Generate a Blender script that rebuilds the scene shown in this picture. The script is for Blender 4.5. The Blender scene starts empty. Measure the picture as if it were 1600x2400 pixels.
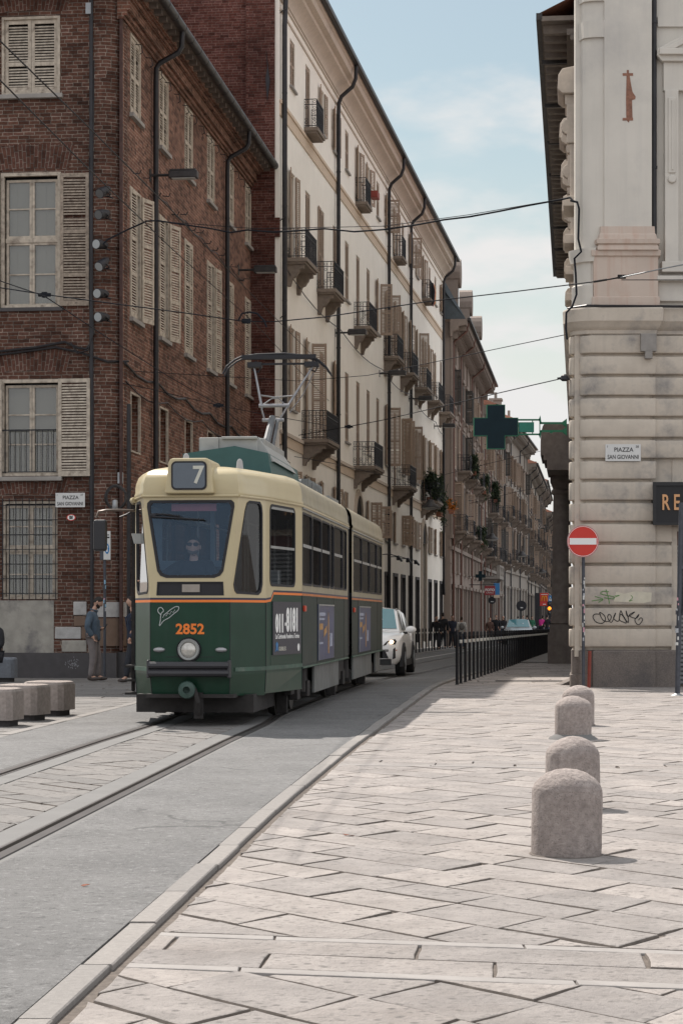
import bpy, bmesh, math, random
from mathutils import noise as mnoise
from mathutils import Vector, Matrix
R=math.radians; PI=math.pi
random.seed(7)
SC=bpy.context.scene; COL=SC.collection
# ---------------------------------------------------------------- camera
F=4800.0; HZ=1442.0; CH=1.4            # focal length in photograph pixels, horizon row, eye height
cd=bpy.data.cameras.new('camera'); cam=bpy.data.objects.new('camera',cd); COL.objects.link(cam)
cam.location=(0,0,CH); cam.rotation_euler=(R(90),0,0)
cd.sensor_fit='VERTICAL'; cd.sensor_height=36; cd.lens=F/2400*36; cd.shift_y=(HZ-1200)/2400
cd.clip_start=.1; cd.clip_end=5000
SC.camera=cam
# ---------------------------------------------------------------- light
SUN_EL=49.5; SDX,SDY=-.50,.866          # the sun stands behind the buildings on the left
sl=bpy.data.lights.new('sun','SUN'); sl.energy=5.0; sl.angle=R(.53); sl.color=(1,.925,.845)
sun=bpy.data.objects.new('sun',sl); COL.objects.link(sun)
sd=Vector((SDX,SDY,0)).normalized(); sv=Vector((sd.x*math.cos(R(SUN_EL)),sd.y*math.cos(R(SUN_EL)),math.sin(R(SUN_EL))))
sun.rotation_euler=sv.to_track_quat('Z','Y').to_euler(); sun.location=(-40,40,60)
W=bpy.data.worlds.new('World'); SC.world=W; W.use_nodes=True
nt=W.node_tree; nt.nodes.clear()
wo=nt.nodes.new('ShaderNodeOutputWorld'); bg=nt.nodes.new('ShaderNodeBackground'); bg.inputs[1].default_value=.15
sky=nt.nodes.new('ShaderNodeTexSky'); sky.sky_type='NISHITA'; sky.sun_disc=False
sky.sun_elevation=R(SUN_EL); sky.sun_rotation=math.atan2(SDX,SDY); sky.air_density=1.3; sky.dust_density=1.0; sky.ozone_density=1.0
def wn(t,**k):
    n_=nt.nodes.new(t)
    for q,v in k.items(): setattr(n_,q,v)
    return n_
wl=nt.links.new
tc=wn('ShaderNodeTexCoord'); mp=wn('ShaderNodeMapping'); mp.inputs['Scale'].default_value=(1,1,2.4); mp.inputs['Location'].default_value=(3.4,1.8,.74)
nz=wn('ShaderNodeTexNoise'); nz.inputs['Scale'].default_value=7.5; nz.inputs['Detail'].default_value=6; nz.inputs['Roughness'].default_value=.52
cr=wn('ShaderNodeMapRange',interpolation_type='SMOOTHSTEP'); cr.inputs[1].default_value=.47; cr.inputs[2].default_value=.66; cr.inputs[3].default_value=.08; cr.inputs[4].default_value=.92
# clouds made brighter and denser overhead and behind the camera to fill shaded facades
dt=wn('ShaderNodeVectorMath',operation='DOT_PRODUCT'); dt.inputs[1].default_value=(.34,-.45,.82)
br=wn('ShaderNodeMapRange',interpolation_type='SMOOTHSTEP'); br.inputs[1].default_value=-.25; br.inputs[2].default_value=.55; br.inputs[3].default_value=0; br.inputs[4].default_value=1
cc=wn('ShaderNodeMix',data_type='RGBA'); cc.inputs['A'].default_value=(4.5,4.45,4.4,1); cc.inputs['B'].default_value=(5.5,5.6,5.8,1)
mx=wn('ShaderNodeMix',data_type='RGBA')
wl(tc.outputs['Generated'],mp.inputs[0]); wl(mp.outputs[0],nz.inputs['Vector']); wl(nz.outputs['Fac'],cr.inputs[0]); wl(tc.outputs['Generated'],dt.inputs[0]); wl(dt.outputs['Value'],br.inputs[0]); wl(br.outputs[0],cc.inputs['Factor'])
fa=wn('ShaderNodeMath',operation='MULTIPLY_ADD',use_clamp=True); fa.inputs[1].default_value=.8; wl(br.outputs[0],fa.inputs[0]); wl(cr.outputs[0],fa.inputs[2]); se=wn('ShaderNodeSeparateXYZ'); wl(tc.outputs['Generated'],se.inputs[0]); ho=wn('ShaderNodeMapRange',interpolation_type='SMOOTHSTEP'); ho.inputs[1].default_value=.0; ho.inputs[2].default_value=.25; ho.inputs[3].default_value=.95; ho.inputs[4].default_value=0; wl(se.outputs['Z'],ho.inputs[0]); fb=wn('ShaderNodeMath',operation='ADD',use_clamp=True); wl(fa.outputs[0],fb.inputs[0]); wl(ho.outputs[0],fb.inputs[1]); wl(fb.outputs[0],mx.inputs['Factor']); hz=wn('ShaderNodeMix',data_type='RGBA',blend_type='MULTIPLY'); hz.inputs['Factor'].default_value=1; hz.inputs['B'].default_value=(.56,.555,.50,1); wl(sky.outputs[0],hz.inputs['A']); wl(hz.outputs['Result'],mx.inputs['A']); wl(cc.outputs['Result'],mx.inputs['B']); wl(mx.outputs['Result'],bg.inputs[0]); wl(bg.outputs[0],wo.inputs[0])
SC.view_settings.view_transform='Standard'; SC.view_settings.look='None'; SC.view_settings.exposure=.32; SC.view_settings.gamma=1
SC.render.engine='CYCLES'
# ---------------------------------------------------------------- helpers
def gz(y):                              # the street falls gently away from the square
    return 0.0 if y<40 else (-.0057*(y-40) if y<120 else -.456)
def lerp(a,b,t): return a+(b-a)*t
def pl(tab,y):
    if y<=tab[0][0]: a,b=tab[0],tab[1]
    elif y>=tab[-1][0]: a,b=tab[-2],tab[-1]
    else:
        for a,b in zip(tab,tab[1:]):
            if a[0]<=y<=b[0]: break
    return lerp(a[1],b[1],(y-a[0])/(b[0]-a[0]))
def sm(p,n=5):
    out=[]
    for i in range(len(p)-1):
        p0,p1,p2,p3=p[max(i-1,0)],p[i],p[i+1],p[min(i+2,len(p)-1)]
        for k in range(n):
            t_=k/n; out.append(tuple(.5*((2*p1[j])+(-p0[j]+p2[j])*t_+(2*p0[j]-5*p1[j]+4*p2[j]-p3[j])*t_*t_+(-p0[j]+3*p1[j]-3*p2[j]+p3[j])*t_**3) for j in(0,1)))
    return out+[p[-1]]
class MB:
    def __init__(s): s.v=[]; s.f=[]; s.m=[]; s.uv=[]
    def face(s,pts,m=0,uv=None):
        i=len(s.v); s.v+= [tuple(p) for p in pts]; s.f.append(list(range(i,i+len(pts)))); s.m.append(m); s.uv.append(uv); return s
    def idx(s,verts,faces,m=0):
        i=len(s.v); s.v+=[tuple(p) for p in verts]
        for f in faces: s.f.append([i+k for k in f]); s.m.append(m); s.uv.append(None)
        return s
    def box(s,x0,x1,y0,y1,z0,z1,m=0):
        v=[(x0,y0,z0),(x1,y0,z0),(x1,y1,z0),(x0,y1,z0),(x0,y0,z1),(x1,y0,z1),(x1,y1,z1),(x0,y1,z1)]
        return s.idx(v,[(0,1,5,4),(1,2,6,5),(2,3,7,6),(3,0,4,7),(4,5,6,7),(3,2,1,0)],m)
    def obox(s,c,sx,sy,sz,rot,m=0):     # centred box turned by a Matrix
        v=[Vector(c)+rot@Vector((a*sx/2,b*sy/2,d*sz/2)) for d in(-1,1) for a,b in((-1,-1),(1,-1),(1,1),(-1,1))]
        return s.idx(v,[(0,1,5,4),(1,2,6,5),(2,3,7,6),(3,0,4,7),(4,5,6,7),(3,2,1,0)],m)
    def cyl(s,p0,p1,r0,r1=None,n=10,m=0,caps=True):
        r1=r0 if r1 is None else r1
        p0=Vector(p0); p1=Vector(p1); d=(p1-p0).normalized()
        a=d.orthogonal().normalized(); b=d.cross(a)
        v=[]
        for p,r in((p0,r0),(p1,r1)):
            for k in range(n):
                t=2*PI*k/n; v.append(p+a*(r*math.cos(t))+b*(r*math.sin(t)))
        f=[(k,(k+1)%n,n+(k+1)%n,n+k) for k in range(n)]
        if caps: f+= [tuple(range(n))[::-1],tuple(range(n,2*n))]
        return s.idx(v,f,m)
    def tube(s,path,r,n=8,m=0,closed=False):
        P=[Vector(p) for p in path]; L=len(P); v=[]; prev=None
        for i,p in enumerate(P):
            if closed: d=(P[(i+1)%L]-P[i-1])
            else: d=(P[min(i+1,L-1)]-P[max(i-1,0)])
            d=d.normalized() if d.length>1e-9 else Vector((0,0,1))
            if prev is None: a=d.orthogonal().normalized()
            else:
                a=prev-d*prev.dot(d); a=a.normalized() if a.length>1e-6 else d.orthogonal().normalized()
            prev=a; b=d.cross(a); rr=r[i] if isinstance(r,(list,tuple)) else r
            for k in range(n):
                t=2*PI*k/n; v.append(p+a*(rr*math.cos(t))+b*(rr*math.sin(t)))
        f=[]
        for i in range(L if closed else L-1):
            j=(i+1)%L
            f+=[(i*n+k,i*n+(k+1)%n,j*n+(k+1)%n,j*n+k) for k in range(n)]
        if not closed: f+=[tuple(range(n))[::-1],tuple(range((L-1)*n,L*n))]
        return s.idx(v,f,m)
    def lathe(s,prof,n=24,c=(0,0,0),m=0,axis='z'):
        v=[];N=len(prof)
        for r,h in prof:
            for k in range(n):
                t=2*PI*k/n; x,y=r*math.cos(t),r*math.sin(t)
                p=(x,y,h) if axis=='z' else ((x,h,y) if axis=='y' else (h,x,y))
                v.append((c[0]+p[0],c[1]+p[1],c[2]+p[2]))
        f=[]
        for i in range(N-1):
            for k in range(n):
                q=(i*n+k,i*n+(k+1)%n,(i+1)*n+(k+1)%n,(i+1)*n+k)
                f.append(q)
        return s.idx(v,f,m)
    def ell(s,c,rx,ry,rz,m=0,nu=14,nv=9):
        v=[];f=[]
        for i in range(nv+1):
            t=PI*i/nv
            for k in range(nu):
                a=2*PI*k/nu; v.append((c[0]+rx*math.sin(t)*math.cos(a),c[1]+ry*math.sin(t)*math.sin(a),c[2]+rz*math.cos(t)))
        for i in range(nv):
            for k in range(nu): f.append((i*nu+k,(i+1)*nu+k,(i+1)*nu+(k+1)%nu,i*nu+(k+1)%nu))
        return s.idx(v,f,m)
    def prism(s,poly,h0,h1,plane='xz',m=0):   # a flat outline given thickness: plane xz -> along y, xy -> along z, yz -> along x
        def P(a,b,h): return (a,h,b) if plane=='xz' else ((a,b,h) if plane=='xy' else (h,a,b))
        n=len(poly); v=[P(a,b,h0) for a,b in poly]+[P(a,b,h1) for a,b in poly]
        f=[(k,(k+1)%n,n+(k+1)%n,n+k) for k in range(n)]+[tuple(range(n))[::-1],tuple(range(n,2*n))]
        return s.idx(v,f,m)
    def build(s,name,mats,parent=None,loc=(0,0,0),rz=0,smooth=None,bevel=0,merge=False,fixn=True):
        me=bpy.data.meshes.new(name); me.from_pydata([tuple(v) for v in s.v],[],s.f)
        mats=mats if isinstance(mats,(list,tuple)) else [mats]
        for q in mats: me.materials.append(q)
        me.polygons.foreach_set('material_index',s.m)
        ul=me.uv_layers.new(name='UVMap'); d=ul.data
        for p,u in zip(me.polygons,s.uv):
            if u is None:
                nx,ny,nzv=map(abs,p.normal)
                for li in p.loop_indices:
                    c=me.vertices[me.loops[li].vertex_index].co
                    d[li].uv=(c.x,c.z) if ny>=nx and ny>=nzv else ((c.y,c.z) if nx>=nzv else (c.x,c.y))
            else:
                for li,q in zip(p.loop_indices,u): d[li].uv=q
        if merge or fixn:
            bm=bmesh.new(); bm.from_mesh(me)
            if merge: bmesh.ops.remove_doubles(bm,verts=bm.verts,dist=1e-4)
            if fixn: bmesh.ops.recalc_face_normals(bm,faces=bm.faces)
            bm.to_mesh(me); bm.free()
        if smooth is not None:
            me.polygons.foreach_set('use_smooth',[True]*len(me.polygons))
            me.set_sharp_from_angle(angle=R(smooth))
        o=bpy.data.objects.new(name,me); COL.objects.link(o); o.parent=parent; o.location=loc; o.rotation_euler=(0,0,rz)
        if bevel:
            b=o.modifiers.new('edge','BEVEL'); b.width=bevel; b.segments=2; b.limit_method='ANGLE'; b.angle_limit=R(40)
        return o
def tag(o,label,cat,group=None,kind=None):
    if kind: o['kind']=kind
    else: o['label']=label; o['category']=cat
    if label and kind: o['label']=label
    if group: o['group']=group
    return o
def thing(name,label,cat,loc=(0,0,0),rz=0,group=None):
    o=bpy.data.objects.new(name,None); COL.objects.link(o); o.location=loc; o.rotation_euler=(0,0,rz); o.empty_display_size=.2
    return tag(o,label,cat,group)
def struct(o): o['kind']='structure'; return o
def inst(o,parent,loc,rz=0,name=None):
    c=o.copy(); COL.objects.link(c); c.parent=parent; c.location=loc; c.rotation_euler=(0,0,rz)
    return c
def dup(root,loc,rz,label,group=None):
    r=root.copy(); COL.objects.link(r); r.location=loc; r.rotation_euler=(0,0,rz); r['label']=label
    if group: r['group']=group
    def rec(a,b):
        for ch in list(a.children):
            c=ch.copy(); COL.objects.link(c); c.parent=b; rec(ch,c)
    rec(root,r); return r
def text(name,s,size,m,parent,loc,rz=0,ext=.003,sx=1,bold=0,align='CENTER',shear=0):
    cu=bpy.data.curves.new(name,'FONT'); cu.body=s; cu.size=size; cu.extrude=ext; cu.offset=bold; cu.align_x=align; cu.align_y='CENTER'; cu.shear=shear
    cu.resolution_u=3
    t=bpy.data.objects.new(name,cu); COL.objects.link(t)
    dg=bpy.context.evaluated_depsgraph_get(); me=bpy.data.meshes.new_from_object(t.evaluated_get(dg)); bpy.data.objects.remove(t)
    me.transform(Matrix.Rotation(R(90),4,'X')@Matrix.Diagonal((sx,1,1,1)))
    me.materials.clear(); me.materials.append(m)
    o=bpy.data.objects.new(name,me); COL.objects.link(o); o.parent=parent; o.location=loc; o.rotation_euler=(0,0,rz); return o
class Fac:                              # a facade: x runs along the wall to the viewer's right, y into the wall, z up
    def __init__(s,parent,ox,oy,ang): s.p=parent; s.o=Vector((ox,oy)); s.a=ang; s.x=Vector((math.cos(ang),math.sin(ang))); s.y=Vector((-math.sin(ang),math.cos(ang)))
    def pt(s,x,y,z): q=s.o+s.x*x+s.y*y; return (q.x,q.y,z)
    def put(s,mb,name,mats,x=0,y=0,z=0,rz=0,**k): return mb.build(name,mats,s.p,s.pt(x,y,z),s.a+rz,**k)
    def inst(s,o,x,y,z,rz=0): return inst(o,s.p,s.pt(x,y,z),s.a+rz)
def wall(mb,x0,x1,z0,z1,holes,depth=.22,m=0,mr=None,back=None):
    """a wall skin at y=0 with rectangular openings, their reveals and (back = material) a dark plane behind each"""
    mr=m if mr is None else mr
    xs=sorted({x0,x1}|{h[k] for h in holes for k in(0,1)}); zs=sorted({z0,z1}|{h[k] for h in holes for k in(2,3)})
    xs=[x for x in xs if x0<=x<=x1]; zs=[z for z in zs if z0<=z<=z1]
    for a,b in zip(xs,xs[1:]):
        cz=None
        for c,d in zip(zs,zs[1:]):
            mx_,mz=(a+b)/2,(c+d)/2
            inside=any(h[0]<mx_<h[1] and h[2]<mz<h[3] for h in holes)
            if inside:
                if cz is not None: mb.face([(a,0,cz),(b,0,cz),(b,0,c),(a,0,c)],m); cz=None
            elif cz is None: cz=c
        if cz is not None: mb.face([(a,0,cz),(b,0,cz),(b,0,zs[-1]),(a,0,zs[-1])],m)
    for h in holes:
        a,b,c,d=h[:4]; D=depth
        mb.face([(a,0,c),(a,D,c),(a,D,d),(a,0,d)],mr); mb.face([(b,0,c),(b,0,d),(b,D,d),(b,D,c)],mr)
        mb.face([(a,0,d),(a,D,d),(b,D,d),(b,0,d)],mr); mb.face([(a,0,c),(b,0,c),(b,D,c),(a,D,c)],mr)
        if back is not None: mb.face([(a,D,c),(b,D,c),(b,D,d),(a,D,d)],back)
    return mb
def loft(mb,plan,rings,m=0,capt=True,capb=False):
    """an open plan outline swept up through rings of (z, outward offset): walls, rustication, cornices"""
    n=len(plan); N=[]
    for i in range(n):
        a=Vector(plan[max(i-1,0)]); b=Vector(plan[min(i+1,n-1)]); p=Vector(plan[i])
        def nr(u,w):
            d=(w-u); d.normalize(); return Vector((d.y,-d.x))
        if i==0: q=nr(p,b)
        elif i==n-1: q=nr(a,p)
        else:
            n1,n2=nr(a,p),nr(p,b); q=(n1+n2); q.normalize(); q=q/max(.45,q.dot(n1))
        N.append(q)
    v=[]
    for z,o in rings:
        for p,q in zip(plan,N): v.append((p[0]+q.x*o,p[1]+q.y*o,z))
    f=[]
    for r in range(len(rings)-1):
        for k in range(n-1): f.append((r*n+k,r*n+k+1,(r+1)*n+k+1,(r+1)*n+k))
    return mb.idx(v,f,m)
# ---------------------------------------------------------------- materials
def _new(name):
    m=bpy.data.materials.new(name); m.use_nodes=True; n=m.node_tree; b=n.nodes['Principled BSDF']; return m,n,b
def mat(name,c,rough=.7,metal=0,var=.12,vs=6,stain=0,stc=(.1,.09,.09),sts=.8,bump=0,bs=40,spec=.4,coat=0,streak=0,rand=0,dot=0,speck=0,pits=0,crack=0):
    """a plain painted / stone surface with uneven tone, optional blotches, rain streaks and grain"""
    m,n,b=_new(name); N=n.nodes; L=n.links
    b.inputs['Roughness'].default_value=rough; b.inputs['Metallic'].default_value=metal; b.inputs['Specular IOR Level'].default_value=spec; b.inputs['Coat Weight'].default_value=coat
    b.inputs['Base Color'].default_value=(*c,1)
    if not(var or stain or bump or streak or rand): return m
    t=N.new('ShaderNodeTexCoord'); V=t.outputs['Object']; out=None
    def noise(scale,det=4,vec=None,rg=.55):
        q=N.new('ShaderNodeTexNoise'); q.inputs['Scale'].default_value=scale; q.inputs['Detail'].default_value=det; q.inputs['Roughness'].default_value=rg; L.new(vec or V,q.inputs['Vector']); return q.outputs['Fac']
    def mixc(fac,A,B,mode='MIX'):
        q=N.new('ShaderNodeMix'); q.data_type='RGBA'; q.blend_type=mode
        for s,x in(('Factor',fac),('A',A),('B',B)):
            if isinstance(x,bpy.types.NodeSocket): L.new(x,q.inputs[s])
            else: q.inputs[s].default_value=x if s=='Factor' else (*x,1)
        return q.outputs['Result']
    def ramp(x,a,b2,lo=0,hi=1):
        q=N.new('ShaderNodeMapRange'); q.clamp=True; L.new(x,q.inputs[0]); q.inputs[1].default_value=a; q.inputs[2].default_value=b2; q.inputs[3].default_value=lo; q.inputs[4].default_value=hi; return q.outputs[0]
    out=mixc(ramp(noise(vs,6),.3,.7),tuple(x*(1-var) for x in c),tuple(min(1,x*(1+var)) for x in c))
    if rand:
        g=N.new('ShaderNodeNewGeometry'); out=mixc(1.0,out,mixc(g.outputs['Random Per Island'],(1-rand,1-rand,1-rand*.95),(1+rand*.65,1+rand*.52,1+rand*.45)),'MULTIPLY')
    if stain: out=mixc(ramp(noise(sts,7,rg=.65),.5,.72,0,stain),out,stc)
    if dot: out=mixc(ramp(noise(dot,3,rg=.7),.55,.68,0,.55),out,tuple(x*.5 for x in c))
    if speck:
        out=mixc(ramp(noise(speck,3,rg=.85),.54,.68,0,.75),out,tuple(min(1,x*1.8) for x in c)); out=mixc(ramp(noise(speck*.8,3,rg=.85),.47,.33,0,.75),out,tuple(x*.40 for x in c))
    if pits:
        vz=N.new('ShaderNodeTexVoronoi'); vz.inputs['Scale'].default_value=pits; L.new(V,vz.inputs['Vector'])
        q=N.new('ShaderNodeMath'); q.operation='MULTIPLY'; L.new(ramp(vz.outputs['Distance'],.16,.30,1,0),q.inputs[0]); L.new(ramp(noise(1.3,3),.40,.58,.15,.8),q.inputs[1]); out=mixc(q.outputs[0],out,tuple(x*.40 for x in c))
    if crack:
        dn=N.new('ShaderNodeTexNoise'); dn.inputs['Scale'].default_value=2.2; dn.inputs['Detail'].default_value=6; L.new(V,dn.inputs['Vector']); va=N.new('ShaderNodeVectorMath'); va.operation='MULTIPLY_ADD'; L.new(dn.outputs['Color'],va.inputs[0]); va.inputs[1].default_value=(.9,.9,.9); L.new(V,va.inputs[2])
        vc=N.new('ShaderNodeTexVoronoi'); vc.feature='DISTANCE_TO_EDGE'; vc.inputs['Scale'].default_value=crack; L.new(va.outputs[0],vc.inputs['Vector'])
        q=N.new('ShaderNodeMath'); q.operation='MULTIPLY'; L.new(ramp(vc.outputs['Distance'],.002,.010,.7,0),q.inputs[0]); L.new(ramp(noise(.5,3),.48,.6),q.inputs[1]); out=mixc(q.outputs[0],out,tuple(x*.35 for x in c))
    if streak:
        mp_=N.new('ShaderNodeMapping'); mp_.inputs['Scale'].default_value=(9,9,.5); L.new(V,mp_.inputs[0])
        out=mixc(ramp(noise(1.0,5,mp_.outputs[0]),.5,.75,0,streak),out,stc)
    L.new(out,b.inputs['Base Color'])
    if bump:
        bp=N.new('ShaderNodeBump'); bp.inputs['Strength'].default_value=bump; bp.inputs['Distance'].default_value=.02
        L.new(noise(bs,8,rg=.65),bp.inputs['Height']); L.new(bp.outputs[0],b.inputs['Normal'])
    return m
def brickmat(name,c1,c2,mortar,w=.25,h=.083,rot=False,dirt=.5):
    m,n,b=_new(name); N=n.nodes; L=n.links
    t=N.new('ShaderNodeTexCoord'); vec=t.outputs['UV']
    mp_=N.new('ShaderNodeMapping'); L.new(vec,mp_.inputs[0])
    if rot: mp_.inputs['Rotation'].default_value=(0,0,R(90))
    dn=N.new('ShaderNodeTexNoise'); dn.inputs['Scale'].default_value=7; dn.inputs['Detail'].default_value=3; L.new(vec,dn.inputs['Vector'])
    sub=N.new('ShaderNodeVectorMath'); sub.operation='MULTIPLY_ADD'; L.new(dn.outputs['Color'],sub.inputs[0]); sub.inputs[1].default_value=(.028,.028,0); L.new(mp_.outputs[0],sub.inputs[2])
    k=N.new('ShaderNodeTexBrick'); k.inputs['Scale'].default_value=1; k.inputs['Brick Width'].default_value=w; k.inputs['Row Height'].default_value=h; k.inputs['Mortar Size'].default_value=.0105; k.inputs['Mortar Smooth'].default_value=.35; k.inputs['Bias'].default_value=0
    k.inputs['Color1'].default_value=(*c1,1); k.inputs['Color2'].default_value=(*c2,1); k.inputs['Mortar'].default_value=(*mortar,1); k.offset=.5; k.squash=.8; k.squash_frequency=3
    L.new(sub.outputs[0],k.inputs['Vector'])
    def noise(s,d=5,v=None):
        q=N.new('ShaderNodeTexNoise'); q.inputs['Scale'].default_value=s; q.inputs['Detail'].default_value=d; q.inputs['Roughness'].default_value=.6; L.new(v or vec,q.inputs['Vector']); return q.outputs['Fac']
    def mr(x,a,b2,lo,hi):
        q=N.new('ShaderNodeMapRange'); L.new(x,q.inputs[0]); q.inputs[1].default_value=a; q.inputs[2].default_value=b2; q.inputs[3].default_value=lo; q.inputs[4].default_value=hi; return q.outputs[0]
    def mul(A,f):
        q=N.new('ShaderNodeMix'); q.data_type='RGBA'; q.blend_type='MULTIPLY'; q.inputs['Factor'].default_value=1; L.new(A,q.inputs['A']); L.new(f,q.inputs['B']); return q.outputs['Result']
    c=mul(k.outputs['Color'],mr(noise(.45,6),.3,.7,1-dirt,1.25)); c=mul(c,mr(noise(11,3),.3,.7,.72,1.3))
    # odd bright or burnt bricks
    v2=N.new('ShaderNodeTexBrick'); v2.inputs['Scale'].default_value=1; v2.inputs['Brick Width'].default_value=w; v2.inputs['Row Height'].default_value=h; v2.inputs['Mortar Size'].default_value=0; v2.offset=.5; v2.squash=.8; v2.squash_frequency=3
    v2.inputs['Color1'].default_value=(.38,.38,.40,1); v2.inputs['Color2'].default_value=(1.5,1.47,1.42,1); L.new(sub.outputs[0],v2.inputs['Vector']); c=mul(c,v2.outputs['Color'])
    L.new(c,b.inputs['Base Color']); b.inputs['Roughness'].default_value=.9; b.inputs['Specular IOR Level'].default_value=.2
    bp=N.new('ShaderNodeBump'); bp.invert=True; bp.inputs['Strength'].default_value=.7; bp.inputs['Distance'].default_value=.02
    ad=N.new('ShaderNodeMath'); ad.operation='MULTIPLY_ADD'; L.new(noise(30,4),ad.inputs[0]); ad.inputs[1].default_value=-.5; L.new(k.outputs['Fac'],ad.inputs[2]); L.new(ad.outputs[0],bp.inputs['Height']); L.new(bp.outputs[0],b.inputs['Normal'])
    return m
def glassmat(name,tint,refl=.12,clear=.75,rough=.02,gc=(1,1,1)):
    """thin pane: mostly see-through, with a tinted film and a mirror share that grows at grazing angles"""
    m=bpy.data.materials.new(name); m.use_nodes=True; n=m.node_tree; N=n.nodes; L=n.links; N.clear()
    o=N.new('ShaderNodeOutputMaterial'); tr=N.new('ShaderNodeBsdfTransparent'); tr.inputs[0].default_value=(*tint,1)
    df=N.new('ShaderNodeBsdfDiffuse'); df.inputs[0].default_value=(*[x*.25 for x in tint],1); gl=N.new('ShaderNodeBsdfGlossy'); gl.inputs['Roughness'].default_value=rough; gl.inputs[0].default_value=(*gc,1)
    a=N.new('ShaderNodeMixShader'); a.inputs[0].default_value=1-clear; L.new(tr.outputs[0],a.inputs[1]); L.new(df.outputs[0],a.inputs[2])
    lw=N.new('ShaderNodeLayerWeight'); lw.inputs[0].default_value=.2
    mr=N.new('ShaderNodeMapRange'); L.new(lw.outputs['Fresnel'],mr.inputs[0]); mr.inputs[3].default_value=refl; mr.inputs[4].default_value=.7
    b=N.new('ShaderNodeMixShader'); L.new(mr.outputs[0],b.inputs[0]); L.new(a.outputs[0],b.inputs[1]); L.new(gl.outputs[0],b.inputs[2]); L.new(b.outputs[0],o.inputs[0]); return m
def emis(name,c,s):
    m,n,b=_new(name); b.inputs['Base Color'].default_value=(*c,1); b.inputs['Emission Color'].default_value=(*c,1); b.inputs['Emission Strength'].default_value=s; return m
M={}
M['brick']=brickmat('old red brick',(.155,.070,.047),(.078,.040,.032),(.215,.175,.148))
M['brick_side']=brickmat('side red brick',(.205,.097,.066),(.14,.065,.048),(.255,.195,.158),dirt=.3)
M['brick_arch']=brickmat('soldier brick',(.165,.074,.05),(.08,.039,.032),(.18,.14,.12),rot=True)
M['brick_party']=brickmat('party wall brick',(.15,.052,.038),(.062,.028,.026),(.16,.10,.085),w=.27,h=.085,dirt=.4)
M['plaster_grey']=mat('grey plaster',(.33,.31,.275),.9,var=.2,vs=3,stain=.95,stc=(.075,.07,.085),sts=1.3,bump=.3,bs=30)
M['plinth_dark']=mat('dark stone plinth',(.075,.07,.072),.85,stain=.5,stc=(.035,.035,.04),bump=.3)
M['pale_stone']=mat('pale stone block',(.42,.41,.40),.9,stain=.4,stc=(.2,.19,.18),sts=5,bump=.4)
M['brown_stone']=mat('brown stone block',(.17,.115,.085),.9,stain=.3,bump=.4)
M['cream_wall']=mat('cream stucco',(.86,.815,.745),.92,var=.035,vs=1.2,stain=.16,stc=(.60,.53,.46),sts=.35,bump=.12,bs=25,streak=.16)
M['ochre_trim']=mat('ochre stucco band',(.60,.48,.37),.92,var=.06,stain=.25,stc=(.40,.31,.25),sts=1.2)
M['cornice_c']=mat('grey beige cornice',(.55,.47,.395),.9,var=.06,stain=.3,stc=(.33,.28,.24),streak=.25)
M['shutter_w']=mat('flaking white shutter',(.46,.40,.33),.85,var=.22,vs=8,stain=.85,stc=(.17,.135,.11),sts=6,bump=.2)
M['shutter_old']=mat('bare weathered shutter',(.31,.255,.205),.9,var=.3,vs=10,stain=.9,stc=(.11,.085,.07),sts=9,bump=.3)
M['shutter_b']=mat('tan shutter',(.34,.255,.195),.75,var=.08,stain=.15,stc=(.26,.21,.17))
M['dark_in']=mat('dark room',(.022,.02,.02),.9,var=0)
M['iron']=mat('dark iron',(.022,.022,.027),.55,.2,var=.2)
M['pipe']=mat('black pipe',(.028,.027,.03),.45,.3,var=.25,vs=4)
M['gutter']=mat('dark gutter',(.045,.042,.042),.5,.4,var=.3)
M['slab_stone']=mat('balcony stone',(.21,.17,.14),.9,var=.15,stain=.5,stc=(.08,.065,.06),sts=2)
M['sill']=mat('grey sill',(.30,.28,.26),.85,stain=.4)
M['roof_tile']=mat('terracotta roof',(.26,.11,.07),.9,var=.3,vs=14,bump=.5,bs=12)
M['slate']=mat('slate roof',(.06,.075,.085),.55,var=.2)
M['pane_room']=mat('inner panel behind glass',(.37,.365,.34),.8,var=.05,vs=2)
M['curtain']=mat('pale curtain',(.42,.41,.38),.9,var=.1,vs=5,streak=.4,stc=(.25,.25,.24))
M['glass_b']=glassmat('window glass',(.86,.86,.84),.045,.9)
M['glass_dk']=mat('dark window pane',(.02,.022,.026),.06,0,var=0,spec=.6)
M['marble']=mat('white marble plate',(.60,.60,.59),.5,var=.05,stain=.2,stc=(.4,.4,.4),sts=4)
M['black']=mat('black lettering',(.012,.012,.014),.6,var=0)
M['white']=mat('white lettering',(.78,.78,.76),.5,var=0)
M['red']=mat('traffic red',(.56,.035,.022),.4,var=.03)
M['blue']=mat('sign blue',(.03,.18,.42),.4,var=.03)
M['steel']=mat('galvanised steel',(.30,.31,.32),.45,.7,var=.12)
M['skin']=mat('skin',(.50,.30,.22),.6,var=.05,vs=20)
M['hair']=mat('dark hair',(.02,.016,.014),.7,var=.3,vs=60)
M['shoe']=mat('shoe leather',(.07,.055,.05),.6)
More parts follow.
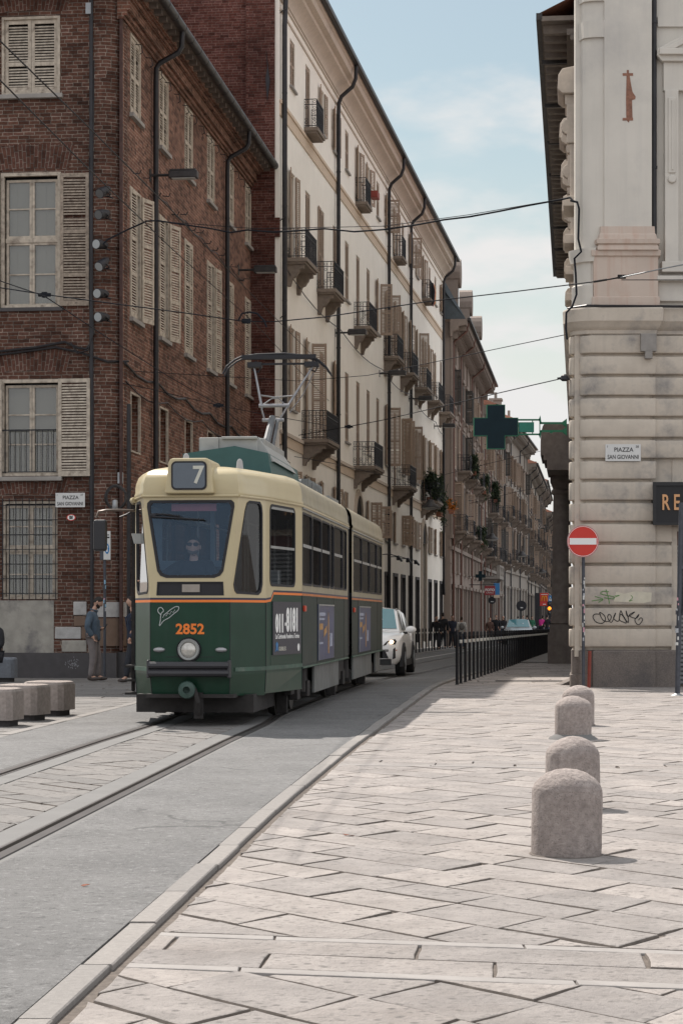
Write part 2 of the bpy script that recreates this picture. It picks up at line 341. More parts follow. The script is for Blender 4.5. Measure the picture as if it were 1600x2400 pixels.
# ================================================================ ground, road, rails, paving
LT=[(3,-4.75),(12,-4.4),(22.9,-3.82),(32,-3.15),(46,-1.9),(65,.2),(92,3.9),(119,7.9),(400,46.5)]      # left edge of the asphalt
RT=[(3,-1.25),(7,-.974),(14.77,-.43),(20,.0),(27.3,.655),(33,1.18),(38.5,1.70),(41.5,2.03),(46,2.62),(92,9.15),(119,13.0),(400,52.5)]   # right face of the kerb
TT=[(3,-3.25),(11.63,-2.66),(17.5,-2.26),(22.2,-1.94),(25.9,-1.64),(28,-1.55),(33,-1.1),(42,-.2),(46,.4),(52.5,1.55),(65,3.2),(92,6.7),(119,10.3),(400,49)]
YS=[3+.8*i for i in range(55)]+[47+3*i for i in range(26)]+[125+12*i for i in range(24)]
def strip(mb,fa,fb,z,ys,m=0,under=0):
    for y0,y1 in zip(ys,ys[1:]):
        a0,a1,b0,b1=fa(y0),fa(y1),fb(y0),fb(y1); z0,z1=gz(y0)+z,gz(y1)+z
        mb.face([(a0,y0,z0),(b0,y0,z0),(b1,y1,z1),(a1,y1,z1)],m)
        if under:
            mb.face([(b0,y0,z0),(b0,y0,z0-under),(b1,y1,z1-under),(b1,y1,z1)],m); mb.face([(a0,y0,z0-under),(a0,y0,z0),(a1,y1,z1),(a1,y1,z1-under)],m)
m_as=mat('worn asphalt',(.150,.149,.148),.8,var=.16,vs=1.3,stain=.5,stc=(.095,.095,.098),sts=.6,bump=1.0,bs=50,speck=22,crack=.22)
m_base=mat('packed joint dirt',(.125,.105,.09),.95,var=.3,vs=20,bump=.5)
m_conc=mat('rail concrete',(.165,.162,.158),.9,var=.08,vs=3,stain=.3,stc=(.13,.13,.13),bump=.3,bs=60)
m_rail=mat('polished rail steel',(.085,.08,.08),.4,.6,var=.2,vs=2)
m_groove=mat('rail groove',(.012,.010,.010),.8,var=.3)
m_kerb=mat('granite kerb',(.235,.222,.21),.85,var=.12,vs=30,rand=.12,stain=.25,stc=(.2,.19,.18),sts=4,bump=.4,bs=90)
m_slab=mat('stone slab',(.295,.271,.255),.82,var=.17,vs=4,rand=.16,stain=.6,stc=(.19,.166,.15),sts=1.1,bump=1.0,bs=30,dot=24,pits=15,streak=0)
m_slab2=mat('track slab',(.19,.182,.174),.85,var=.10,vs=5,rand=.14,stain=.35,stc=(.17,.16,.155),sts=1.4,bump=1.0,bs=26,dot=24,pits=14)
m_joint=mat('dirty slab edge',(.135,.115,.10),.95,var=.3,vs=15)
m_strip=mat('pale marble strip',(.272,.254,.242),.8,var=.10,stain=.5,stc=(.19,.175,.165),sts=4,bump=.3)
g=MB(); ys=[-60,3,20,40,60,80,100,120,200,400,900,2500]
for a,b in zip(ys,ys[1:]): g.face([(-1500,a,gz(a)+.003),(1500,a,gz(a)+.003),(1500,b,gz(b)+.003),(-1500,b,gz(b)+.003)])
struct(g.build('ground',m_base))
t=lambda d: (lambda y: pl(TT,y)+d)
g=MB(); strip(g,lambda y:pl(LT,y),t(-.80),.03,YS,under=.08); strip(g,t(.80),lambda y:pl(RT,y)-.125,.03,YS,under=.08)
YF=[y for y in YS if y>=45]; strip(g,t(-.6),t(.6),.03,YF)
struct(g.build('road',m_as,fixn=False))
g=MB(); strip(g,t(-.8),t(.8),.016,[y for y in YS if y<=48]); struct(g.build('track_bed',m_base,fixn=False))
g=MB()
for s in(-1,1):
    c=.7225*s
    strip(g,t(c-.035-.03*(s<0)*0),t(c+.035),.037,YS,0,under=.04)
    i=-s
    strip(g,t(min(c+i*.036,c+i*.078)),t(max(c+i*.036,c+i*.078)),.012,YS,1)
    strip(g,t(min(c+i*.079,c+i*.10)),t(max(c+i*.079,c+i*.10)),.036,YS,0,under=.03)
struct(g.build('tram_rails',[m_rail,m_groove],fixn=False))
g=MB()
for s in(-1,1):
    a,b=.7225*s-s*.102,.7225*s-s*.30
    strip(g,t(min(a,b)),t(max(a,b)),.032,YS,under=.03)
    a,b=.7225*s+s*.036,.7225*s+s*.079
    strip(g,t(min(a,b)),t(max(a,b)),.028,YS)
struct(g.build('rail_bedding',m_conc,fixn=False))
# kerb of single granite lengths
g=MB(); y=4.0
def kerbrow(g,fn,w,z1,y0,y1,ln):
    y=y0
    while y<y1:
        L_=ln*random.uniform(.85,1.15); j=random.uniform(-.006,.006); dz=random.uniform(-.004,.004); a,b=y+.006,y+L_-.006
        xa,xb=fn(a)+j,fn(b)+j; za,zb=gz(a)+z1+dz,gz(b)+z1+dz; e=.006
        for q in(0,):
            pa=[(xa-w,a,za-.10),(xa-w,a,za-e),(xa-w+e,a,za),(xa-e,a,za),(xa,a,za-e),(xa,a,za-.10)]
            pb=[(xb-w,b,zb-.10),(xb-w,b,zb-e),(xb-w+e,b,zb),(xb-e,b,zb),(xb,b,zb-e),(xb,b,zb-.10)]
            n=len(pa); g.idx(pa+pb,[(k,k+1,n+k+1,n+k) for k in range(n-1)]+[tuple(range(n))[::-1],tuple(range(n,2*n))])
        y+=L_
kerbrow(g,lambda y:pl(RT,y),.12,.034,4,45,1.1); kerbrow(g,lambda y:pl(RT,y),.12,.034,45,140,2.0)
kerbrow(g,lambda y:pl(LT,y)+.004,.14,.036,8,46,1.1); kerbrow(g,lambda y:pl(LT,y)+.004,.14,.06,46,140,2.0)
struct(g.build('kerb',m_kerb))
# ---- paving slabs, each one its own bevelled stone
def clip(poly,fn):
    out=[]
    for i,p in enumerate(poly):
        q=poly[(i+1)%len(poly)]; a,b=fn(p),fn(q)
        if a>=0: out.append(p)
        if (a>=0)!=(b>=0): tt=a/(a-b); out.append((lerp(p[0],q[0],tt),lerp(p[1],q[1],tt)))
    return out
def slab(g,poly,z,gap=None,bev=.006,m=0,dirty=1):
    gap=random.choice((.002,.004,.005,.008,.012)) if gap is None else gap
    n=len(poly)
    if n<3: return
    ar=sum(poly[i][0]*poly[(i+1)%n][1]-poly[(i+1)%n][0]*poly[i][1] for i in range(n))/2
    if abs(ar)<.006: return
    if ar<0: poly=poly[::-1]
    q=[]
    for i in range(n):
        p,w=poly[i],poly[(i+1)%n]; l=math.dist(p,w); k=max(1,int(l/.10))
        for j in range(k):
            jt=.0032 if j else 0; q.append((lerp(p[0],w[0],j/k)+random.uniform(-jt,jt),lerp(p[1],w[1],j/k)+random.uniform(-jt,jt)))
    poly=q; n=len(poly); cx=sum(p[0] for p in poly)/n; cy=sum(p[1] for p in poly)/n
    dz=random.uniform(-.0025,.0025); tx,ty=random.uniform(-.004,.004),random.uniform(-.004,.004)
    def sh(d):
        r=[]
        for i,(x,y) in enumerate(poly):
            a,b=poly[i-1],poly[(i+1)%n]; ex,ey=b[0]-a[0],b[1]-a[1]; l=math.hypot(ex,ey) or 1; r.append((x-ey/l*d*1.15,y+ex/l*d*1.15))
        return r
    def Z(x,y,k): return gz(y)+z+dz+tx*(x-cx)+ty*(y-cy)+k
    o=[(x,y,Z(x,y,-.045)) for x,y in sh(gap)]; o2=[(x,y,Z(x,y,-.013)) for x,y in sh(gap)]; o3=[(x,y,Z(x,y,-.002)) for x,y in sh(gap+bev*.7)]; o4=[(x,y,Z(x,y,0)) for x,y in sh(gap+bev*1.5)]
    v=o+o2+o3+o4
    for r,mm in((0,1),(1,1),(2,m)): g.idx(v,[(r*n+k,r*n+(k+1)%n,(r+1)*n+(k+1)%n,(r+1)*n+k) for k in range(n)],mm if dirty else m); v=v
    g.idx(v,[tuple(range(3*n,4*n))],m)
def pave(g,x0,x1,y0,y1,ang,w,ln,z,cuts,jit=.02,m=0,skew=90):
    # slabs in courses along one direction, their ends cut along a second one that need not be square to it
    ca,sa=math.cos(ang),math.sin(ang); cb,sb=math.cos(ang+R(skew)),math.sin(ang+R(skew)); cx,cy=(x0+x1)/2,(y0+y1)/2; ext=math.hypot(x1-x0,y1-y0)/2*1.35+1
    b=-ext
    while b<ext:
        ww=random.uniform(*w); a=-ext+random.uniform(0,.6)
        while a<ext:
            l=random.uniform(*ln); P_=lambda u,v:(cx+u*ca+v*cb,cy+u*sa+v*sb)
            mx_,my=P_(a+l/2,b+ww/2)
            if x0-.7<mx_<x1+.7 and y0-.7<my<y1+.7 and all(c((mx_,my))>-.6 for c in cuts):
                sk=random.uniform(-.03,.03)
                p=[P_(u+random.uniform(-jit,jit)*.4,v+random.uniform(-jit,jit)*.4) for u,v in [(a,b),(a+l,b),(a+l+sk,b+ww),(a+sk,b+ww)]]
                for c in cuts: p=clip(p,c) if p else p
                if p: slab(g,p,z,m=m)
            a+=l
        b+=ww
sl_=-.225                                # direction of the straight stone bands
def band(c): return lambda p:(p[1]-(c+sl_*p[0]))
def inv(fn): return lambda p:-fn(p)
g=MB(); kr=lambda p:p[0]-(pl(RT,p[1])+.045); fr=lambda p:(.17*p[1]+2.8)-p[0]
a50=R(-50)
pave(g,-2,5,4.2,9.0,a50,(.36,.45),(.50,.72),.016,[kr,fr,inv(band(7.86))],skew=104)
pave(g,-2,7,8.0,20.5,a50,(.36,.45),(.50,.72),.016,[kr,fr,band(8.78),inv(band(18.95))],skew=104)
pave(g,-2,10,16,41,a50,(.36,.48),(.5,.8),.016,[kr,fr,band(19.78),lambda p:41.2-p[1]],skew=104)
pave(g,0,13,41.2,72,R(0.1),(.5,.7),(.8,1.4),.01,[kr,fr,lambda p:p[1]-41.2])
for c0,c1 in((7.97,8.67),(19.05,19.68)):
    for k in range(2):
        w=(c1-c0)/2; x=-2.0+.4*k
        while x<9:
            l=random.uniform(.7,1.05); b0=c0+w*k; b1=b0+w
            p=[(x,b0+sl_*x),(x+l,b0+sl_*(x+l)),(x+l+.03,b1+sl_*(x+l)),(x+.03,b1+sl_*x)]
            p=clip(p,kr); 
            if p: p=clip(p,fr)
            if p: slab(g,p,.016)
            x+=l
struct(g.build('piazza_paving',[m_slab,m_joint],merge=True))
g=MB()
for c in(7.86,8.67,18.96,19.68):
    x=-1.4
    while x<8:
        l=random.uniform(1.0,1.3); p=[(x,c+sl_*x),(x+l,c+sl_*(x+l)),(x+l,c+.11+sl_*(x+l)),(x,c+.11+sl_*x)]
        p=clip(p,kr)
        if p: slab(g,p,.017,gap=.004,bev=.004,dirty=0)
        x+=l
struct(g.build('stone_strip',m_strip))
g=MB(); kl=lambda p:(pl(LT,p[1])-.14)-p[0]; fl=lambda p:p[0]+(.17*p[1]+3.2)
pave(g,-10,-2,8,33.5,R(-48),(.35,.45),(.5,.9),.01,[kl,fl])
pave(g,-12,-1,33.5,66,R(2),(.45,.6),(.8,1.3),.01,[kl,fl,lambda p:p[1]-33.5])
struct(g.build('left_paving',[m_slab2,m_joint],merge=True))
g=MB()
tl=lambda p:p[0]-(pl(TT,p[1])-.42); tr_=lambda p:(pl(TT,p[1])+.42)-p[0]
pave(g,-4,1,4,46,R(-52),(.26,.34),(.45,.75),.030,[tl,tr_,lambda p:46-p[1]],jit=.05)
struct(g.build('track_paving',[m_slab2,m_joint],merge=True))
# far pavements of the street
g=MB(); YP=[66,72,80,90,100,110,119,130,160,200,300,400]
strip(g,lambda y:pl(RT,y)+.02,lambda y:pl(RT,y)+6,.03,YP); strip(g,lambda y:pl(LT,y)-6,lambda y:pl(LT,y)-.15,.035,YP)
struct(g.build('pavement',m_slab2,fixn=False))
# white edge line in the street
g=MB(); strip(g,t(-1.55),t(-1.45),.034,[y for y in YS if 48<y<140]); struct(g.build('road_marking',mat('worn white paint',(.55,.55,.54),.8,stain=.4,sts=3),fixn=False))
# ================================================================ windows and shutters shared by the facades
CACHE={}
def cached(key,name,fn,parent,loc,rz=0):
    if key in CACHE:
        o=bpy.data.objects.new(name,CACHE[key]); COL.objects.link(o); o.parent=parent; o.location=loc; o.rotation_euler=(0,0,rz); return o
    o=fn(); o.parent=parent; o.location=loc; o.rotation_euler=(0,0,rz); CACHE[key]=o.data; return o
def shutter_mb(w,h,rails=(.0,.45,1.0),sl=.064,tilt=27):
    b=MB(); s=.075; t=.036
    b.box(0,s,0,t,0,h); b.box(w-s,w,0,t,0,h)
    ra=[.10,.085,.085][:]; zs=[]
    for k,r in enumerate(rails):
        c=lerp(.06,h-.05,r); hh=.06 if k==0 else .045; b.box(s,w-s,.002,t-.002,c-hh,c+hh); zs.append((c-hh,c+hh))
    rot=Matrix.Rotation(R(-tilt),3,'X')
    for a,c in zip(zs,zs[1:]):
        z=a[1]+sl*.5
        while z<c[0]-.01:
            if random.random()>.03: b.obox((w/2,t/2,z),w-2*s,.008,.043,Matrix.Rotation(R(-tilt+random.uniform(-5,5)),3,'X'))
            z+=sl
    return b
def shut(parent,x,y,z,w,h,m,rails=(0,.45,1),rz=0,key='',label=None):
    ov=random.choice('ab')
    o=cached(('sh',round(w,3),round(h,3),m,rails,ov),'shutter',lambda: shutter_mb(w,h,rails).build('shutter',M[m],fixn=False),parent,(x,y,z),rz)
    if label: o['label']=label
    return o
def closedleaf(parent,w,h,m,rails,y=.03):
    shut(parent,-w/2,y,0,w/2-.004,h,m,rails); shut(parent,.004,y,0,w/2-.004,h,m,rails)
# ================================================================ brick building on the corner
BX,BY=-4.99,46.5
SA=math.atan2(1,.1146); FA=SA-R(90)
bb=thing('brick_building','old red brick corner building with weathered white shutters and rounded corner','building',(BX,BY,0))
BF=Fac(bb,0,0,FA); BS=Fac(bb,0,0,SA)
LS=18.75                                 # length of the side up to the party wall
tw=[]                                    # side openings
kx=[(47.95+3.29*k-46.5)*1.0066 for k in range(6)]
H1=[(x-.53,x+.53,13.05,14.85) for x in kx]; H2=[(x-.56,x+.56,8.32,11.32) for x in kx]; H3=[(x-.52,x+.52,5.2,6.58) for x in kx[:5]]
H4=[(x-.6,x+.6,1.9,4.1) for x in kx]
b=MB(); wall(b,.10,LS,.55,15.6,H1+H2+H3+H4,.24,0,None,1); BS.put(b,'side_wall',[M['brick_side'],M['dark_in']])
b=MB(); b.box(.10,LS,-.07,.3,-.2,.56); BS.put(b,'plinth',M['plinth_dark'])
FH=[]
for cx in(-2.10,-5.4):
    FH+=[(cx-.66,cx+.66,13.32,15.04),(cx-.66,cx+.66,8.45,11.46),(cx-.68,cx+.68,4.6,6.75),(cx-.68,cx+.62,1.76,4.02)]
b=MB(); wall(b,-9,-.66,1.74,16.2,FH,.26,0,None,1); wall(b,-1.56,-.66,.54,1.74,[],0,0); BF.put(b,'front_wall',[M['brick'],M['dark_in']])
b=MB(); b.box(-9,-1.565,-.012,.2,.54,1.74); BF.put(b,'plaster_panel',M['plaster_grey'])
b=MB(); b.box(-9,-.1,-.07,.3,-.2,.545); BF.put(b,'plinth',M['plinth_dark'])
# rounded brick quoin
pts=[(-.66,.0),(-.66,-.05),(-.5,-.06)]+[(-.47+.49*math.sin(R(a)),.43-.49*math.cos(R(a))) for a in range(0,91,10)]+[(.02,.56),(.0,.56)]
b=MB(); u=0
for p,q in zip(pts,pts[1:]):
    l=math.dist(p,q); b.face([(p[0],p[1],0),(q[0],q[1],0),(q[0],q[1],16),(p[0],p[1],16)],0,[(u,0),(u+l,0),(u+l,16),(u,16)]); u+=l
BF.put(b,'rounded_corner',M['brick'],smooth=40,fixn=False)
for nm,x0,x1,z0,z1,mm in(('stone_block',-1.11,-.80,1.40,1.71,'pale_stone'),('stone_block',-1.54,-.93,.86,1.13,'pale_stone'),('stone_block',-1.10,-.82,1.15,1.38,'brown_stone'),('stone_block',-.92,-.78,.86,1.13,'brown_stone'),('stone_block',-1.38,-.80,.56,.83,'plaster_grey'),
        ):
    b=MB(); b.box(x0,x1,-.03,.1,z0,z1); BF.put(b,nm,M[mm],bevel=.02)
for z0,z1,mm in((1.36,1.70,'pale_stone'),(.70,1.33,'brown_stone')):
    pz=[(-.62,-.065)]+[(-.47+.52*math.sin(R(a)),.43-.52*math.cos(R(a))) for a in range(0,91,15)]+[(.05,.62)]
    b=MB(); loft(b,pz,[(z0,-.03),(z0,0),(z1,0),(z1,-.03)]); BF.put(b,'stone_block',M[mm],smooth=50,fixn=False)
b=MB(); b.box(.02,.12,-.01,.05,.6,15.2); BS.put(b,'corner_shade_strip',mat('shadowed brick joint',(.07,.04,.035),.9,var=.3))  # dark strip painted for the shade of the corner groove
def arch(fac,cx,z,w,h):
    b=MB(); n=18; half=w/2+.12
    for k in range(n):
        a0,a1=-half+2*half*k/n,-half+2*half*(k+1)/n; s=.16
        c=lambda x:-.05*(x/half)**2+.05
        b.face([(a0,-.006,z+c(a0)-.05),(a1,-.006,z+c(a1)-.05),(a1*(1+s),-.006,z+h+c(a1)-.05),(a0*(1+s),-.006,z+h+c(a0)-.05)],0,[(a0,0),(a1,0),(a1,h),(a0,h)])
    return fac.put(b,'brick_arch',M['brick_arch'],x=cx,fixn=False)
for cx in(-2.10,-5.4):
    arch(BF,cx,11.6,1.5,.55); arch(BF,cx,6.98,1.4,.5); arch(BF,cx,4.18,1.35,.36); arch(BF,cx,15.2,1.4,.4)
# ---- front windows
def casing(w,h,t=.07,d=.10,y0=-.02):
    b=MB(); b.box(-w/2,-w/2+t,y0,y0+d,0,h); b.box(w/2-t,w/2,y0,y0+d,0,h); b.box(-w/2+t,w/2-t,y0,y0+d,h-t,h); b.box(-w/2+t,w/2-t,y0,y0+d,0,t*.8); return b
def sashes(w,h,bars,y=.10,mid=None,t=.055):
    b=MB(); e=.06
    for s in(-1,1):
        a,c=(-w/2+e,-.004) if s<0 else (.004,w/2-e)
        zz=[(.05,h-.06)] if mid is None else [(.05,mid-.05),(mid+.05,h-.06)]
        for z0,z1 in zz:
            b.box(a,a+t,y,y+.05,z0,z1); b.box(c-t,c,y,y+.05,z0,z1); b.box(a+t,c-t,y,y+.05,z0,z0+t); b.box(a+t,c-t,y,y+.05,z1-t,z1)
            for k in range(1,bars): zc=lerp(z0,z1,k/bars); b.box(a+t,c-t,y+.005,y+.045,zc-.015,zc+.015)
    if mid: b.box(-w/2+.05,w/2-.05,y-.02,y+.06,mid-.05,mid+.05)
    return b
def panelback(w,h,y=.2,panels=True):
    b=MB(); b.box(-w/2+.07,w/2-.07,y,y+.02,.05,h-.05)
    if panels:
        for s in(-1,1):
            for z0,z1 in((.12,h*.45),(h*.52,h-.15)):
                for q in((.10,.31),(.36,w/2-.14)):
                    x0,x1=sorted((s*q[0],s*q[1])); b.box(x0,x1,y-.012,y+.001,z0,z1)
    return b
def pane(w,h,y=.135): 
    b=MB(); b.box(-w/2+.06,w/2-.06,y,y+.006,.05,h-.05); return b
for cx in(-2.10,-5.4):
    # top: closed louvres
    o=BF.put(casing(1.36,1.78,.06),'window',M['shutter_w'],x=cx,z=13.28); closedleaf(o,1.22,1.66,'shutter_w',(0,.38,1),.03)
    for c in o.children: c.location.z=.06
    b=MB(); b.box(-.75,.75,-.11,.1,-.1,-.0); b.build('sill',M['sill'],o,bevel=.01)
    # piano nobile
    o=BF.put(casing(1.40,3.08,.075),'window',M['shutter_w'],x=cx,z=8.42); sashes(1.32,3.0,2,mid=1.55).build('sash',M['shutter_w'],o,fixn=False)
    pane(1.32,3.0).build('pane',M['glass_b'],o,fixn=False); panelback(1.32,3.0).build('inner_shutter',M['pane_room'],o)
    shut(o,.70,-.09,.02,.66,3.02,'shutter_old',(0,.22,.56,1),rz=R(3)); shut(o,-1.36,-.09,.02,.66,3.02,'shutter_old',(0,.22,.56,1))
    b=MB(); b.box(-.75,.75,-.06,.1,-.08,-.0); b.build('sill',M['plinth_dark'],o)
    # window with a rail
    o=BF.put(casing(1.42,2.2,.075),'window',M['shutter_w'],x=cx,z=4.58); sashes(1.36,2.14,3).build('sash',M['shutter_w'],o,fixn=False)
    pane(1.36,2.14).build('pane',M['glass_b'],o,fixn=False); panelback(1.36,2.14,panels=False).build('inner_shutter',M['pane_room'],o)
    shut(o,.66,-.10,-.02,.74,2.22,'shutter_w',(0,.31,1),rz=R(-3)); shut(o,-1.4,-.1,-.02,.74,2.22,'shutter_w',(0,.31,1))
    b=MB()
    for x in [(-.60+.126*k) for k in range(10)]: b.box(x-.007,x+.007,-.035,-.021,.08,1.05)
    b.box(-.66,.60,-.04,-.02,1.03,1.06); b.box(-.66,.60,-.04,-.02,.08,.10); b.build('railing',M['iron'],o)
    b=MB(); b.box(-.78,.74,-.12,.1,-.12,-.02); b.build('sill',M['sill'],o,bevel=.015)
    # barred ground floor window
    o=BF.put(casing(1.28,2.24,.06,y0=.04),'window',M['shutter_w'],x=cx-.03,z=1.77); sashes(1.24,2.2,2,mid=1.13).build('sash',M['shutter_w'],o,fixn=False)
    pane(1.24,2.2).build('pane',M['glass_b'],o,fixn=False); b=MB(); b.box(-.6,.6,.2,.22,.05,2.15); b.build('curtain',M['curtain'],o)
    b=MB()
    for k in range(9): x=-.62+.155*k; b.box(x-.009,x+.009,-.05,-.032,-.02,2.30)
    for k in range(7): z=.18+.335*k-.05; b.box(-.68,.66,-.03,-.012,z-.009,z+.009)
    b.build('grille',M['iron'],o)
# ---- side windows
for k,x in enumerate(kx):
    o=cached('bw1','window',lambda: casing(1.1,1.86,.055).build('window',M['shutter_w']),bb,BS.pt(x,0,13.03),SA); closedleaf(o,1.0,1.74,'shutter_w',(0,.48,1),.0)
    for c in o.children: c.location.z=.06
    cached('bs1','sill',lambda:(lambda q:(q.box(-.62,.62,-.10,.1,-.09,-.0),q)[1])(MB()).build('sill',M['sill']),o,(0,0,0))
    o=cached('bw2','window',lambda: casing(1.16,3.04,.06).build('window',M['shutter_w']),bb,BS.pt(x,0,8.30),SA)
    cached('bs2','sill',lambda:(lambda q:(q.box(-.64,.64,-.10,.1,-.09,-.0),q)[1])(MB()).build('sill',M['sill']),o,(0,0,0))
    rl=(0,.33,.62,1)
    shut(o,-.56,-.03,.04,.56,2.96,'shutter_w',rl,rz=R(random.uniform(-4,-1)))
    if k in(0,3,5): shut(o,.58,-.06,.04,.56,2.96,'shutter_w',rl,rz=R({0:-17,3:-7,5:-11}[k]))
    elif k==1: shut(o,.58,-.06,.04,.56,2.96,'shutter_w',rl,rz=R(-17))
    else: shut(o,.004,-.02,.04,.54,2.96,'shutter_w',rl)
    if k<5:
        o=cached('bw3','window',lambda: casing(1.06,1.4,.05,.06).build('window',M['shutter_w']),bb,BS.pt(x,0,5.19),SA)
        cached('bp3','pane',lambda:(lambda q:(q.box(-.5,.5,.2,.22,.02,1.38),q)[1])(MB()).build('pane',M['brown_stone']),o,(0,0,0))
    o=cached('bw4','window',lambda: casing(1.22,2.2,.05,.06).build('window',M['plinth_dark']),bb,BS.pt(x,0,1.9),SA)
# ---- eaves, gutter, downpipes
b=MB()
for z0,z1,y in((14.95,15.03,-.06),(15.03,15.14,-.12),(15.14,15.36,-.20),(15.36,15.46,-.30),(15.46,15.58,-.44)): b.box(.0,LS,y,.1,z0,z1)
BS.put(b,'cornice',M['brick_side'])
b=MB(); b.box(-.1,LS,-.72,.0,15.58,15.66)
x=.4
while x<LS: b.box(x,x+.16,-.62,-.44,15.47,15.579); x+=.55
BS.put(b,'soffit',mat('old eave timber',(.13,.105,.09),.9,var=.3,stain=.4))
b=MB(); b.tube([(-.2,-.76,15.66),(LS+.05,-.76,15.66)],.115,10); x=.3
while x<LS: b.tube([(x,-.76,15.66),(x+.03,-.76,15.66)],.122,10); x+=1.0
BS.put(b,'gutter',M['gutter'],smooth=40)
for sx in((49.8-46.5)*1.0066,(60-46.5)*1.0066):
    b=MB(); b.tube([(sx,-.76,15.6),(sx,-.74,15.2),(sx,-.66,15.06),(sx,-.2,14.82),(sx,-.12,14.7),(sx,-.11,14.4),(sx,-.11,.1)],.065,10)
    for z in(13,10.4,7.8,5.2,2.6): b.cyl((sx,-.11,z),(sx,-.11,z+.05),.075)
    BS.put(b,'downpipe',M['pipe'],smooth=40)
b=MB(); b.face([(-.75,-.8,15.74),(LS,-.8,15.74),(LS,6,19.2),(6.5,6,19.2)]); b.face([(-.75,12.5,15.74),(LS,12.5,15.74),(LS,6,19.2),(6.5,6,19.2)]); b.face([(-.75,-.8,15.74),(6.5,6,19.2),(-.75,12.5,15.74)])
BS.put(b,'roof',M['roof_tile'],fixn=False)
b=MB(); b.box(0,LS,9.0,9.2,0,15.6); BS.put(b,'rear_wall',M['brick_side'])
b=MB(); b.box(-.7,-.64,-.1,-.04,.2,16); b.box(-.735,-.715,-.03,.0,4,16); b.tube([(-.64,-.05,.5),(-.63,-.06,5),(-.66,-.06,10),(-.62,-.05,14)],.012,5); BF.put(b,'conduit',M['pipe'])
b=MB(); b.box(-.80,-.68,-.12,0,15.05,15.3); BF.put(b,'junction_box',M['steel'])
b=MB(); b.tube([(.06,-.16,.1),(.06,-.16,6.2)],.05,8); BS.put(b,'conduit',M['pipe'],smooth=40)
# iron hooks and a slack wall cable along the side
b=MB()
for x in [1.2+1.15*k for k in range(15)]:
    z=11.75+.12*math.sin(3*x); b.tube([(x,.02,z),(x,-.16,z-.02),(x,-.2,z+.06)],.014,4)
    z=15.0-.12; b.tube([(x+.3,.02,z-.1),(x+.3,-.14,z-.12),(x+.3,-.17,z-.3),(x+.3,-.10,z-.34)],.013,4)
BS.put(b,'wall_hook',M['iron'])
b=MB(); b.tube([(.2+1.2*k,-.05,7.15-.16*math.sin(PI*(k%3)/3)-.01*k) for k in range(15)],.03,6); b.tube([(.2+1.2*k,-.05,11.75-.1*(k%2)) for k in range(3,15)],.014,5)
b.tube([(.3+1.2*k,-.04,6.75-.2*math.sin(PI*(k%4)/4)) for k in range(14)],.014,5); BS.put(b,'wall_cable',M['pipe'])
b=MB(); b.tube([(-2.9,-.05,7.42),(-2.0,-.06,7.50),(-1.3,-.05,7.62),(-1.0,-.06,7.48),(-.8,-.08,7.45),(-.66,-.08,7.6)],.028,6); b.tube([(-9,-.05,7.35),(-2.9,-.05,7.34),(-1.5,-.05,7.5),(-.9,-.07,7.36),(-.3,-.09,7.15),(0.1,.3,7.2)],.026,6)
b.tube([(-1.15,-.07,7.6),(-1.0,-.1,7.35),(-.75,-.09,7.42),(-.62,-.1,7.8),(-.68,-.09,9.2),(-.72,-.06,11.8)],.018,5); BF.put(b,'wall_cable',M['pipe'])
# ================================================================ spotlights on the corner
sp=[(240,450,20),(238,502,8),(233,573,-2),(238,620,25),(235,688,0),(237,743,0)]
names=['highest','second highest','third, dim lensed,','fourth, tipped down','fifth','lowest']
pole_x=-.30
for k,((px,py,tl_),nm) in enumerate(zip(sp,names)):
    yy=46.0; X=(px-800)/F*yy; Z=CH+(HZ-py)/F*yy
    o=thing('spotlight','black spotlight on the rounded brick corner, %s of six'%['topmost','second from the top','third from the top','third from the bottom','second from the bottom','bottommost'][k],'spotlight',(X,yy,Z),R(-28),'spotlights on the brick corner')
    d=Vector((0,-1,-.12-.02*tl_)).normalized(); b=MB(); a=d*.12; c=-d*.20
    b.cyl(a,(0,0,0),.115,.112,14); b.cyl((0,0,0),c,.112,.085,14); b.cyl(c,c-d*.08,.08,.06,12); b.build('housing',M['iron'],o,smooth=40)
    b=MB(); e=a+d*.004; b.cyl(a-d*.01,e,.10,.10,14); b.build('lens',mat('lamp glass %d'%k,(.30,.32,.33) if k>1 else (.10,.105,.11),.2,var=.05,spec=.6),o)
    b=MB(); b.tube([(.12,.02,0),(.125,.14,-.04),(0,.25,-.06),(-.125,.14,-.04),(-.12,.02,0)],.014,5); b.cyl((0,.2,-.05),(0,.42,-.06),.018); b.build('bracket',M['iron'],o)
# ================================================================ cream building
CX,CY=-1.964,65.0
CA=math.atan2(1,.1458); CL=54.7
cb=thing('cream_building','long pale cream building with tan louvred shutters and iron balconies','building',(CX,CY,0))
CF=Fac(cb,0,0,CA); CE=Fac(cb,0,0,FA)
cs=[2.43+3.163*k for k in range(17)]
TOPB={1,5,9,13}; P3B={0,2,5,8,10,12,14,16}; P2B={1,5,9,13}; AR={5,13}
holes=[]
for k,s in enumerate(cs):
    holes.append((s-.48,s+.48,18.1 if k in TOPB else 18.72,20.28)); holes.append((s-.52,s+.52,13.0 if k in P3B else 13.66,15.95))
    holes.append((s-.52,s+.52,7.38 if k in P2B else 8.15,10.85))
    if k in AR: holes.append((s-1.05,s+1.05,0,5.2))
    else: holes.append((s-.48,s+.48,4.76,6.2)); holes.append((s-.72,s+.72,0,3.2))
b=MB(); wall(b,0,CL,-.5,21.2,holes,.25,0,None,1); CF.put(b,'street_wall',[M['cream_wall'],M['dark_in']])
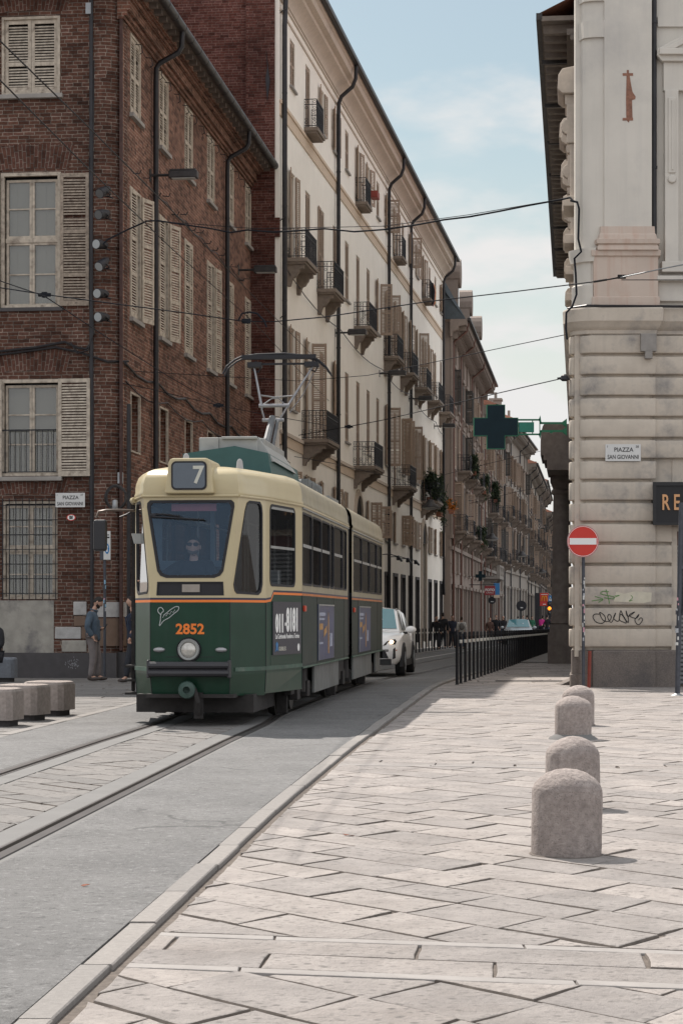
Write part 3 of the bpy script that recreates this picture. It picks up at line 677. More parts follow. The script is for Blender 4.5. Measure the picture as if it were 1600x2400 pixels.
# return of the corner and brick party wall
b=MB(); b.box(-13,-.14,0,.4,-.2,23.6); b.box(-1.05,-.14,-.16,.0,-.2,23.0); b.box(-.14,.02,-.13,-.0,13.4,14.0)
CE.put(b,'party_wall',M['brick_party'])
b=MB(); b.box(-.145,-.004,-.02,.42,-.2,21.2); CE.put(b,'stucco_edge',M['cream_wall'])
b=MB(); b.prism([(-.42,18.4),(-.36,18.75),(-.40,19.3),(-.33,18.7),(-.28,18.3),(-.36,17.7)],-.2,-.16); CE.put(b,'wall_anchor',M['iron'])
# bands
for z0,z1,y,mm in((17.28,17.74,-.035,'ochre_trim'),(17.66,17.78,-.07,'ochre_trim'),(6.84,7.26,-.035,'ochre_trim'),(7.18,7.30,-.08,'cornice_c'),(20.62,20.70,-.04,'cornice_c'),(20.95,21.05,-.05,'cornice_c')):
    b=MB(); b.box(0,CL,y,.05,z0,z1); CF.put(b,'string_course',M[mm])
b=MB(); prof=[(0,21.05),(-.08,21.07),(-.10,21.16),(-.16,21.26),(-.28,21.38),(-.42,21.46),(-.44,21.58),(-.62,21.64),(-.64,21.86),(-.70,21.90),(-.72,22.02),(0,22.02)]
n=len(prof); v=[(x,y,z) for x in(0,CL) for y,z in prof]
b.idx(v,[(k,k+1,n+k+1,n+k) for k in range(n-1)]+[tuple(range(n)),tuple(range(n,2*n))[::-1]]); CF.put(b,'cornice',M['cornice_c'],smooth=25)
b=MB(); b.box(-.1,CL+.3,-.92,-.74,21.98,22.14); b.box(-.1,CL+.3,-.8,1,22.05,22.12); CF.put(b,'gutter',M['gutter'])
b=MB(); b.face([(-.1,-.9,22.16),(CL+.3,-.9,22.16),(CL+.3,6,25.6),(-.1,6,25.6)]); b.face([(-.1,12,22.16),(CL+.3,12,22.16),(CL+.3,6,25.6),(-.1,6,25.6)]); CF.put(b,'roof',M['roof_tile'],fixn=False)
b=MB(); b.box(CL-.2,CL,0,12,0,22); b.box(0,CL,11.8,12,0,22); CF.put(b,'rear_wall',M['cream_wall'])
for sx in(.22,11.95,27.6,36.55,53.4):
    neck=[(sx,-.8,22.0),(sx,-.78,21.5),(sx,-.66,21.2),(sx,-.24,20.85),(sx,-.14,20.6)] if sx>1 else [(sx,-.2,22.0)]
    b=MB(); b.tube(neck+[(sx,-.13,20.2),(sx,-.13,3.0 if sx>50 else .2)]+([(sx+.25,-.13,2.6)] if sx>50 else []),.075 if sx>1 else .085,10)
    for z in(18,14.4,11.4,8.9,5.0): b.cyl((sx,-.13,z),(sx,-.13,z+.05),.09)
    if sx<1:
        for z in (20.6,14,10.9): b.tube([(sx,-.1,z),(sx-.12,-.2,z+.08),(sx-.2,-.1,z),(sx-.12,0,z-.06)],.016,4)
    CF.put(b,'downpipe',M['pipe'],smooth=40)
random.seed(21)
def cwin(k,s,z,w,h,state):
    key=('cw',round(w,2),round(h,2))
    o=cached(key,'window',lambda:(lambda q:q.build('window',M['cornice_c']))(casing(w+.02,h,.05,.12,.06)),cb,CF.pt(s,0,z),CA)
    rl=(0,.5,1) if h<2 else (0,.42,1)
    lw=w/2
    if state=='closed': closedleaf(o,w-.06,h-.04,'shutter_b',rl,.02)
    else:
        cached(('cp',w,h),'pane',lambda: pane(w,h,.18).build('pane',M['glass_dk'],fixn=False),o,(0,0,0))
        cached(('cs',w,h),'sash',lambda: sashes(w,h,3,.13).build('sash',M['shutter_b'],fixn=False),o,(0,0,0))
        aL,aR={'open':(4,-4),'half':(12,-80),'fan':(70,-60),'one':(3,None)}[state]
        if aL<10: aL+=random.uniform(-2,12)
        if aR is not None and aR>-10: aR-=random.uniform(-2,12)
        ha=R(aL); shut(o,-w/2-lw*math.cos(ha),-.05-lw*math.sin(ha)*1.0,.02,lw,h-.04,'shutter_b',rl,rz=ha)
        if aR is None: shut(o,.004,.02,.02,lw-.03,h-.04,'shutter_b',rl)
        else: shut(o,w/2+.01,-.05,.02,lw,h-.04,'shutter_b',rl,rz=R(aR))
    cached(('csl',round(w,2)),'sill',lambda:(lambda q:(q.box(-w/2-.1,w/2+.1,-.09,.06,-.07,0),q)[1])(MB()).build('sill',M['sill']),o,(0,0,0))
    return o
st_top=['closed','closed','open','open','closed','open','open','closed','half','open','closed','half','open','open','closed','closed','open']
st_p3=['open','closed','one','closed','closed','closed','closed','half','half','open','open','open','half','open','open','one','closed']
st_p2=['open','half','closed','one','closed','closed','closed','closed','half','closed','fan','half','open','open','open','open','open']
st_mz=['open','open','one','open','one','','half','half','open','one','fan','open','open','','open','one','open']
for k,s in enumerate(cs):
    z=18.1 if k in TOPB else 18.72; cwin(k,s,z,.96,20.28-z,st_top[k])
    z=13.0 if k in P3B else 13.66; cwin(k,s,z,1.04,15.95-z,st_p3[k])
    z=7.38 if k in P2B else 8.15; cwin(k,s,z,1.04,10.85-z,st_p2[k])
    if k not in AR:
        cwin(k,s,4.76,.96,1.44,st_mz[k])
        b=lambda:(lambda q:(q.box(-.86,-.70,-.05,.1,-.3,3.36),q.box(.70,.86,-.05,.1,-.3,3.36),q.box(-.70,.70,-.05,.1,3.2,3.36),q)[3])(MB()).build('shop_front',M['plinth_dark'])
        o=cached('shop','shop_front',b,cb,CF.pt(s,0,0),CA)
        cached('shopg','pane',lambda:(lambda q:(q.box(-.70,.70,.12,.13,-.3,3.2),q)[1])(MB()).build('pane',M['glass_dk']),o,(0,0,0))
    else:
        w=1.05
        q=MB(); N_=14
        for j in range(N_):
            a0,a1=PI-PI*j/N_,PI-PI*(j+1)/N_
            for r0,r1,y in((w,w+.14,-.10),(w+.14,w+.26,-.06)):
                P=lambda r,a,yy:(r*math.cos(a),yy,5.2+r*math.sin(a))
                q.idx([P(r0,a0,y),P(r1,a0,y),P(r1,a1,y),P(r0,a1,y),P(r0,a0,.1),P(r1,a0,.1),P(r1,a1,.1),P(r0,a1,.1)],[(0,1,2,3),(1,5,6,2),(0,3,7,4)])
            q.face([(w*math.cos(a0),-.012,5.2+w*math.sin(a0)),(w*math.cos(a1),-.012,5.2+w*math.sin(a1)),(0,-.012,5.2)],1)
        for sg in(-1,1): q.box(min(sg*w,sg*(w+.26)),max(sg*w,sg*(w+.26)),-.08,.1,-.3,5.2)
        o=CF.put(q,'archway',[M['cornice_c'],M['dark_in']],x=s)
        q=MB(); q.box(-w,w,.15,.2,-.3,5.2)
        for sg in(-1,1):
            for z0,z1 in((.2,1.6),(1.9,3.4),(3.6,5.0)): q.box(min(sg*.12,sg*.9),max(sg*.12,sg*.9),.12,.151,z0,z1)
        q.build('door',M['slab_stone'],o)
# ---- balconies
def rail_mb(w,d,h=1.0,step=.115):
    b=MB()
    def run(p,q):
        p=Vector(p); q=Vector(q); L_=(q-p).length; n=max(2,int(L_/step)); dr=(q-p)/L_
        for z in(.06,.78,.96): b.tube([p+Vector((0,0,z)),q+Vector((0,0,z))],.016,4)
        for k in range(n+1):
            c=p+dr*(L_*k/n); b.box(c.x-.008,c.x+.008,c.y-.008,c.y+.008,.0,.97)
            if k<n and k%2==0:
                for zc,r in((.87,.045),(.17,.05),(.28,.045),(.68,.045)):
                    cc=p+dr*(L_*(k+.5)/n); b.tube([cc+dr*(r*math.cos(t_*.9))+Vector((0,0,zc-.0+r*math.sin(t_*.9))) for t_ in range(7)],.008,4,closed=True)
    run((-w/2,0,0),(-w/2,-d,0)); run((-w/2,-d,0),(w/2,-d,0)); run((w/2,-d,0),(w/2,0,0)); return b
def slab_mb(w,d,t=.12,brk=True,bh=.62):
    b=MB(); b.box(-w/2-.06,w/2+.06,-d-.06,.1,-t,0); b.box(-w/2,w/2,-d,.1,-t-.07,-t)
    if brk:
        for x in(-w/2+.22,w/2-.22):
            pr=[(0,-t-.07),(-d+.08,-t-.07),(-d+.08,-t-.2),(-d+.2,-t-.22),(-d+.24,-t-.32),(-d*.55,-t-.36),(-d*.45,-t-.46),(-d*.3,-t-.5),(-d*.22,-t-.62),(-.14,-t-bh),(-.1,-t-bh-.14),(0,-t-bh-.14)]
            b.prism(pr,x-.12,x+.12,'yz')
    return b
def balcony(s,z,w,d,brk=True):
    o=cached(('bal',w,d,brk),'balcony',lambda: slab_mb(w,d,brk=brk).build('balcony',M['slab_stone']),cb,CF.pt(s,0,z),CA)
    cached(('rail',w,d),'railing',lambda: rail_mb(w,d).build('railing',M['iron'],fixn=False),o,(0,0,0))
    return o
for k in TOPB: balcony(cs[k],18.02,1.5,.42,False)
for k in P3B: balcony(cs[k],12.96,2.3,.62)
for k in P2B: balcony(cs[k],7.36,2.7 if k in AR else 2.5,.85)
# cables, small spot cluster on the wall
b=MB(); 
for (s0,z0),(s1,z1) in zip([(0.5,12.5),(12.4,12.2),(25.3,12.2),(36.5,12.3),(49,12.1)],[(12.4,12.2),(25.3,12.2),(36.5,12.3),(49,12.1),(54,11.9)]):
    b.tube([(lerp(s0,s1,q/6),-.12,lerp(z0,z1,q/6)-.25*math.sin(PI*q/6)) for q in range(7)],.018,5)
CF.put(b,'wall_cable',M['pipe'])
# ================================================================ street lamps on the walls
def wlamp(fac,s,z,label):
    p=fac.pt(s,0,z); base=fac.p.location
    o=thing('street_lamp',label,'street lamp',(base.x+p[0],base.y+p[1],z),fac.a,'box street lamps on the facades')
    b=MB(); b.box(-.14,.14,-1.18,-.48,-.09,.08); b.prism([(-.14,.08),(.14,.08),(.10,.13),(-.10,.13)],-1.15,-.5); b.build('lamp_head',M['gutter'],o,bevel=.02)
    b=MB(); b.box(-.11,.11,-1.12,-.56,-.105,-.088); b.build('diffuser',mat('lamp diffuser',(.45,.45,.43),.4,var=.05),o)
    b=MB(); b.cyl((0,0,0),(0,-.5,0),.035); b.box(-.08,.08,-.02,.0,-.15,.15); b.build('arm',M['gutter'],o)
    return o
wlamp(BS,(49.6-46.5)*1.0066,12.05,'grey box street lamp beside the nearer downpipe on the brick wall')
wlamp(BS,(62.6-46.5)*1.0066,11.95,'grey box street lamp near the far end of the brick wall')
wlamp(CF,12.0,12.0,'box street lamp on the cream wall, the one nearest the square')
wlamp(CF,25.1,12.0,'box street lamp on the cream wall by the second downpipe')
wlamp(CF,36.6,12.1,'box street lamp on the cream wall hung below the row of far balconies')
wlamp(CF,49.2,11.9,'box street lamp on the cream wall, farthest along it')
# ================================================================ palaces farther down the street
random.seed(5)
def palazzo(Y0,Y1,X0,dx,H,wallc,trimc,label,nb,style,ends=True,roof='slate',bal=True,name='palace'):
    ang=math.atan2(1,dx); L_=(Y1-Y0)*math.hypot(1,dx)
    o=thing(name,label,'building',(X0,Y0,gz(Y0)),0,'palaces farther down the street'); f=Fac(o,0,0,ang)
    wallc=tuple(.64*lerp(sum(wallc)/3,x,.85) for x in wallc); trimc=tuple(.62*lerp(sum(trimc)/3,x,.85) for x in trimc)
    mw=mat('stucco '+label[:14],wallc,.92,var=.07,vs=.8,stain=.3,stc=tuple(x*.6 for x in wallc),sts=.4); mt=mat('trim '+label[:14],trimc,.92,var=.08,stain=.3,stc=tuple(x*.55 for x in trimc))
    bay=L_/nb; ss=[bay*(k+.5) for k in range(nb)]; FL=[(H*.06,H*.22,1.3),(H*.36,H*.36+2.9,1.1),(H*.56,H*.56+2.7,1.05),(H*.75,H*.75+2.1,1.0)]
    if style==1: FL[0]=(0.0,3.4,1.7); FL.insert(1,(H*.235,H*.235+1.7,1.1))
    hs=[(s-w/2,s+w/2,z0,z1) for s in ss for z0,z1,w in FL]
    b=MB(); wall(b,0,L_,-1,H,hs,.25,0,None,1); b.face([(0,0,-1),(0,0,H),(0,9,H),(0,9,-1)]); b.face([(L_,0,-1),(L_,9,-1),(L_,9,H),(L_,0,H)]); f.put(b,'wall',[mw,M['dark_in']])
    # string courses, quoins and cornice
    b=MB()
    for z in(H*.30,H*.335,H*.70): b.box(-.05,L_+.05,-.14,.05,z,z+.22)
    for z in [H*.30*q/7 for q in range(1,7)]: b.box(0,.9,-.06,.02,z,z+.04)
    f.put(b,'string_course',mt)
    for x in [.0]+[bay*k-.22 for k in range(1,nb)]+[L_-.5]:
        if style==1 or random.random()<.4: b=MB(); b.box(x,x+.44,-.12,.05,H*.335+.22,H-.7); f.put(b,'pilaster',mt)
    b=MB(); prof=[(0,H-.9),(-.12,H-.86),(-.16,H-.6),(-.45,H-.5),(-.5,H-.3),(-.95,H-.22),(-1.0,H+.05),(-1.06,H+.1),(0,H+.1)]; n=len(prof)
    b.idx([(x,y,z) for x in(-.3,L_+.3) for y,z in prof],[(k,k+1,n+k+1,n+k) for k in range(n-1)]+[tuple(range(n)),tuple(range(n,2*n))[::-1]])
    x=.2
    while x<L_: b.box(x,x+.22,-.9,-.12,H-.5,H-.23); b.box(x+.05,x+.17,-.42,-.1,H-.95,H-.5); x+=.8
    f.put(b,'cornice',mt)
    b=MB(); b.box(-.3,L_+.3,-1.2,-1.0,H+.02,H+.16); f.put(b,'gutter',M['gutter'])
    b=MB()
    if roof=='slate':
        b.idx([(-.3,-.9,H+.12),(L_+.3,-.9,H+.12),(L_+.3,.2,H+1.6),(L_-.1,1.0,H+3.6),(-.3,.2,H+1.6),(.1,1.0,H+3.6),(L_,6,H+4.4),(0,6,H+4.4),(L_+.3,9,H),(-.3,9,H)],[(0,1,2,4),(4,2,3,5),(5,3,6,7),(1,8,6,3),(1,3,2),(0,4,5),(0,5,7,9)])
        rm=M['slate']
    else:
        b.idx([(-.3,-1.2,H+.14),(L_+.3,-1.2,H+.14),(L_-2,5,H+2.8),(2,5,H+2.8),(L_+.3,11,H),(-.3,11,H)],[(0,1,2,3),(1,4,2),(0,3,5)]); rm=M['roof_tile']
    f.put(b,'roof',rm,fixn=False)
    for s in (ss[::3] if roof=='slate' else ss[1::4]):
        b=MB()
        if roof=='slate':
            b.box(s-.7,s+.7,-.35,2,H+.4,H+3.3); b.lathe([(0,-.5),(.85,-.5),(.85,1.6),(0,1.6)],14,(s,0,H+3.1),0,'y'); b.box(s-.45,s+.45,-.37,-.3,H+1.0,H+2.6,1)
            f.put(b,'dormer',[mt,M['glass_dk']])
        else:
            b.box(s-.6,s+.6,.6,1.6,H,H+2.6+.5*math.sin(s)); b.box(s-.7,s+.7,.5,1.7,H+2.4+.5*math.sin(s),H+2.6+.5*math.sin(s)); b.cyl((s-.2,1.1,H+2.5),(s-.2,1.1,H+3.2),.14); f.put(b,'chimney',mt)
    for k,s in enumerate(ss):
        for j,(z0,z1,w) in enumerate(FL):
            key=('pw',round(w,2),round(z1-z0,2),name)
            q=cached(key,'window',lambda:(lambda m_:(m_.box(-w/2,w/2,.16,.18,0,z1-z0,1),m_.box(-.03,.03,.10,.16,0,z1-z0),m_.box(-w/2-.16,-w/2,-.08,.05,0,z1-z0+.1),m_.box(w/2,w/2+.16,-.08,.05,0,z1-z0+.1),m_.box(-w/2-.3,w/2+.3,-.22,.05,z1-z0+.1,z1-z0+.3),m_.box(-w/2-.22,w/2+.22,-.18,.05,-.14,0),m_)[6])(MB()).build('window',[mt,M['glass_dk']]),o,f.pt(s,0,z0),ang)
            if j>=1 and not(style==1 and j==1):
                sm=random.choice(['shutter_b','slab_stone','shutter_b'])
                if sm=='slab_stone': sm='shutter_d'
                for sg in(-1,1):
                    a=random.choice([4,6,70,5]); 
                    x_=(-w/2-w/2*math.cos(R(a))) if sg<0 else w/2
                    y_=-.1-(w/2*math.sin(R(a)) if sg<0 else 0)
                    shut(q,x_,y_,0,w/2,z1-z0,sm,(0,.45,1),rz=R(a)*(-sg))
            if bal and j in((2,3) if style==1 else (1,2)) and (k+j)%2==0:
                bo=cached(('pbal',),'balcony',lambda: slab_mb(2.2,.85).build('balcony',M['slab_stone']),o,f.pt(s,0,z0-.02),ang)
                cached(('prail',),'railing',lambda: rail_mb(2.2,.85,step=.16).build('railing',M['iron'],fixn=False),bo,(0,0,0))
    for x in [.7]+[bay*k for k in range(2,nb,3)]:
        b=MB(); b.tube([(x,-1.0,H),(x,-.9,H-.5),(x,-.16,H-1.1),(x,-.14,H-1.5),(x,-.14,.3)],.07,8); f.put(b,'downpipe',copper if style==1 else M['pipe'],smooth=40)
    return o,f,ss,FL
M['shutter_d']=mat('dark grey shutter',(.085,.08,.075),.75,var=.1)
copper=mat('copper downpipe',(.13,.065,.05),.5,.3,var=.2)
pal=[]
ex=[(119.6,7.4),(154,11.6),(182,15.3),(216,20.55),(260,26.1),(305,31.3),(350,36.7),(420,45.5)]
def pz(Y0,Y1,H,*k,**kw):
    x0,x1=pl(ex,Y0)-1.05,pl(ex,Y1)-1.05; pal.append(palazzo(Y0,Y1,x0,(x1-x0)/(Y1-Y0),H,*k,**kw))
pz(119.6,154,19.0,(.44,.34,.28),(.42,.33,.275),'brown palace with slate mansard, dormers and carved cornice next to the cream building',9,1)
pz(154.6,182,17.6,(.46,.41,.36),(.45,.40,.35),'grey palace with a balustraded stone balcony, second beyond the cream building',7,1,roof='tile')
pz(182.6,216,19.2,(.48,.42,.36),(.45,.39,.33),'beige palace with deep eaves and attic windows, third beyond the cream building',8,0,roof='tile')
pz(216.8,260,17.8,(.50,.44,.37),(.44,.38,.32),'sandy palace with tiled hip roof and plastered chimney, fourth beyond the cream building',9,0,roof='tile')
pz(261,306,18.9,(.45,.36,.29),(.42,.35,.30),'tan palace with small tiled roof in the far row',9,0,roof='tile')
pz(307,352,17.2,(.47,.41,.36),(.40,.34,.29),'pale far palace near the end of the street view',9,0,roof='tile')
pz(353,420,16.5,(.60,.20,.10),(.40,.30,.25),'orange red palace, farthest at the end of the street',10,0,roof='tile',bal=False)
# ================================================================ building on the right
CX2,CY2=4.49,39.5
rb=thing('corner_palace','pale rusticated stucco palace with rounded corner at the right edge','building',(CX2,CY2,0))
RF=Fac(rb,0,0,0)
m_ru=mat('rusticated stucco',(.52,.46,.39),.92,var=.10,vs=3,stain=.9,stc=(.215,.205,.20),sts=1.5,bump=.15,bs=20,streak=.18)
m_up=mat('upper grey stucco',(.60,.565,.51),.92,var=.05,vs=1.2,stain=.5,stc=(.40,.385,.37),sts=.7,bump=.1,bs=25,streak=.2)
m_warm=mat('warm stained stucco',(.54,.45,.385),.92,var=.06,vs=1.5,stain=.5,stc=(.44,.25,.18),sts=.8,streak=.45)
m_gr=mat('grey granite plinth',(.165,.14,.125),.85,var=.25,vs=40,stain=.6,stc=(.06,.06,.065),sts=1.2,bump=.3)
SD=(.1142/1.00650,1/1.00650)                # direction of its street side
def sidept(t,o=0): return (SD[0]*t-SD[1]*o*1.0,SD[1]*t+SD[0]*o)
far=sidept(68)
up=[far,sidept(.34),(.02,.26),(.03,.14),(.13,.12),(.14,.03)]+[(.14+.40*math.sin(R(a)),.25-.40*math.cos(R(a))+.0) for a in range(15,91,15)][:0]
up+=[(.15,-.01),(.20,-.06),(.28,-.10),(.38,-.125),(.50,-.135),(.545,-.135),(.55,-.17),(1.46,-.17),(1.465,.04),(4.5,.04)]
b=MB(); loft(b,up,[(7.25,0),(20.5,0)]); RF.put(b,'upper_wall',m_up,smooth=28,fixn=False)
b=MB(); b.box(0,.0001,0,.0001,0,.0001)
# pilaster base mouldings and pedestal
pp=[(.50,.0),(.52,-.17),(1.46,-.17),(1.48,.05)]
b=MB(); loft(b,pp,[(8.40,0),(8.40,.12),(8.46,.12),(8.50,.10),(8.52,.14),(8.60,.15),(8.62,.09),(8.70,.08),(8.72,.06),(8.86,.05),(8.87,0)]); RF.put(b,'pilaster_base',m_warm,smooth=35,fixn=False)
pp=[(.33,.1),(.34,-.19),(1.58,-.19),(1.60,.05)]
b=MB(); loft(b,pp,[(7.28,.0),(7.30,.03),(7.50,.03),(7.52,0),(8.28,0),(8.30,.04),(8.40,.05),(8.42,.02),(8.42,-.2)]); RF.put(b,'pedestal',m_warm,fixn=False)
cp=[sidept(.8,.05),sidept(.2,.06),(.05,.04),(.12,-.06),(.22,-.13),(.33,-.17),(.34,-.10)]
b=MB(); loft(b,cp,[(7.28,0),(7.75,0),(7.78,-.04),(8.18,-.04),(8.20,.02),(8.30,.03),(8.42,.06),(8.45,.06),(8.45,-.2)]); RF.put(b,'column_base',m_up,smooth=35,fixn=False)
for z0,z1 in((12.5,12.82),(13.2,13.45)):
    b=MB(); loft(b,[(.14,.1),(.20,-.07),(.28,-.11),(.38,-.135),(.50,-.145),(.552,-.1)],[(z0,0),(z0,.05),(z1,.06),(z1,0)]); RF.put(b,'column_band',m_up,smooth=35,fixn=False)
# big ledge over the ground floor
lp=[far,sidept(.34,.12),(-.10,.20),(-.06,.02),(.05,-.08),(.20,-.17),(.33,-.20),(1.58,-.20),(1.62,-.09),(4.5,-.09)]
b=MB(); loft(b,lp,[(6.80,-.10),(6.81,-.04),(6.88,-.03),(6.90,.0),(6.96,.05),(7.02,.08),(7.04,.10),(7.27,.11),(7.30,.09),(7.31,-.2)]); RF.put(b,'ledge',m_ru,smooth=35,fixn=False)
b=MB(); b.tube([(-.12,.1,7.33),(.2,-.27,7.33),(.5,-.30,7.32),(4.4,-.2,7.31)],.025,6); RF.put(b,'ledge_cable',M['pipe'])
# rusticated courses
rp=[sidept(6,-.0),sidept(.30,.06),(-.09,.20),(-.09,.10),(-.05,.05),(.085,.05),(.10,.03),(.10,-.02),(.14,-.07),(.22,-.12),(.31,-.15),(1.535,-.15),(1.545,-.11),(1.56,-.09)]
rp_lo=rp+[(1.86,-.09),(1.87,.2)]; rp_hi=rp+[(4.5,-.09)]
def rust(z0,z1,plan): return [(z0,-.10),(z0+.065,-.10),(z0+.062,-.02),(z0+.072,-.006),(z0+.09,0),(z1-.02,0),(z1-.008,-.004),(z1,-.016),(z1+.0005,-.10)]
b=MB(); ztop=6.78; nb=15; zb=.73; ph=(ztop-zb)/nb
for k in range(nb):
    z0=zb+ph*k; loft(b,rp_lo if z0<2.9 else (rp if z0<4.0 else rp_hi),rust(z0,z0+ph,0))
RF.put(b,'rusticated_wall',m_ru,smooth=40,fixn=False)
b=MB()
b.box(-.0,1.88,0.02,.3,.6,6.8); b.box(1.85,4.5,.3,.4,-.1,7); b.box(1.88,4.5,0.0,.3,3.02,6.8); RF.put(b,'core_wall',m_ru)
# granite plinth
gp=[sidept(6,.02),sidept(.30,.07),(-.05,.16),(-.04,.08),(.06,.06),(.10,-.04),(.34,-.06)]
b=MB(); loft(b,gp,[(-.1,.03),(.25,.03),(.26,0),(.72,0),(.735,-.1)]); loft(b,[(.33,.1),(.335,-.18),(1.53,-.18),(1.54,-.12),(1.95,-.12),(1.96,.2)],[(-.1,.0),(.70,0),(.72,-.02),(.735,-.1)]); RF.put(b,'plinth',m_gr,fixn=False)
# door jamb, shutter and sign box
b=MB(); b.box(1.86,1.97,-.03,.3,.73,3.1); RF.put(b,'jamb',m_ru)
b=MB(); z=.06
while z<2.75: b.prism([(.20,z),(.17,z+.02),(.165,z+.06),(.185,z+.075),(.2,z+.08)],1.97,4.2,'yz'); z+=.085
RF.put(b,'roller_shutter',M['steel'],fixn=True)
b=MB(); b.box(1.97,4.2,.1,.3,2.75,3.02); RF.put(b,'shutter_box',mat('dark red shutter box',(.10,.03,.03),.5))
# pieces on the upper wall
b=MB(); b.prism([(.98,10.90),(.90,10.90),(.90,10.95),(.97,10.95),(.965,11.30),(.975,11.76),(.90,11.76),(.90,11.81),(.98,11.81),(.98,11.87),(1.02,11.87),(1.02,11.81),(1.10,11.81),(1.10,11.76),(1.035,11.76),(1.06,11.60),(1.09,11.45),(1.15,11.36),(1.14,11.31),(1.08,11.29),(1.09,10.96),(1.10,10.95),(1.10,10.90),(1.03,10.90),(1.02,10.86)],-.176,-.168); RF.put(b,'bare_brick_scar',mat('exposed brick',(.26,.13,.09),.95,var=.25,vs=20,stain=.5,stc=(.1,.06,.05),sts=9))
b=MB(); b.tube([(1.52,-.05,8.7),(1.52,-.05,20.4)],.055,10); 
for z in(10,12.8,16): b.cyl((1.52,-.05,z),(1.52,-.05,z+.05),.068)
RF.put(b,'downpipe',M['pipe'],smooth=40)
b=MB(); b.box(1.24,1.54,-.26,-.14,6.46,6.80); b.box(1.32,1.46,-.27,-.16,6.32,6.46); RF.put(b,'meter_box',M['sill'],bevel=.008)
b=MB(); b.box(1.60,4.4,-.02,.06,12.75,12.95); RF.put(b,'string_course',m_up)
b=MB()
b.prism([(1.57,12.28),(1.57,12.16),(1.66,12.05),(2.85,12.05),(2.85,12.95),(2.75,12.93)],-.16,.05); b.prism([(1.7,12.28),(2.7,12.86),(2.7,12.7),(1.9,12.28)],-.22,-.16); b.box(1.60,2.85,-.24,.05,12.16,12.28)
b.box(1.70,2.85,-.08,.05,11.5,12.05); b.box(1.72,1.98,-.14,.05,8.1,11.5); b.box(1.78,1.92,-.17,-.13,9.9,11.35); b.box(1.84,1.88,-.19,-.165,9.95,11.3); b.lathe([(0,-.2),(.07,-.2),(.09,-.14),(0,-.14)],12,(1.85,0,9.78),0,'y')
b.box(1.66,2.85,-.16,.05,8.0,8.2); b.box(1.56,2.85,-.20,.05,7.82,7.92); b.box(1.6,2.85,-.06,.05,7.45,7.82)
n_=len(b.v); b.v+=[(5.7-x,y,z) for x,y,z in b.v]; b.f+=[[q+n_ for q in f[::-1]] for f in list(b.f)]; b.m+=list(b.m); b.uv+=list(b.uv)
RF.put(b,'window_surround',m_up,bevel=.012)
b=MB(); b.box(2.12,3.58,.03,.038,8.3,11.4); RF.put(b,'window',M['glass_dk'])
# side along the street: eaves, hoods and portal column
SFr=Fac(rb,far[0],far[1],math.atan2(-SD[1],-SD[0]))   # runs from the far end back to the corner
LR=68.0; HR=19.4
b=MB(); b.box(0,LR-.4,0.0,.3,-.5,HR); b.box(0,.2,0,10,-.5,HR); SFr.put(b,'street_wall',m_up)
b=MB(); b.box(-1,LR-22,-1.0,0,HR-.16,HR-.02)
x=.3
while x<LR-22: b.box(x,x+.25,-.95,-.0,HR-.42,HR-.161); x+=.9
for zz,yy in((HR-.6,-.25),(HR-.75,-.14)): b.box(-.5,LR-22,yy,.05,zz,zz+.18)
SFr.put(b,'eaves',mat('brown eave stucco',(.17,.148,.13),.9,var=.12,stain=.4,stc=(.12,.10,.085)))
b=MB(); b.box(-1,LR-22,-1.16,-.98,HR-.12,HR+.08)
for x in [3+5.6*k for k in range(8)]: b.box(x,x+.10,-1.05,-.05,HR-.46,HR-.34)
SFr.put(b,'gutter',M['gutter'])
b=MB(); b.face([(-1,-1.1,HR+.06),(LR-22,-1.1,HR+.06),(LR-22,5,HR+3),(-1,5,HR+3)]); SFr.put(b,'roof',M['roof_tile'],fixn=False)
for k,yd in enumerate((50.5,55.5,60.5,65.5,71,77,84)):
    x=LR-(yd-CY2)*1.0065; sc=1
    b=MB()
    b.prism([(0,14.75),(-.30,14.7),(-.40,14.55),(-.42,14.2),(-.30,14.1),(0,14.1)],x-.75,x+.75,'yz'); b.box(x-.6,x+.6,-.24,0,13.85,14.1)
    for sg in(-.55,.55):
        b.box(x+sg-.12,x+sg+.12,-.2,0,12.9,13.85); b.lathe([(0,-.13),(.19,-.12),(.19,.12),(0,.13)],12,(x+sg,-.15,13.3),0,'x')
    b.box(x-.75,x+.75,-.28,0,11.35,11.6); b.box(x-.6,x+.6,-.12,0,11.6,12.9)
    SFr.put(b,'window_hood',mat('pale carved hood',(.52,.46,.40),.9,var=.08,stain=.3) if k==0 else bpy.data.materials['pale carved hood'],bevel=.02)
xc=LR-(65-CY2)*1.0065
b=MB(); z0=gz(65)
b.lathe([(.33,z0+1.25),(.36,z0+1.3),(.34,z0+1.4),(.30,z0+3.0),(.27,z0+5.35),(.33,z0+5.4),(.33,z0+5.5),(.28,z0+5.55),(.36,z0+5.75)],18,(xc,-.42,0)); b.box(xc-.42,xc+.42,-.86,0,z0-.1,z0+1.0); b.box(xc-.38,xc+.38,-.8,0,z0+1.0,z0+1.25)
b.box(xc-.42,xc+.42,-.78,0,z0+5.75,z0+5.95); b.box(xc-.46,xc+3,-.85,0,z0+5.95,z0+6.25); b.box(xc-.5,xc+3,-.95,0,z0+6.25,z0+6.4); b.box(xc-.55,xc+3,-1.04,0,z0+6.4,z0+6.72)
n=10; pts=[(-1.04+.0*k,z0+6.72) for k in range(1)]+[(-1.04+.12*(1-math.cos(PI/2*k/n)),z0+6.72+.62*math.sin(PI/2*k/n)) for k in range(n+1)]+[(0,z0+7.34),(0,z0+6.72)]
b.prism(pts,xc-.5,xc+3,'yz')
SFr.put(b,'portal',mat('dark portal stone',(.165,.14,.125),.85,var=.2,stain=.5,stc=(.07,.06,.058)),smooth=35)
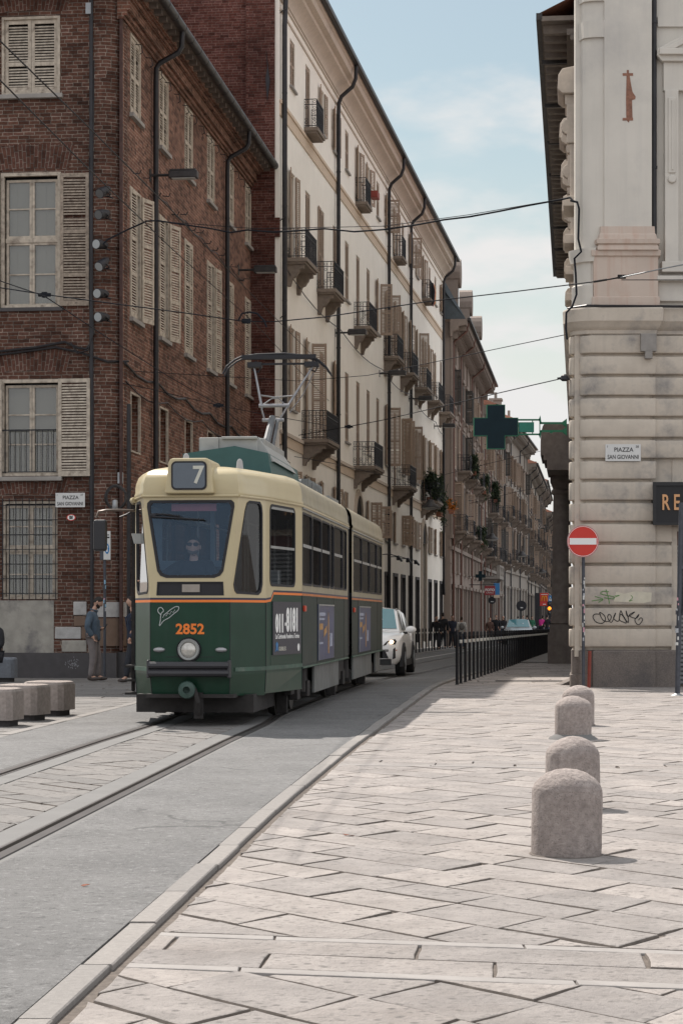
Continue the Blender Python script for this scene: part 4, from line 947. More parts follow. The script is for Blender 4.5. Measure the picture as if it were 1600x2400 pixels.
# ================================================================ the tram
TA=math.atan2(1,.0979)-R(90)             # its axis recedes a little to the right
TX,TY=-1.86,25.2
tram=thing('tram','old green and cream articulated tram, route 7, coming along the rails','tram',(TX,TY,.03),TA)
m_gn=mat('tram green paint',(.009,.040,.023),.35,var=.15,vs=2.5,stain=.4,stc=(.03,.055,.042),sts=1.3,spec=.22,coat=.06,streak=.2)
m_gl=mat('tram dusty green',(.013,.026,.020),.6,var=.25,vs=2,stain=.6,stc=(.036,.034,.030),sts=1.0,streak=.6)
m_cr=mat('tram cream paint',(.47,.395,.235),.35,var=.04,vs=3,stain=.15,stc=(.42,.36,.25),sts=1.5,spec=.5,coat=.15,streak=.1)
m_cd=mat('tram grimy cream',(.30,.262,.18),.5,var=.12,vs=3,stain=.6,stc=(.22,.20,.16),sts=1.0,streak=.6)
m_or=mat('orange line',(.78,.19,.025),.4,var=.03); m_nv=mat('navy line',(.018,.022,.05),.4,var=.03)
m_rb=mat('black rubber gasket',(.016,.016,.02),.6,var=0); m_un=mat('underframe grime',(.030,.027,.026),.85,var=.3,vs=10)
m_tg=glassmat('tram side glass',(.42,.44,.45),.04,.93); m_ws=glassmat('tram windscreen',(.74,.86,1.0),.046,.97,gc=(.50,.72,1))  # windscreen tint and mirror colour blued for the sky it would reflect
m_tl=mat('tram teal housing',(.028,.085,.085),.5,var=.08); m_al=mat('weathered aluminium',(.31,.315,.305),.5,.35,var=.12,stain=.3); m_dk=mat('tram interior',(.05,.05,.05),.8,var=.1)
m_sk=mat('grey skirt panel',(.15,.155,.15),.6,var=.15,stain=.6,stc=(.07,.065,.06),streak=.7)
# plan vertices of one half: (distance behind the nose, half-width low, half-width at the window heads, belt height)
Q=[(0,.495,.592,1.53),(.76,.835,.835,1.53),(.98,.872,.872,1.545),(1.10,.89,.89,1.635),(2.42,1.10,1.10,1.635)]
ZT=2.84
def P(sd,q,z,out=0.0):
    """a point of the body skin: side sign, plan vertex, height"""
    u,hl,hh,zb=q; t=min(1,max(0,(z-1.55)/(ZT-1.55))); h=lerp(hl,hh,t)
    uo=(.05*t if u<.5 else .0)
    if z<.62 and u<2: k=(.62-z)/.3; uo+=.05*k*(1 if u<.5 else .6); h-=.02*k
    return (sd*(h+out),u+uo,z)
def mixq(a,b,t): return tuple(lerp(x,y,t) for x,y in zip(a,b))
shell=MB(); glassq=[]; gask=MB()
GN,OR,NV,CRm=0,1,2,3
def bands(sd,a,b,side,low):
    def quad(f0a,f0b,f1a,f1b,m):
        v=[P(sd,a,f0a),P(sd,b,f0b),P(sd,b,f1b),P(sd,a,f1a)]
        shell.face(v if sd>0 else v[::-1],m)
    za,zb=a[3],b[3]
    quad(low[0],low[1],.64,.64,GN); quad(.64,.64,za,zb,GN); quad(za,zb,za+.03,zb+.03,OR); quad(za+.03,zb+.03,za+.056,zb+.056,NV)
def rrect(s0,s1,t0,t1,W_,H_,r,n=5):
    """rounded rectangle in (s,t) of a panel W x H metres"""
    pts=[]; rs,rt=r/W_,r/H_
    for cx,cy,a0 in((s1-rs,t0+rt,-90),(s1-rs,t1-rt,0),(s0+rs,t1-rt,90),(s0+rs,t0+rt,180)):
        for k in range(n+1): a=R(a0+90*k/n); pts.append((cx+rs*math.cos(a),cy+rt*math.sin(a)))
    return pts
def holed(A,B,C,D,hole,m,glass='pane',gm=None,gw=.03,inset=.012,mb=None):
    """the four-cornered panel A B C D (low left, low right, up right, up left) with a hole, gasket and pane"""
    A,B,C,D=map(Vector,(A,B,C,D)); mb=mb or shell
    bil=lambda s,t:(A*(1-s)+B*s)*(1-t)+(D*(1-s)+C*s)*t
    nrm=(B-A).cross(D-A).normalized()
    cs_=sum(p[0] for p in hole)/len(hole); ct=sum(p[1] for p in hole)/len(hole)
    hp=list(hole); 
    sx_=[q[0] for q in hp]; sy_=[q[1] for q in hp]; cs_,hx=(max(sx_)+min(sx_))/2,(max(sx_)-min(sx_))/2; ct,hy=(max(sy_)+min(sy_))/2,(max(sy_)-min(sy_))/2
    def toedge(p):
        qx,qy=(p[0]-cs_)/hx,(p[1]-ct)/hy; k=max(abs(qx),abs(qy)); return ((qx/k+1)/2,(qy/k+1)/2)
    n=len(hp); ed=[toedge(p) for p in hp]
    for i in range(n):
        j=(i+1)%n; e0,e1=ed[i],ed[j]; mid=[]
        if not(abs(e0[0]-e1[0])<1e-6 or abs(e0[1]-e1[1])<1e-6):
            c=(1 if max(e0[0],e1[0])>.999 else 0, 1 if max(e0[1],e1[1])>.999 else 0); mid=[c]
        mb.face([bil(*hp[i])]+[bil(*e0)]+[bil(*q) for q in mid]+[bil(*e1)]+[bil(*hp[j])],m)
    # gasket ring, slightly proud, and the pane
    W_=(B-A).length; H_=(D-A).length
    def shr(p,d): 
        return (cs_+(p[0]-cs_)*(1-2*d/max(.2,W_*(max(q[0] for q in hp)-min(q[0] for q in hp)))),ct+(p[1]-ct)*(1-2*d/max(.2,H_*(max(q[1] for q in hp)-min(q[1] for q in hp)))))
    out_=[bil(*p)+nrm*.006 for p in hp]; in_=[bil(*shr(p,gw))+nrm*.006 for p in hp]; bk=[bil(*shr(p,gw))-nrm*.03 for p in hp]; ob=[bil(*p)-nrm*.03 for p in hp]
    for i in range(n):
        j=(i+1)%n; gask.face([out_[i],out_[j],in_[j],in_[i]]); gask.face([in_[i],in_[j],bk[j],bk[i]]); gask.face([ob[i],ob[j],out_[j],out_[i]])
    gm_=gm or m_tg
    gb=MB(); gb.face([bil(*shr(p,gw*.6))-nrm*inset for p in hp]); glassq.append((gb,glass,gm_)); return bil,nrm
def wbar(pts):
    b_=MB(); b_.face(pts); b_.build('window_bar',m_al,tram,fixn=False)
for sd in(1,-1):
    for i in range(len(Q)-1): 
        a,b=Q[i],Q[i+1]; lo=[.40 if i==0 else .40,.40]
        if i>=3: lo=[.36,.40]
        bands(sd,a,b,None,(.38,.36 if i<1 else .38))
    # corner panel with the trapezoid quarter window
    a,b=Q[0],Q[1]; z0=a[3]+.056
    A,B,C,D=P(sd,a,z0),P(sd,b,z0),P(sd,b,ZT),P(sd,a,ZT)
    hw=[(.14,.03),(.78,.03),(.86,.07),(.89,.16),(.87,.86),(.84,.92),(.76,.955),(.36,.955),(.27,.93),(.23,.87),(.02,.22),(.03,.10)]
    hw=[(.06,.13),(.10,.07),(.17,.04),(.78,.03),(.86,.06),(.90,.14),(.88,.86),(.85,.93),(.78,.965),(.40,.965),(.31,.94),(.26,.87)]
    if sd>0: holed(A,B,C,D,hw,CRm)
    else: holed(B,A,D,C,[(1-s,t) for s,t in hw],CRm)
    # door-side / window panel 2 (three plan pieces joined into one flat panel)
    a,b=Q[1],Q[4]
    for i in(1,2): 
        v=[P(sd,Q[i],Q[i][3]+.056),P(sd,Q[i+1],Q[i+1][3]+.056),P(sd,Q[i+1],1.70),P(sd,Q[i],1.70)]; shell.face(v if sd>0 else v[::-1],CRm)
    v=[P(sd,Q[3],Q[3][3]+.056),P(sd,Q[4],Q[4][3]+.056),P(sd,Q[4],1.70),P(sd,Q[3],1.70)]; shell.face(v if sd>0 else v[::-1],CRm)
    A,B,C,D=P(sd,a,1.70),P(sd,b,1.70),P(sd,b,ZT),P(sd,a,ZT); W_=math.dist(A,B); hw=rrect(.10,.80,.035,.955,W_,ZT-1.70,.10)
    if sd>0: bil,nr_=holed(A,B,C,D,hw,CRm)
    else: bil,nr_=holed(B,A,D,C,[(1-s,t) for s,t in hw[::-1]],CRm)
    for t0,t1 in((.46,.49),(.90,.93)):
        s0,s1=(.125,.775) if sd>0 else (.225,.875); wbar([bil(s0,t0)+nr_*.004,bil(s1,t0)+nr_*.004,bil(s1,t1)+nr_*.004,bil(s0,t1)+nr_*.004])
# front: windscreen and low slot
a=Q[0]; zf=a[3]+.056
A,B,C,D=P(-1,a,1.80),P(1,a,1.80),P(1,a,ZT),P(-1,a,ZT)
hw=[(.105,.11),(.14,.055),(.21,.028),(.79,.028),(.86,.055),(.895,.11),(.968,.87),(.962,.92),(.93,.952),(.07,.952),(.038,.92),(.032,.87)]
wsb,wsn=holed(A,B,C,D,hw,CRm,'windscreen',m_ws,gw=.035)
A2,B2,C2,D2=P(-1,a,zf),P(1,a,zf),P(1,a,1.80),P(-1,a,1.80)
holed(A2,B2,C2,D2,[(.08,.13),(.92,.13),(.90,.92),(.10,.92)],CRm,'vent_slot',m_rb,gw=.012)
for z0,z1,m in((.38,.64,GN),(.64,a[3],GN),(a[3],a[3]+.03,OR),(a[3]+.03,zf,NV)): shell.face([P(-1,a,z0),P(1,a,z0),P(1,a,z1),P(-1,a,z1)],m)
# straight sides of both cars
def side(u0,u1,wins,sd,cab=True,g=GN,c=CRm):
    qs=lambda u:(u,1.10,1.10,1.635)
    us=[u0]+[(wins[i][1]+wins[i+1][0])/2 for i in range(len(wins)-1)]+[u1]
    def fq(z0,z1,m,ua=u0,ub=u1):
        v=[P(sd,qs(ua),z0),P(sd,qs(ub),z0),P(sd,qs(ub),z1),P(sd,qs(ua),z1)]; shell.face(v if sd>0 else v[::-1],m)
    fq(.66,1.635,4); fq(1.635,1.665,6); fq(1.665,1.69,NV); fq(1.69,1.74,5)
    for (w0,w1),ua,ub in zip(wins,us,us[1:]):
        A,B,C,D=P(sd,qs(ua),1.74),P(sd,qs(ub),1.74),P(sd,qs(ub),ZT),P(sd,qs(ua),ZT); W_=ub-ua; hw=rrect((w0-ua)/W_,(w1-ua)/W_,.03,.93,W_,ZT-1.74,.07,4)
        if sd>0: bil,nr_=holed(A,B,C,D,hw,5)
        else: bil,nr_=holed(B,A,D,C,[(1-s,t) for s,t in hw[::-1]],5)
        if w1-w0>.7:
            s0,s1=(w0-ua)/W_+.04,(w1-ua)/W_-.04
            if sd<0: s0,s1=1-s1,1-s0
            wbar([bil(s0,.50)+nr_*.004,bil(s1,.50)+nr_*.004,bil(s1,.54)+nr_*.004,bil(s0,.54)+nr_*.004])
W1=[(2.47,3.62),(3.68,4.82),(4.88,6.02),(6.08,6.60),(6.66,8.0),(8.06,8.72)]
W2=[(9.95,11.55),(11.62,13.2),(13.27,14.85),(14.92,16.1)]
for sd in(1,-1): side(2.42,8.95,W1,sd); side(9.65,16.3,W2,sd)
# tail of the rear car
QE=[(16.3,1.10,1.10,1.635),(17.9,.84,.84,1.6),(18.6,.5,.5,1.6)]
for sd in(1,-1):
    for a,b in zip(QE,QE[1:]):
        for z0,z1,m in((.5,1.635,4),(1.635,1.67,6),(1.67,1.9,5),(1.9,2.7,7),(2.7,ZT,5)):
            v=[(sd*a[1],a[0],z0),(sd*b[1],b[0],z0),(sd*b[1],b[0],z1),(sd*a[1],a[0],z1)]; shell.face(v if sd>0 else v[::-1],m)
for z0,z1,m in((.5,1.9,4),(1.9,2.7,7),(2.7,ZT,5)): shell.face([(.5,18.6,z0),(-.5,18.6,z0),(-.5,18.6,z1),(.5,18.6,z1)],m)
body=shell.build('body',[m_gn,m_or,m_nv,m_cr,m_gl,m_cd,mat('faded orange line',(.48,.15,.04),.5,var=.2,streak=.4),m_rb],tram,fixn=False)
gask.build('window_gasket',m_rb,tram,fixn=False); pass
for gb,nm,gm in glassq: gb.build(nm,gm,tram,fixn=False)
# roofs: rings drawn in from the eaves
def roofcar(outline,nose,mats,front):
    rb_=MB(); rings=[]
    for s,z in((1.0,ZT),(1.015,ZT+.02),(1.015,ZT+.05),(1.0,ZT+.07),(.998,ZT+.15),(.985,ZT+.24),(.955,ZT+.31),(.90,ZT+.36),(.80,ZT+.40),(.62,ZT+.435),(.36,ZT+.46),(.0,ZT+.47)):
        ring=[]
        for u,h in outline:
            f=max(0,1-(u-nose)/2.4) if front else max(0,1-(nose-u)/2.4)
            du=(1-min(s,1))*1.05*f; ring.append((h*s,u+(du if front else -du),z-(.05*f if z>ZT+.2 else 0)))
        rings.append(ring)
    n=len(outline)
    for r0,r1 in zip(rings,rings[1:]):
        for k in range(n-1):
            a,b,c,d=r0[k],r0[k+1],r1[k+1],r1[k]
            mi=0 if a[1]<2.3 and b[1]<2.5 else 1
            for sd in(1,-1):
                v=[(sd*p[0],p[1],p[2]) for p in(a,b,c,d)]; rb_.face(v if sd>0 else v[::-1],mi)
        if front:
            a,d=r0[0],r1[0]; rb_.face([(-a[0],a[1],a[2]),(a[0],a[1],a[2]),(d[0],d[1],d[2]),(-d[0],d[1],d[2])],0)
        else:
            a,d=r0[-1],r1[-1]; rb_.face([(a[0],a[1],a[2]),(-a[0],a[1],a[2]),(-d[0],d[1],d[2]),(d[0],d[1],d[2])],1)
    return rb_
def dense(o,n=4):
    r=[]
    for a,b in zip(o,o[1:]): r+=[(lerp(a[0],b[0],k/n),lerp(a[1],b[1],k/n)) for k in range(n)]
    return r+[o[-1]]
fo=dense([(.05,.592),(.12,.64),(.42,.73),(.76,.835),(1.4,.955),(2.42,1.10)],3)+dense([(2.42,1.1),(8.95,1.10)],6)[1:]
rf=roofcar(fo,.05,None,True).build('roof',[m_cr,m_cd],tram,smooth=50,merge=True)
ro=dense([(9.65,1.1),(16.3,1.10)],5)+[(17.9,.84),(18.6,.5)]
roofcar(ro,18.6,None,False).build('roof',[m_cd,m_cd],tram,smooth=50,merge=True)
b=MB(); b.box(-1.02,1.02,8.95,9.65,.75,3.0); 
for k in range(6): b.box(-1.06,1.06,8.97+.115*k,9.03+.115*k,.7,3.05)
b.build('bellows',m_rb,tram)
# gutter beads along the eaves
b=MB()
for sd in(1,-1):
    b.tube([(sd*(q[2]+.012),q[0]+(.045 if q[0]<.1 else 0),ZT+.0) for q in Q]+[(sd*1.115,8.95,ZT)],.016,6)
b.tube([(-.60,.03,ZT),(.60,.03,ZT)],.016,6); b.tube([P(-1,mixq(Q[0],Q[1],.9),ZT-.01,.02),P(-1,Q[1],ZT-.01,.035),P(-1,Q[4],ZT-.01,.035)],.038,8); b.build('eaves_bead',m_cr,tram,smooth=60)
b=MB()
for sd in(1,-1): b.tube([(sd*1.112,2.42,ZT-.03),(sd*1.112,8.95,ZT-.03)],.014,5); b.tube([(sd*1.112,9.65,ZT-.03),(sd*1.112,16.3,ZT-.03)],.014,5)
b.build('side_bead',m_al,tram)
# destination box
b=MB(); fr=[(-.305,2.865),(.305,2.865),(.255,3.27),(.22,3.30),(-.22,3.30),(-.255,3.27)]
b.prism(fr,-.07,.75,'xz'); db=b.build('destination_box',m_cr,tram,bevel=.02)
b=MB(); rr=rrect(.14,.86,.10,.92,.61,.43,.06); hp=[(-.305+.61*s,2.865+.43*t) for s,t in rr]
b.prism(hp,-.085,-.06,'xz'); b.build('sign_gasket',m_rb,db)
b=MB(); rr=rrect(.175,.825,.15,.87,.61,.43,.045); hp=[(-.305+.61*s,2.865+.43*t) for s,t in rr]
b.prism(hp,-.092,-.07,'xz'); b.build('sign_glass',mat('roller blind glass',(.085,.105,.13),.15,var=.05,spec=.5),db)
text('route_number','7',.30,mat('blind lettering',(.52,.52,.46),.6,var=0),db,(.115,-.094,3.082),0,.001,sx=.95,bold=.006)
# headlamp, markers, bumper, coupler
def disc(o,prof,n=28): 
    b=MB(); b.lathe(prof,n,(0,0,0),0,'y'); return b
hl=disc(0,[(0,.0),(.137,.0),(.137,-.03),(.125,-.045),(.10,-.04),(.098,-.02),(0,-.02)]).build('headlamp',m_al,tram,(-.015,0,.945),smooth=40)
disc(0,[(0,-.022),(.097,-.022),(.085,-.034),(.05,-.043),(0,-.046)]).build('lens',mat('headlamp glass',(.52,.50,.46),.12,.3,var=.25,vs=22,spec=.7),hl,smooth=60)
b=MB(); b.lathe([(.135,.0),(.155,.0),(.15,-.03),(.136,-.02)],28,(0,0,0),0,'y'); b.build('rim',m_rb,hl,smooth=40)
for x in(-.385,.385):
    b=MB(); b.ell((0,0,0),.075,.035,.032,0,16,8); b.build('marker_lamp',mat('marker lamp %d'%(x>0),(.33,.33,.34),.25,.4,var=.1),tram,(x,-.005,.945),smooth=60)
b=MB(); b.box(-.495,.495,-.12,-.0,.62,.80); b.tube([(-.5,-.12,.664),(.5,-.12,.664)],.046,10); b.tube([(-.5,-.12,.757),(.5,-.12,.757)],.046,10); b.box(-.515,-.485,-.15,0,.60,.82); b.box(.485,.515,-.15,0,.60,.82)
b.build('bumper',mat('black bumper',(.028,.027,.032),.38,var=.1,vs=3,spec=.5),tram,bevel=.012)
b=MB(); b.lathe([(.035,-.02),(.045,-.20),(.105,-.20),(.112,-.225),(.10,-.255),(.045,-.27),(.04,-.21),(0,-.19)],20,(0,0,0),0,'y'); b.build('coupler',mat('coupler green',(.03,.075,.06),.6,var=.3,vs=12,stain=.5),tram,(-.02,.12,.455),smooth=40)
b=MB(); b.box(.05,.16,-.02,.05,.10,.42); b.tube([(.07,-.1,.47),(.12,-.10,.30),(.11,-.04,.16)],.03,6); b.build('coupler_hanger',m_un,tram)
text('fleet_number','2852',.175,m_or,tram,(.0,-.004,1.195),0,.001,sx=1.02,bold=.005)
# seams, rivets and hinge lines of the panels
b=MB()
for sd in(1,-1):
    for i in(0,1,4):
        q=Q[i]; b.tube([P(sd,q,.40,.002),P(sd,q,.64,.002),P(sd,q,q[3],.002)],.0055,4)
    for u in(4.25,6.6,8.3,10.8,13.4,15.0): b.box(min(sd*1.099,sd*1.104),max(sd*1.099,sd*1.104),u,u+.012,.68,1.63)
    q=mixq(Q[1],Q[4],.12); b.tube([P(sd,q,.70,.001),P(sd,q,1.52,.001)],.004,4)
b.box(-.49,.49,-.002,.004,.636,.644); b.box(-.30,.30,-.003,.0,.855,.861)
b.build('panel_seam',m_rb,tram,fixn=False)
b=MB()
for k in range(15):
    x=-.47+.067*k; b.ell((x,-.001,1.49),.007,.004,.007,0,6,4); b.ell((x,-.001,.66),.007,.004,.007,0,6,4)
for u in [2.6+.22*k for k in range(29)]+[9.8+.22*k for k in range(29)]: b.ell((1.101,u,.70),.003,.008,.008,0,6,4); b.ell((1.101,u,1.61),.003,.007,.007,0,6,4)
b.build('rivet',m_gl,tram)
# white swirl emblem
b=MB(); em=[(-.36,1.37),(-.40,1.42),(-.385,1.46),(-.35,1.46),(-.33,1.42),(-.36,1.39),(-.37,1.30),(-.38,1.24),(-.33,1.30),(-.26,1.34),(-.20,1.39),(-.15,1.43),(-.14,1.47),(-.18,1.475),(-.24,1.44),(-.29,1.40),(-.33,1.37)]
b.tube([(x,-.005,z) for x,z in sm(em,4)],.0055,5)
b.tube([(-.34+.022*k,-.005,1.345+.0105*k+(.022 if k%2 else -.006)) for k in range(8)],.004,4); b.build('emblem',mat('silver emblem',(.42,.44,.44),.5,var=0),tram)
# wiper, papers on the dash, hand rails
b=MB(); b.tube([(-.47,.00,2.61),(-.35,-.02,2.615),(-.12,-.03,2.59)],[.014,.012,.008],6); b.tube([(-.47,-.02,2.585),(.18,-.035,2.545)],.010,5); b.ell((-.46,-.01,2.60),.04,.02,.03); b.build('wiper',m_rb,tram)
b=MB(); b.box(-.1,.12,-.0,.006,1.655,1.75); b.build('route_card',mat('faded card',(.30,.27,.24),.8),tram)
# mirror on its arm and left door edge
b=MB(); b.tube([(-.84,.8,2.70),(-1.02,.70,2.705),(-1.18,.62,2.70),(-1.27,.58,2.68),(-1.30,.58,2.60)],.016,6); b.build('mirror_arm',mat('brown arm tube',(.11,.085,.07),.5,.3),tram,smooth=60)
b=MB(); b.box(-1.34,-1.17,.56,.66,2.18,2.58); b.build('mirror',mat('black mirror shell',(.02,.02,.024),.35,var=.05),tram,bevel=.03)
b=MB(); b.box(-1.0,-.97,1.35,1.40,.35,2.80); b.box(-.965,-.925,1.15,1.20,.4,2.8); 
for z in(.35,.52,.70): b.box(-1.02,-.86,1.0,1.36,z,z+.03)
b.build('folding_door',m_un,tram)
b=MB(); b.obox((-.735,.42,2.33),.15,.012,.14,Matrix.Rotation(R(48),3,'Z')@Matrix.Rotation(R(-25),3,'X')); b.build('vent_flap',mat('matt flap',(.40,.40,.38),.6),tram)
# advertising panels
pa=Q[1];pb=Q[4]; pang=math.atan2(pb[0]-pa[0],pb[1]-pa[1]); Lp=math.hypot(pb[0]-pa[0],pb[1]-pa[1])
def onp(s,z,o=.012): c=mixq(pa,pb,s); return (c[1]+math.sin(pang)*o,c[0]-math.cos(pang)*o,z)
m_ad=mat('dark advert board',(.038,.037,.048),.45,var=.05,vs=2)
b=MB(); b.box(0,1.32,-.012,.0,.86,1.545); ad=b.build('advert',m_ad,tram,onp(.16,0,.004),pang)
text('advert_number','011',.30,M['white'],ad,(.11,-.014,1.255),0,.001,sx=.84,bold=.019,align='LEFT'); b=MB(); b.box(.535,.585,-.015,-.012,1.235,1.275); b.build('advert_dash',M['white'],ad)
text('advert_number','8181',.40,M['white'],ad,(.60,-.014,1.295),0,.001,sx=.72,bold=.020,align='LEFT')
text('advert_line','La Cerimonia Funebre a Torino',.085,M['white'],ad,(.66,-.014,1.095),0,.001,sx=1.02,bold=.0015)
text('advert_name','GIUBILEO',.075,mat('advert cream ink',(.6,.58,.5),.6,var=0),ad,(.42,-.014,.935),0,.001,sx=1.05)
b=MB(); b.prism([(.10,.90),(.14,.95),(.12,1.0),(.17,1.03),(.22,1.0),(.20,.95),(.24,.90),(.17,.93)],-.016,-.012); b.build('advert_logo',M['blue'],ad)
b=MB(); b.lathe([(0,0),(.05,0),(.05,-.004),(0,-.004)],16,(1.18,-.012,.945),0,'y'); b.build('advert_mark',M['white'],ad)
m_av=mat('blue advert board',(.045,.055,.12),.4,var=.3,vs=3,stain=.5,stc=(.08,.08,.10))
for u0,u1 in((4.35,6.55),(10.9,13.3)):
    b=MB(); b.box(0,u1-u0,-.012,0,.72,1.53); ad=b.build('advert',m_av,tram,(1.102,u0,0),R(90))
    b=MB(); b.box(.02,u1-u0-.02,-.02,-.012,1.51,1.53); b.box(0,.03,-.02,-.012,.72,1.53); b.build('advert_frame',m_al,ad)
    b=MB(); b.prism([(1.3,.8),(1.42,.8),(1.40,1.3),(1.34,1.42),(1.29,1.3)],-.016,-.013); b.prism([(.7,1.05),(1.1,1.12),(1.1,1.22),(.7,1.15)],-.016,-.013); b.box(.1,.55,-.016,-.013,1.16,1.25); b.build('advert_print',mat('advert orange ink',(.40,.22,.08),.6,var=.2) ,ad)
    b=MB(); b.box(.1,.9,-.016,-.013,1.36,1.41); b.box(.1,.8,-.016,-.013,1.30,1.33); b.box(.1,.6,-.016,-.013,.95,.98); b.box(1.55,1.9,-.016,-.013,.9,1.1); b.build('advert_text',mat('advert pale ink',(.3,.32,.40),.6,var=.2),ad)
for u in(2.52,9.85):
    b=MB(); b.box(1.10,1.135,u,u+.16,1.42,1.50); b.build('side_marker',mat('red side lamp %d'%u,(.5,.05,.02),.3,var=.1),tram,bevel=.01)
# lower rim, skirts, underframe, bogies
b=MB()
for sd in(1,-1):
    for q0,q1 in zip(Q[:-1],Q[1:]):
        if q0[0]<.1: q0=mixq(Q[0],Q[1],.12)
        b.face([P(sd,q0,.675,.008),P(sd,q1,.675,.008),P(sd,q1,.725,.008),P(sd,q0,.725,.008)]); b.face([P(sd,q0,.725,.008),P(sd,q1,.725,.008),P(sd,q1,.727,-.01),P(sd,q0,.727,-.01)])
    b.tube([(sd*1.105,2.42,.665),(sd*1.105,8.95,.665)],.016,5); b.tube([(sd*1.105,9.65,.665),(sd*1.105,16.3,.665)],.018,5)
b.build('rub_rail',mat('scuffed green rail',(.04,.085,.06),.5,var=.25,vs=5,stain=.6,stc=(.18,.20,.17),sts=3),tram)
b=MB()
for sd in(1,-1): 
    x0,x1=(1.02,1.05) if sd>0 else (-1.05,-1.02)
    for u0,u1 in((4.35,7.9),(10.4,14.2),(15.2,16.3)): b=MB(); b.box(x0,x1,u0,u1,.26,.66); b.build('skirt',m_sk,tram)
pass
b=MB(); b.box(-.74,.74,.35,2.3,.16,.385); b.box(-.62,.62,.4,2.6,.40,.78); b.box(-.95,.95,2.6,16.8,.40,.78); b.box(-.7,.7,4.4,8,.2,.5); b.box(-.7,.7,10.6,14.8,.2,.5); b.box(-.55,.55,-.03,.3,.355,.40)
b.build('underframe',m_un,tram)
for u in(2.9,9.3,15.0):
    b=MB()
    for sd in(1,-1):
        b.box(min(sd*.86,sd*.96),max(sd*.86,sd*.96),u-.55,u+1.75,.30,.46); 
        for w in(u,u+1.2):
            for k in(-.1,.1): b.cyl((sd*.90,w+k,.25),(sd*.90,w+k,.55),.05,.05,8)
            b.box(min(sd*.88,sd*1.0),max(sd*.88,sd*1.0),w-.16,w+.16,.22,.44)
        b.cyl((sd*.93,u+.6,.30),(sd*.93,u+.6,.62),.09,.09,10); b.box(min(sd*.75,sd*.9),max(sd*.75,sd*.9),u-.5,u-.42,.05,.4)
    b.box(-.9,.9,u+.45,u+.75,.30,.44); bg_=b.build('bogie',m_un,tram,bevel=.01)
    for w in(u,u+1.2):
        q=MB(); q.cyl((-.62,w,.36),(.62,w,.36),.06)
        for sd in(1,-1): q.lathe([(0,.60),(.33,.60),(.36,.66),(.36,.70),(.33,.71),(.33,.75),(.24,.76),(.12,.74),(.1,.8),(0,.8)] if sd>0 else [(0,-.80),(.1,-.8),(.12,-.74),(.24,-.76),(.33,-.75),(.33,-.71),(.36,-.70),(.36,-.66),(.33,-.60),(0,-.60)],20,(0,w,.36),0,'x')
        q.build('wheel',mat('wheel steel',(.075,.07,.065),.6,.4,var=.3) if 'wheel steel' not in bpy.data.materials else bpy.data.materials['wheel steel'],bg_,smooth=40)
# interior
b=MB(); b.box(-.55,.55,.25,1.0,.80,.84); b.box(-.80,.80,1.0,8.9,.80,.84); b.box(-1.0,1.0,9.7,17.5,.80,.84); b.box(-1.0,1.0,2.6,8.9,2.86,2.9); b.box(-1.0,1.0,9.7,16.2,2.86,2.9); b.build('interior_floor',m_dk,tram)
b=MB(); b.prism([(.12,.84),(.12,1.66),(.42,1.74),(.5,1.70),(.5,.84)],-.5,.5,'yz'); b.box(-.35,-.05,.28,.42,1.70,1.80); b.tube([(-.43,.3,1.75),(-.40,.3,1.92)],.02,6); b.build('dashboard',mat('dash grey',(.05,.06,.07),.6,var=.1),tram)
b=MB(); b.box(-.93,.2,2.15,2.19,.84,2.1); b.box(-.93,-.75,2.15,2.19,2.1,2.8); b.box(.25,.32,2.15,2.19,.84,2.8); b.box(-.1,-.05,2.15,2.19,2.1,2.8); b.build('cab_partition',mat('cab wall',(.17,.22,.26),.6,var=.1),tram)
b=MB(); b.box(-.26,.30,.16,.20,2.66,2.75); b.build('cab_light_strip',mat('red cab strip',(.30,.06,.06),.5,var=.1),tram)
for u in (3.2,4.6,6.0,7.6,10.6,12.0,13.4,14.8):
    for sd in(1,-1):
        b=MB(); c=.62*sd; b.box(c-.24,c+.24,u,u+.42,1.22,1.27); b.box(c-.24,c+.24,u+.38,u+.43,1.27,1.78); b.box(c-.03,c+.03,u+.15,u+.25,.84,1.22); b.build('passenger_seat',mat('seat grey blue',(.10,.12,.14),.7,var=.1) if 'seat grey blue' not in bpy.data.materials else bpy.data.materials['seat grey blue'],tram)
b=MB()
for u in(2.6,4.0,5.4,7,8.4,10.2,11.8,13.2): 
    for x in(-.34,.34): b.cyl((x,u,.84),(x,u,2.86),.017,.017,6)
for x in(-.34,.34): b.cyl((x,2.6,2.62),(x,8.6,2.62),.015,.015,6); b.cyl((x,10,2.62),(x,16,2.62),.015,.015,6)
b.build('hand_pole',m_al,tram)
b=MB(); b.box(.72,.92,1.35,1.6,1.64,1.95); b.build('ticket_machine',mat('grey machine',(.30,.32,.33),.5,var=.05),tram)
# roof gear
b=MB(); b.idx([(-.62,3.0,3.24),(.62,3.0,3.24),(.56,3.0,3.60),(.10,3.0,3.70),(-.62,3.0,3.60),(-.62,6.4,3.24),(.62,6.4,3.24),(.56,6.4,3.60),(.10,6.4,3.70),(-.62,6.4,3.60)],[(0,1,2,3,4),(1,6,7,2),(2,7,8,3),(3,8,9,4),(4,9,5,0),(5,9,8,7,6)]); b.build('roof_housing',m_tl,tram)
b=MB(); b.box(-.42,.40,3.15,5.4,3.58,3.83); b.box(-.10,.40,3.10,3.15,3.80,3.84); b.box(-.40,-.14,3.12,3.15,3.62,3.83); b.prism([(3.3,3.66),(3.3,3.83),(5.6,3.83),(5.6,3.5)],.40,.46,'yz'); b.idx([(.40,3.2,3.84),(.62,3.25,3.50),(.62,5.8,3.50),(.40,5.6,3.84),(.40,3.2,3.5),(.40,5.6,3.5)],[(0,1,2,3),(0,4,1),(3,2,5)]); b.build('resistor_box',m_al,tram,bevel=.01)
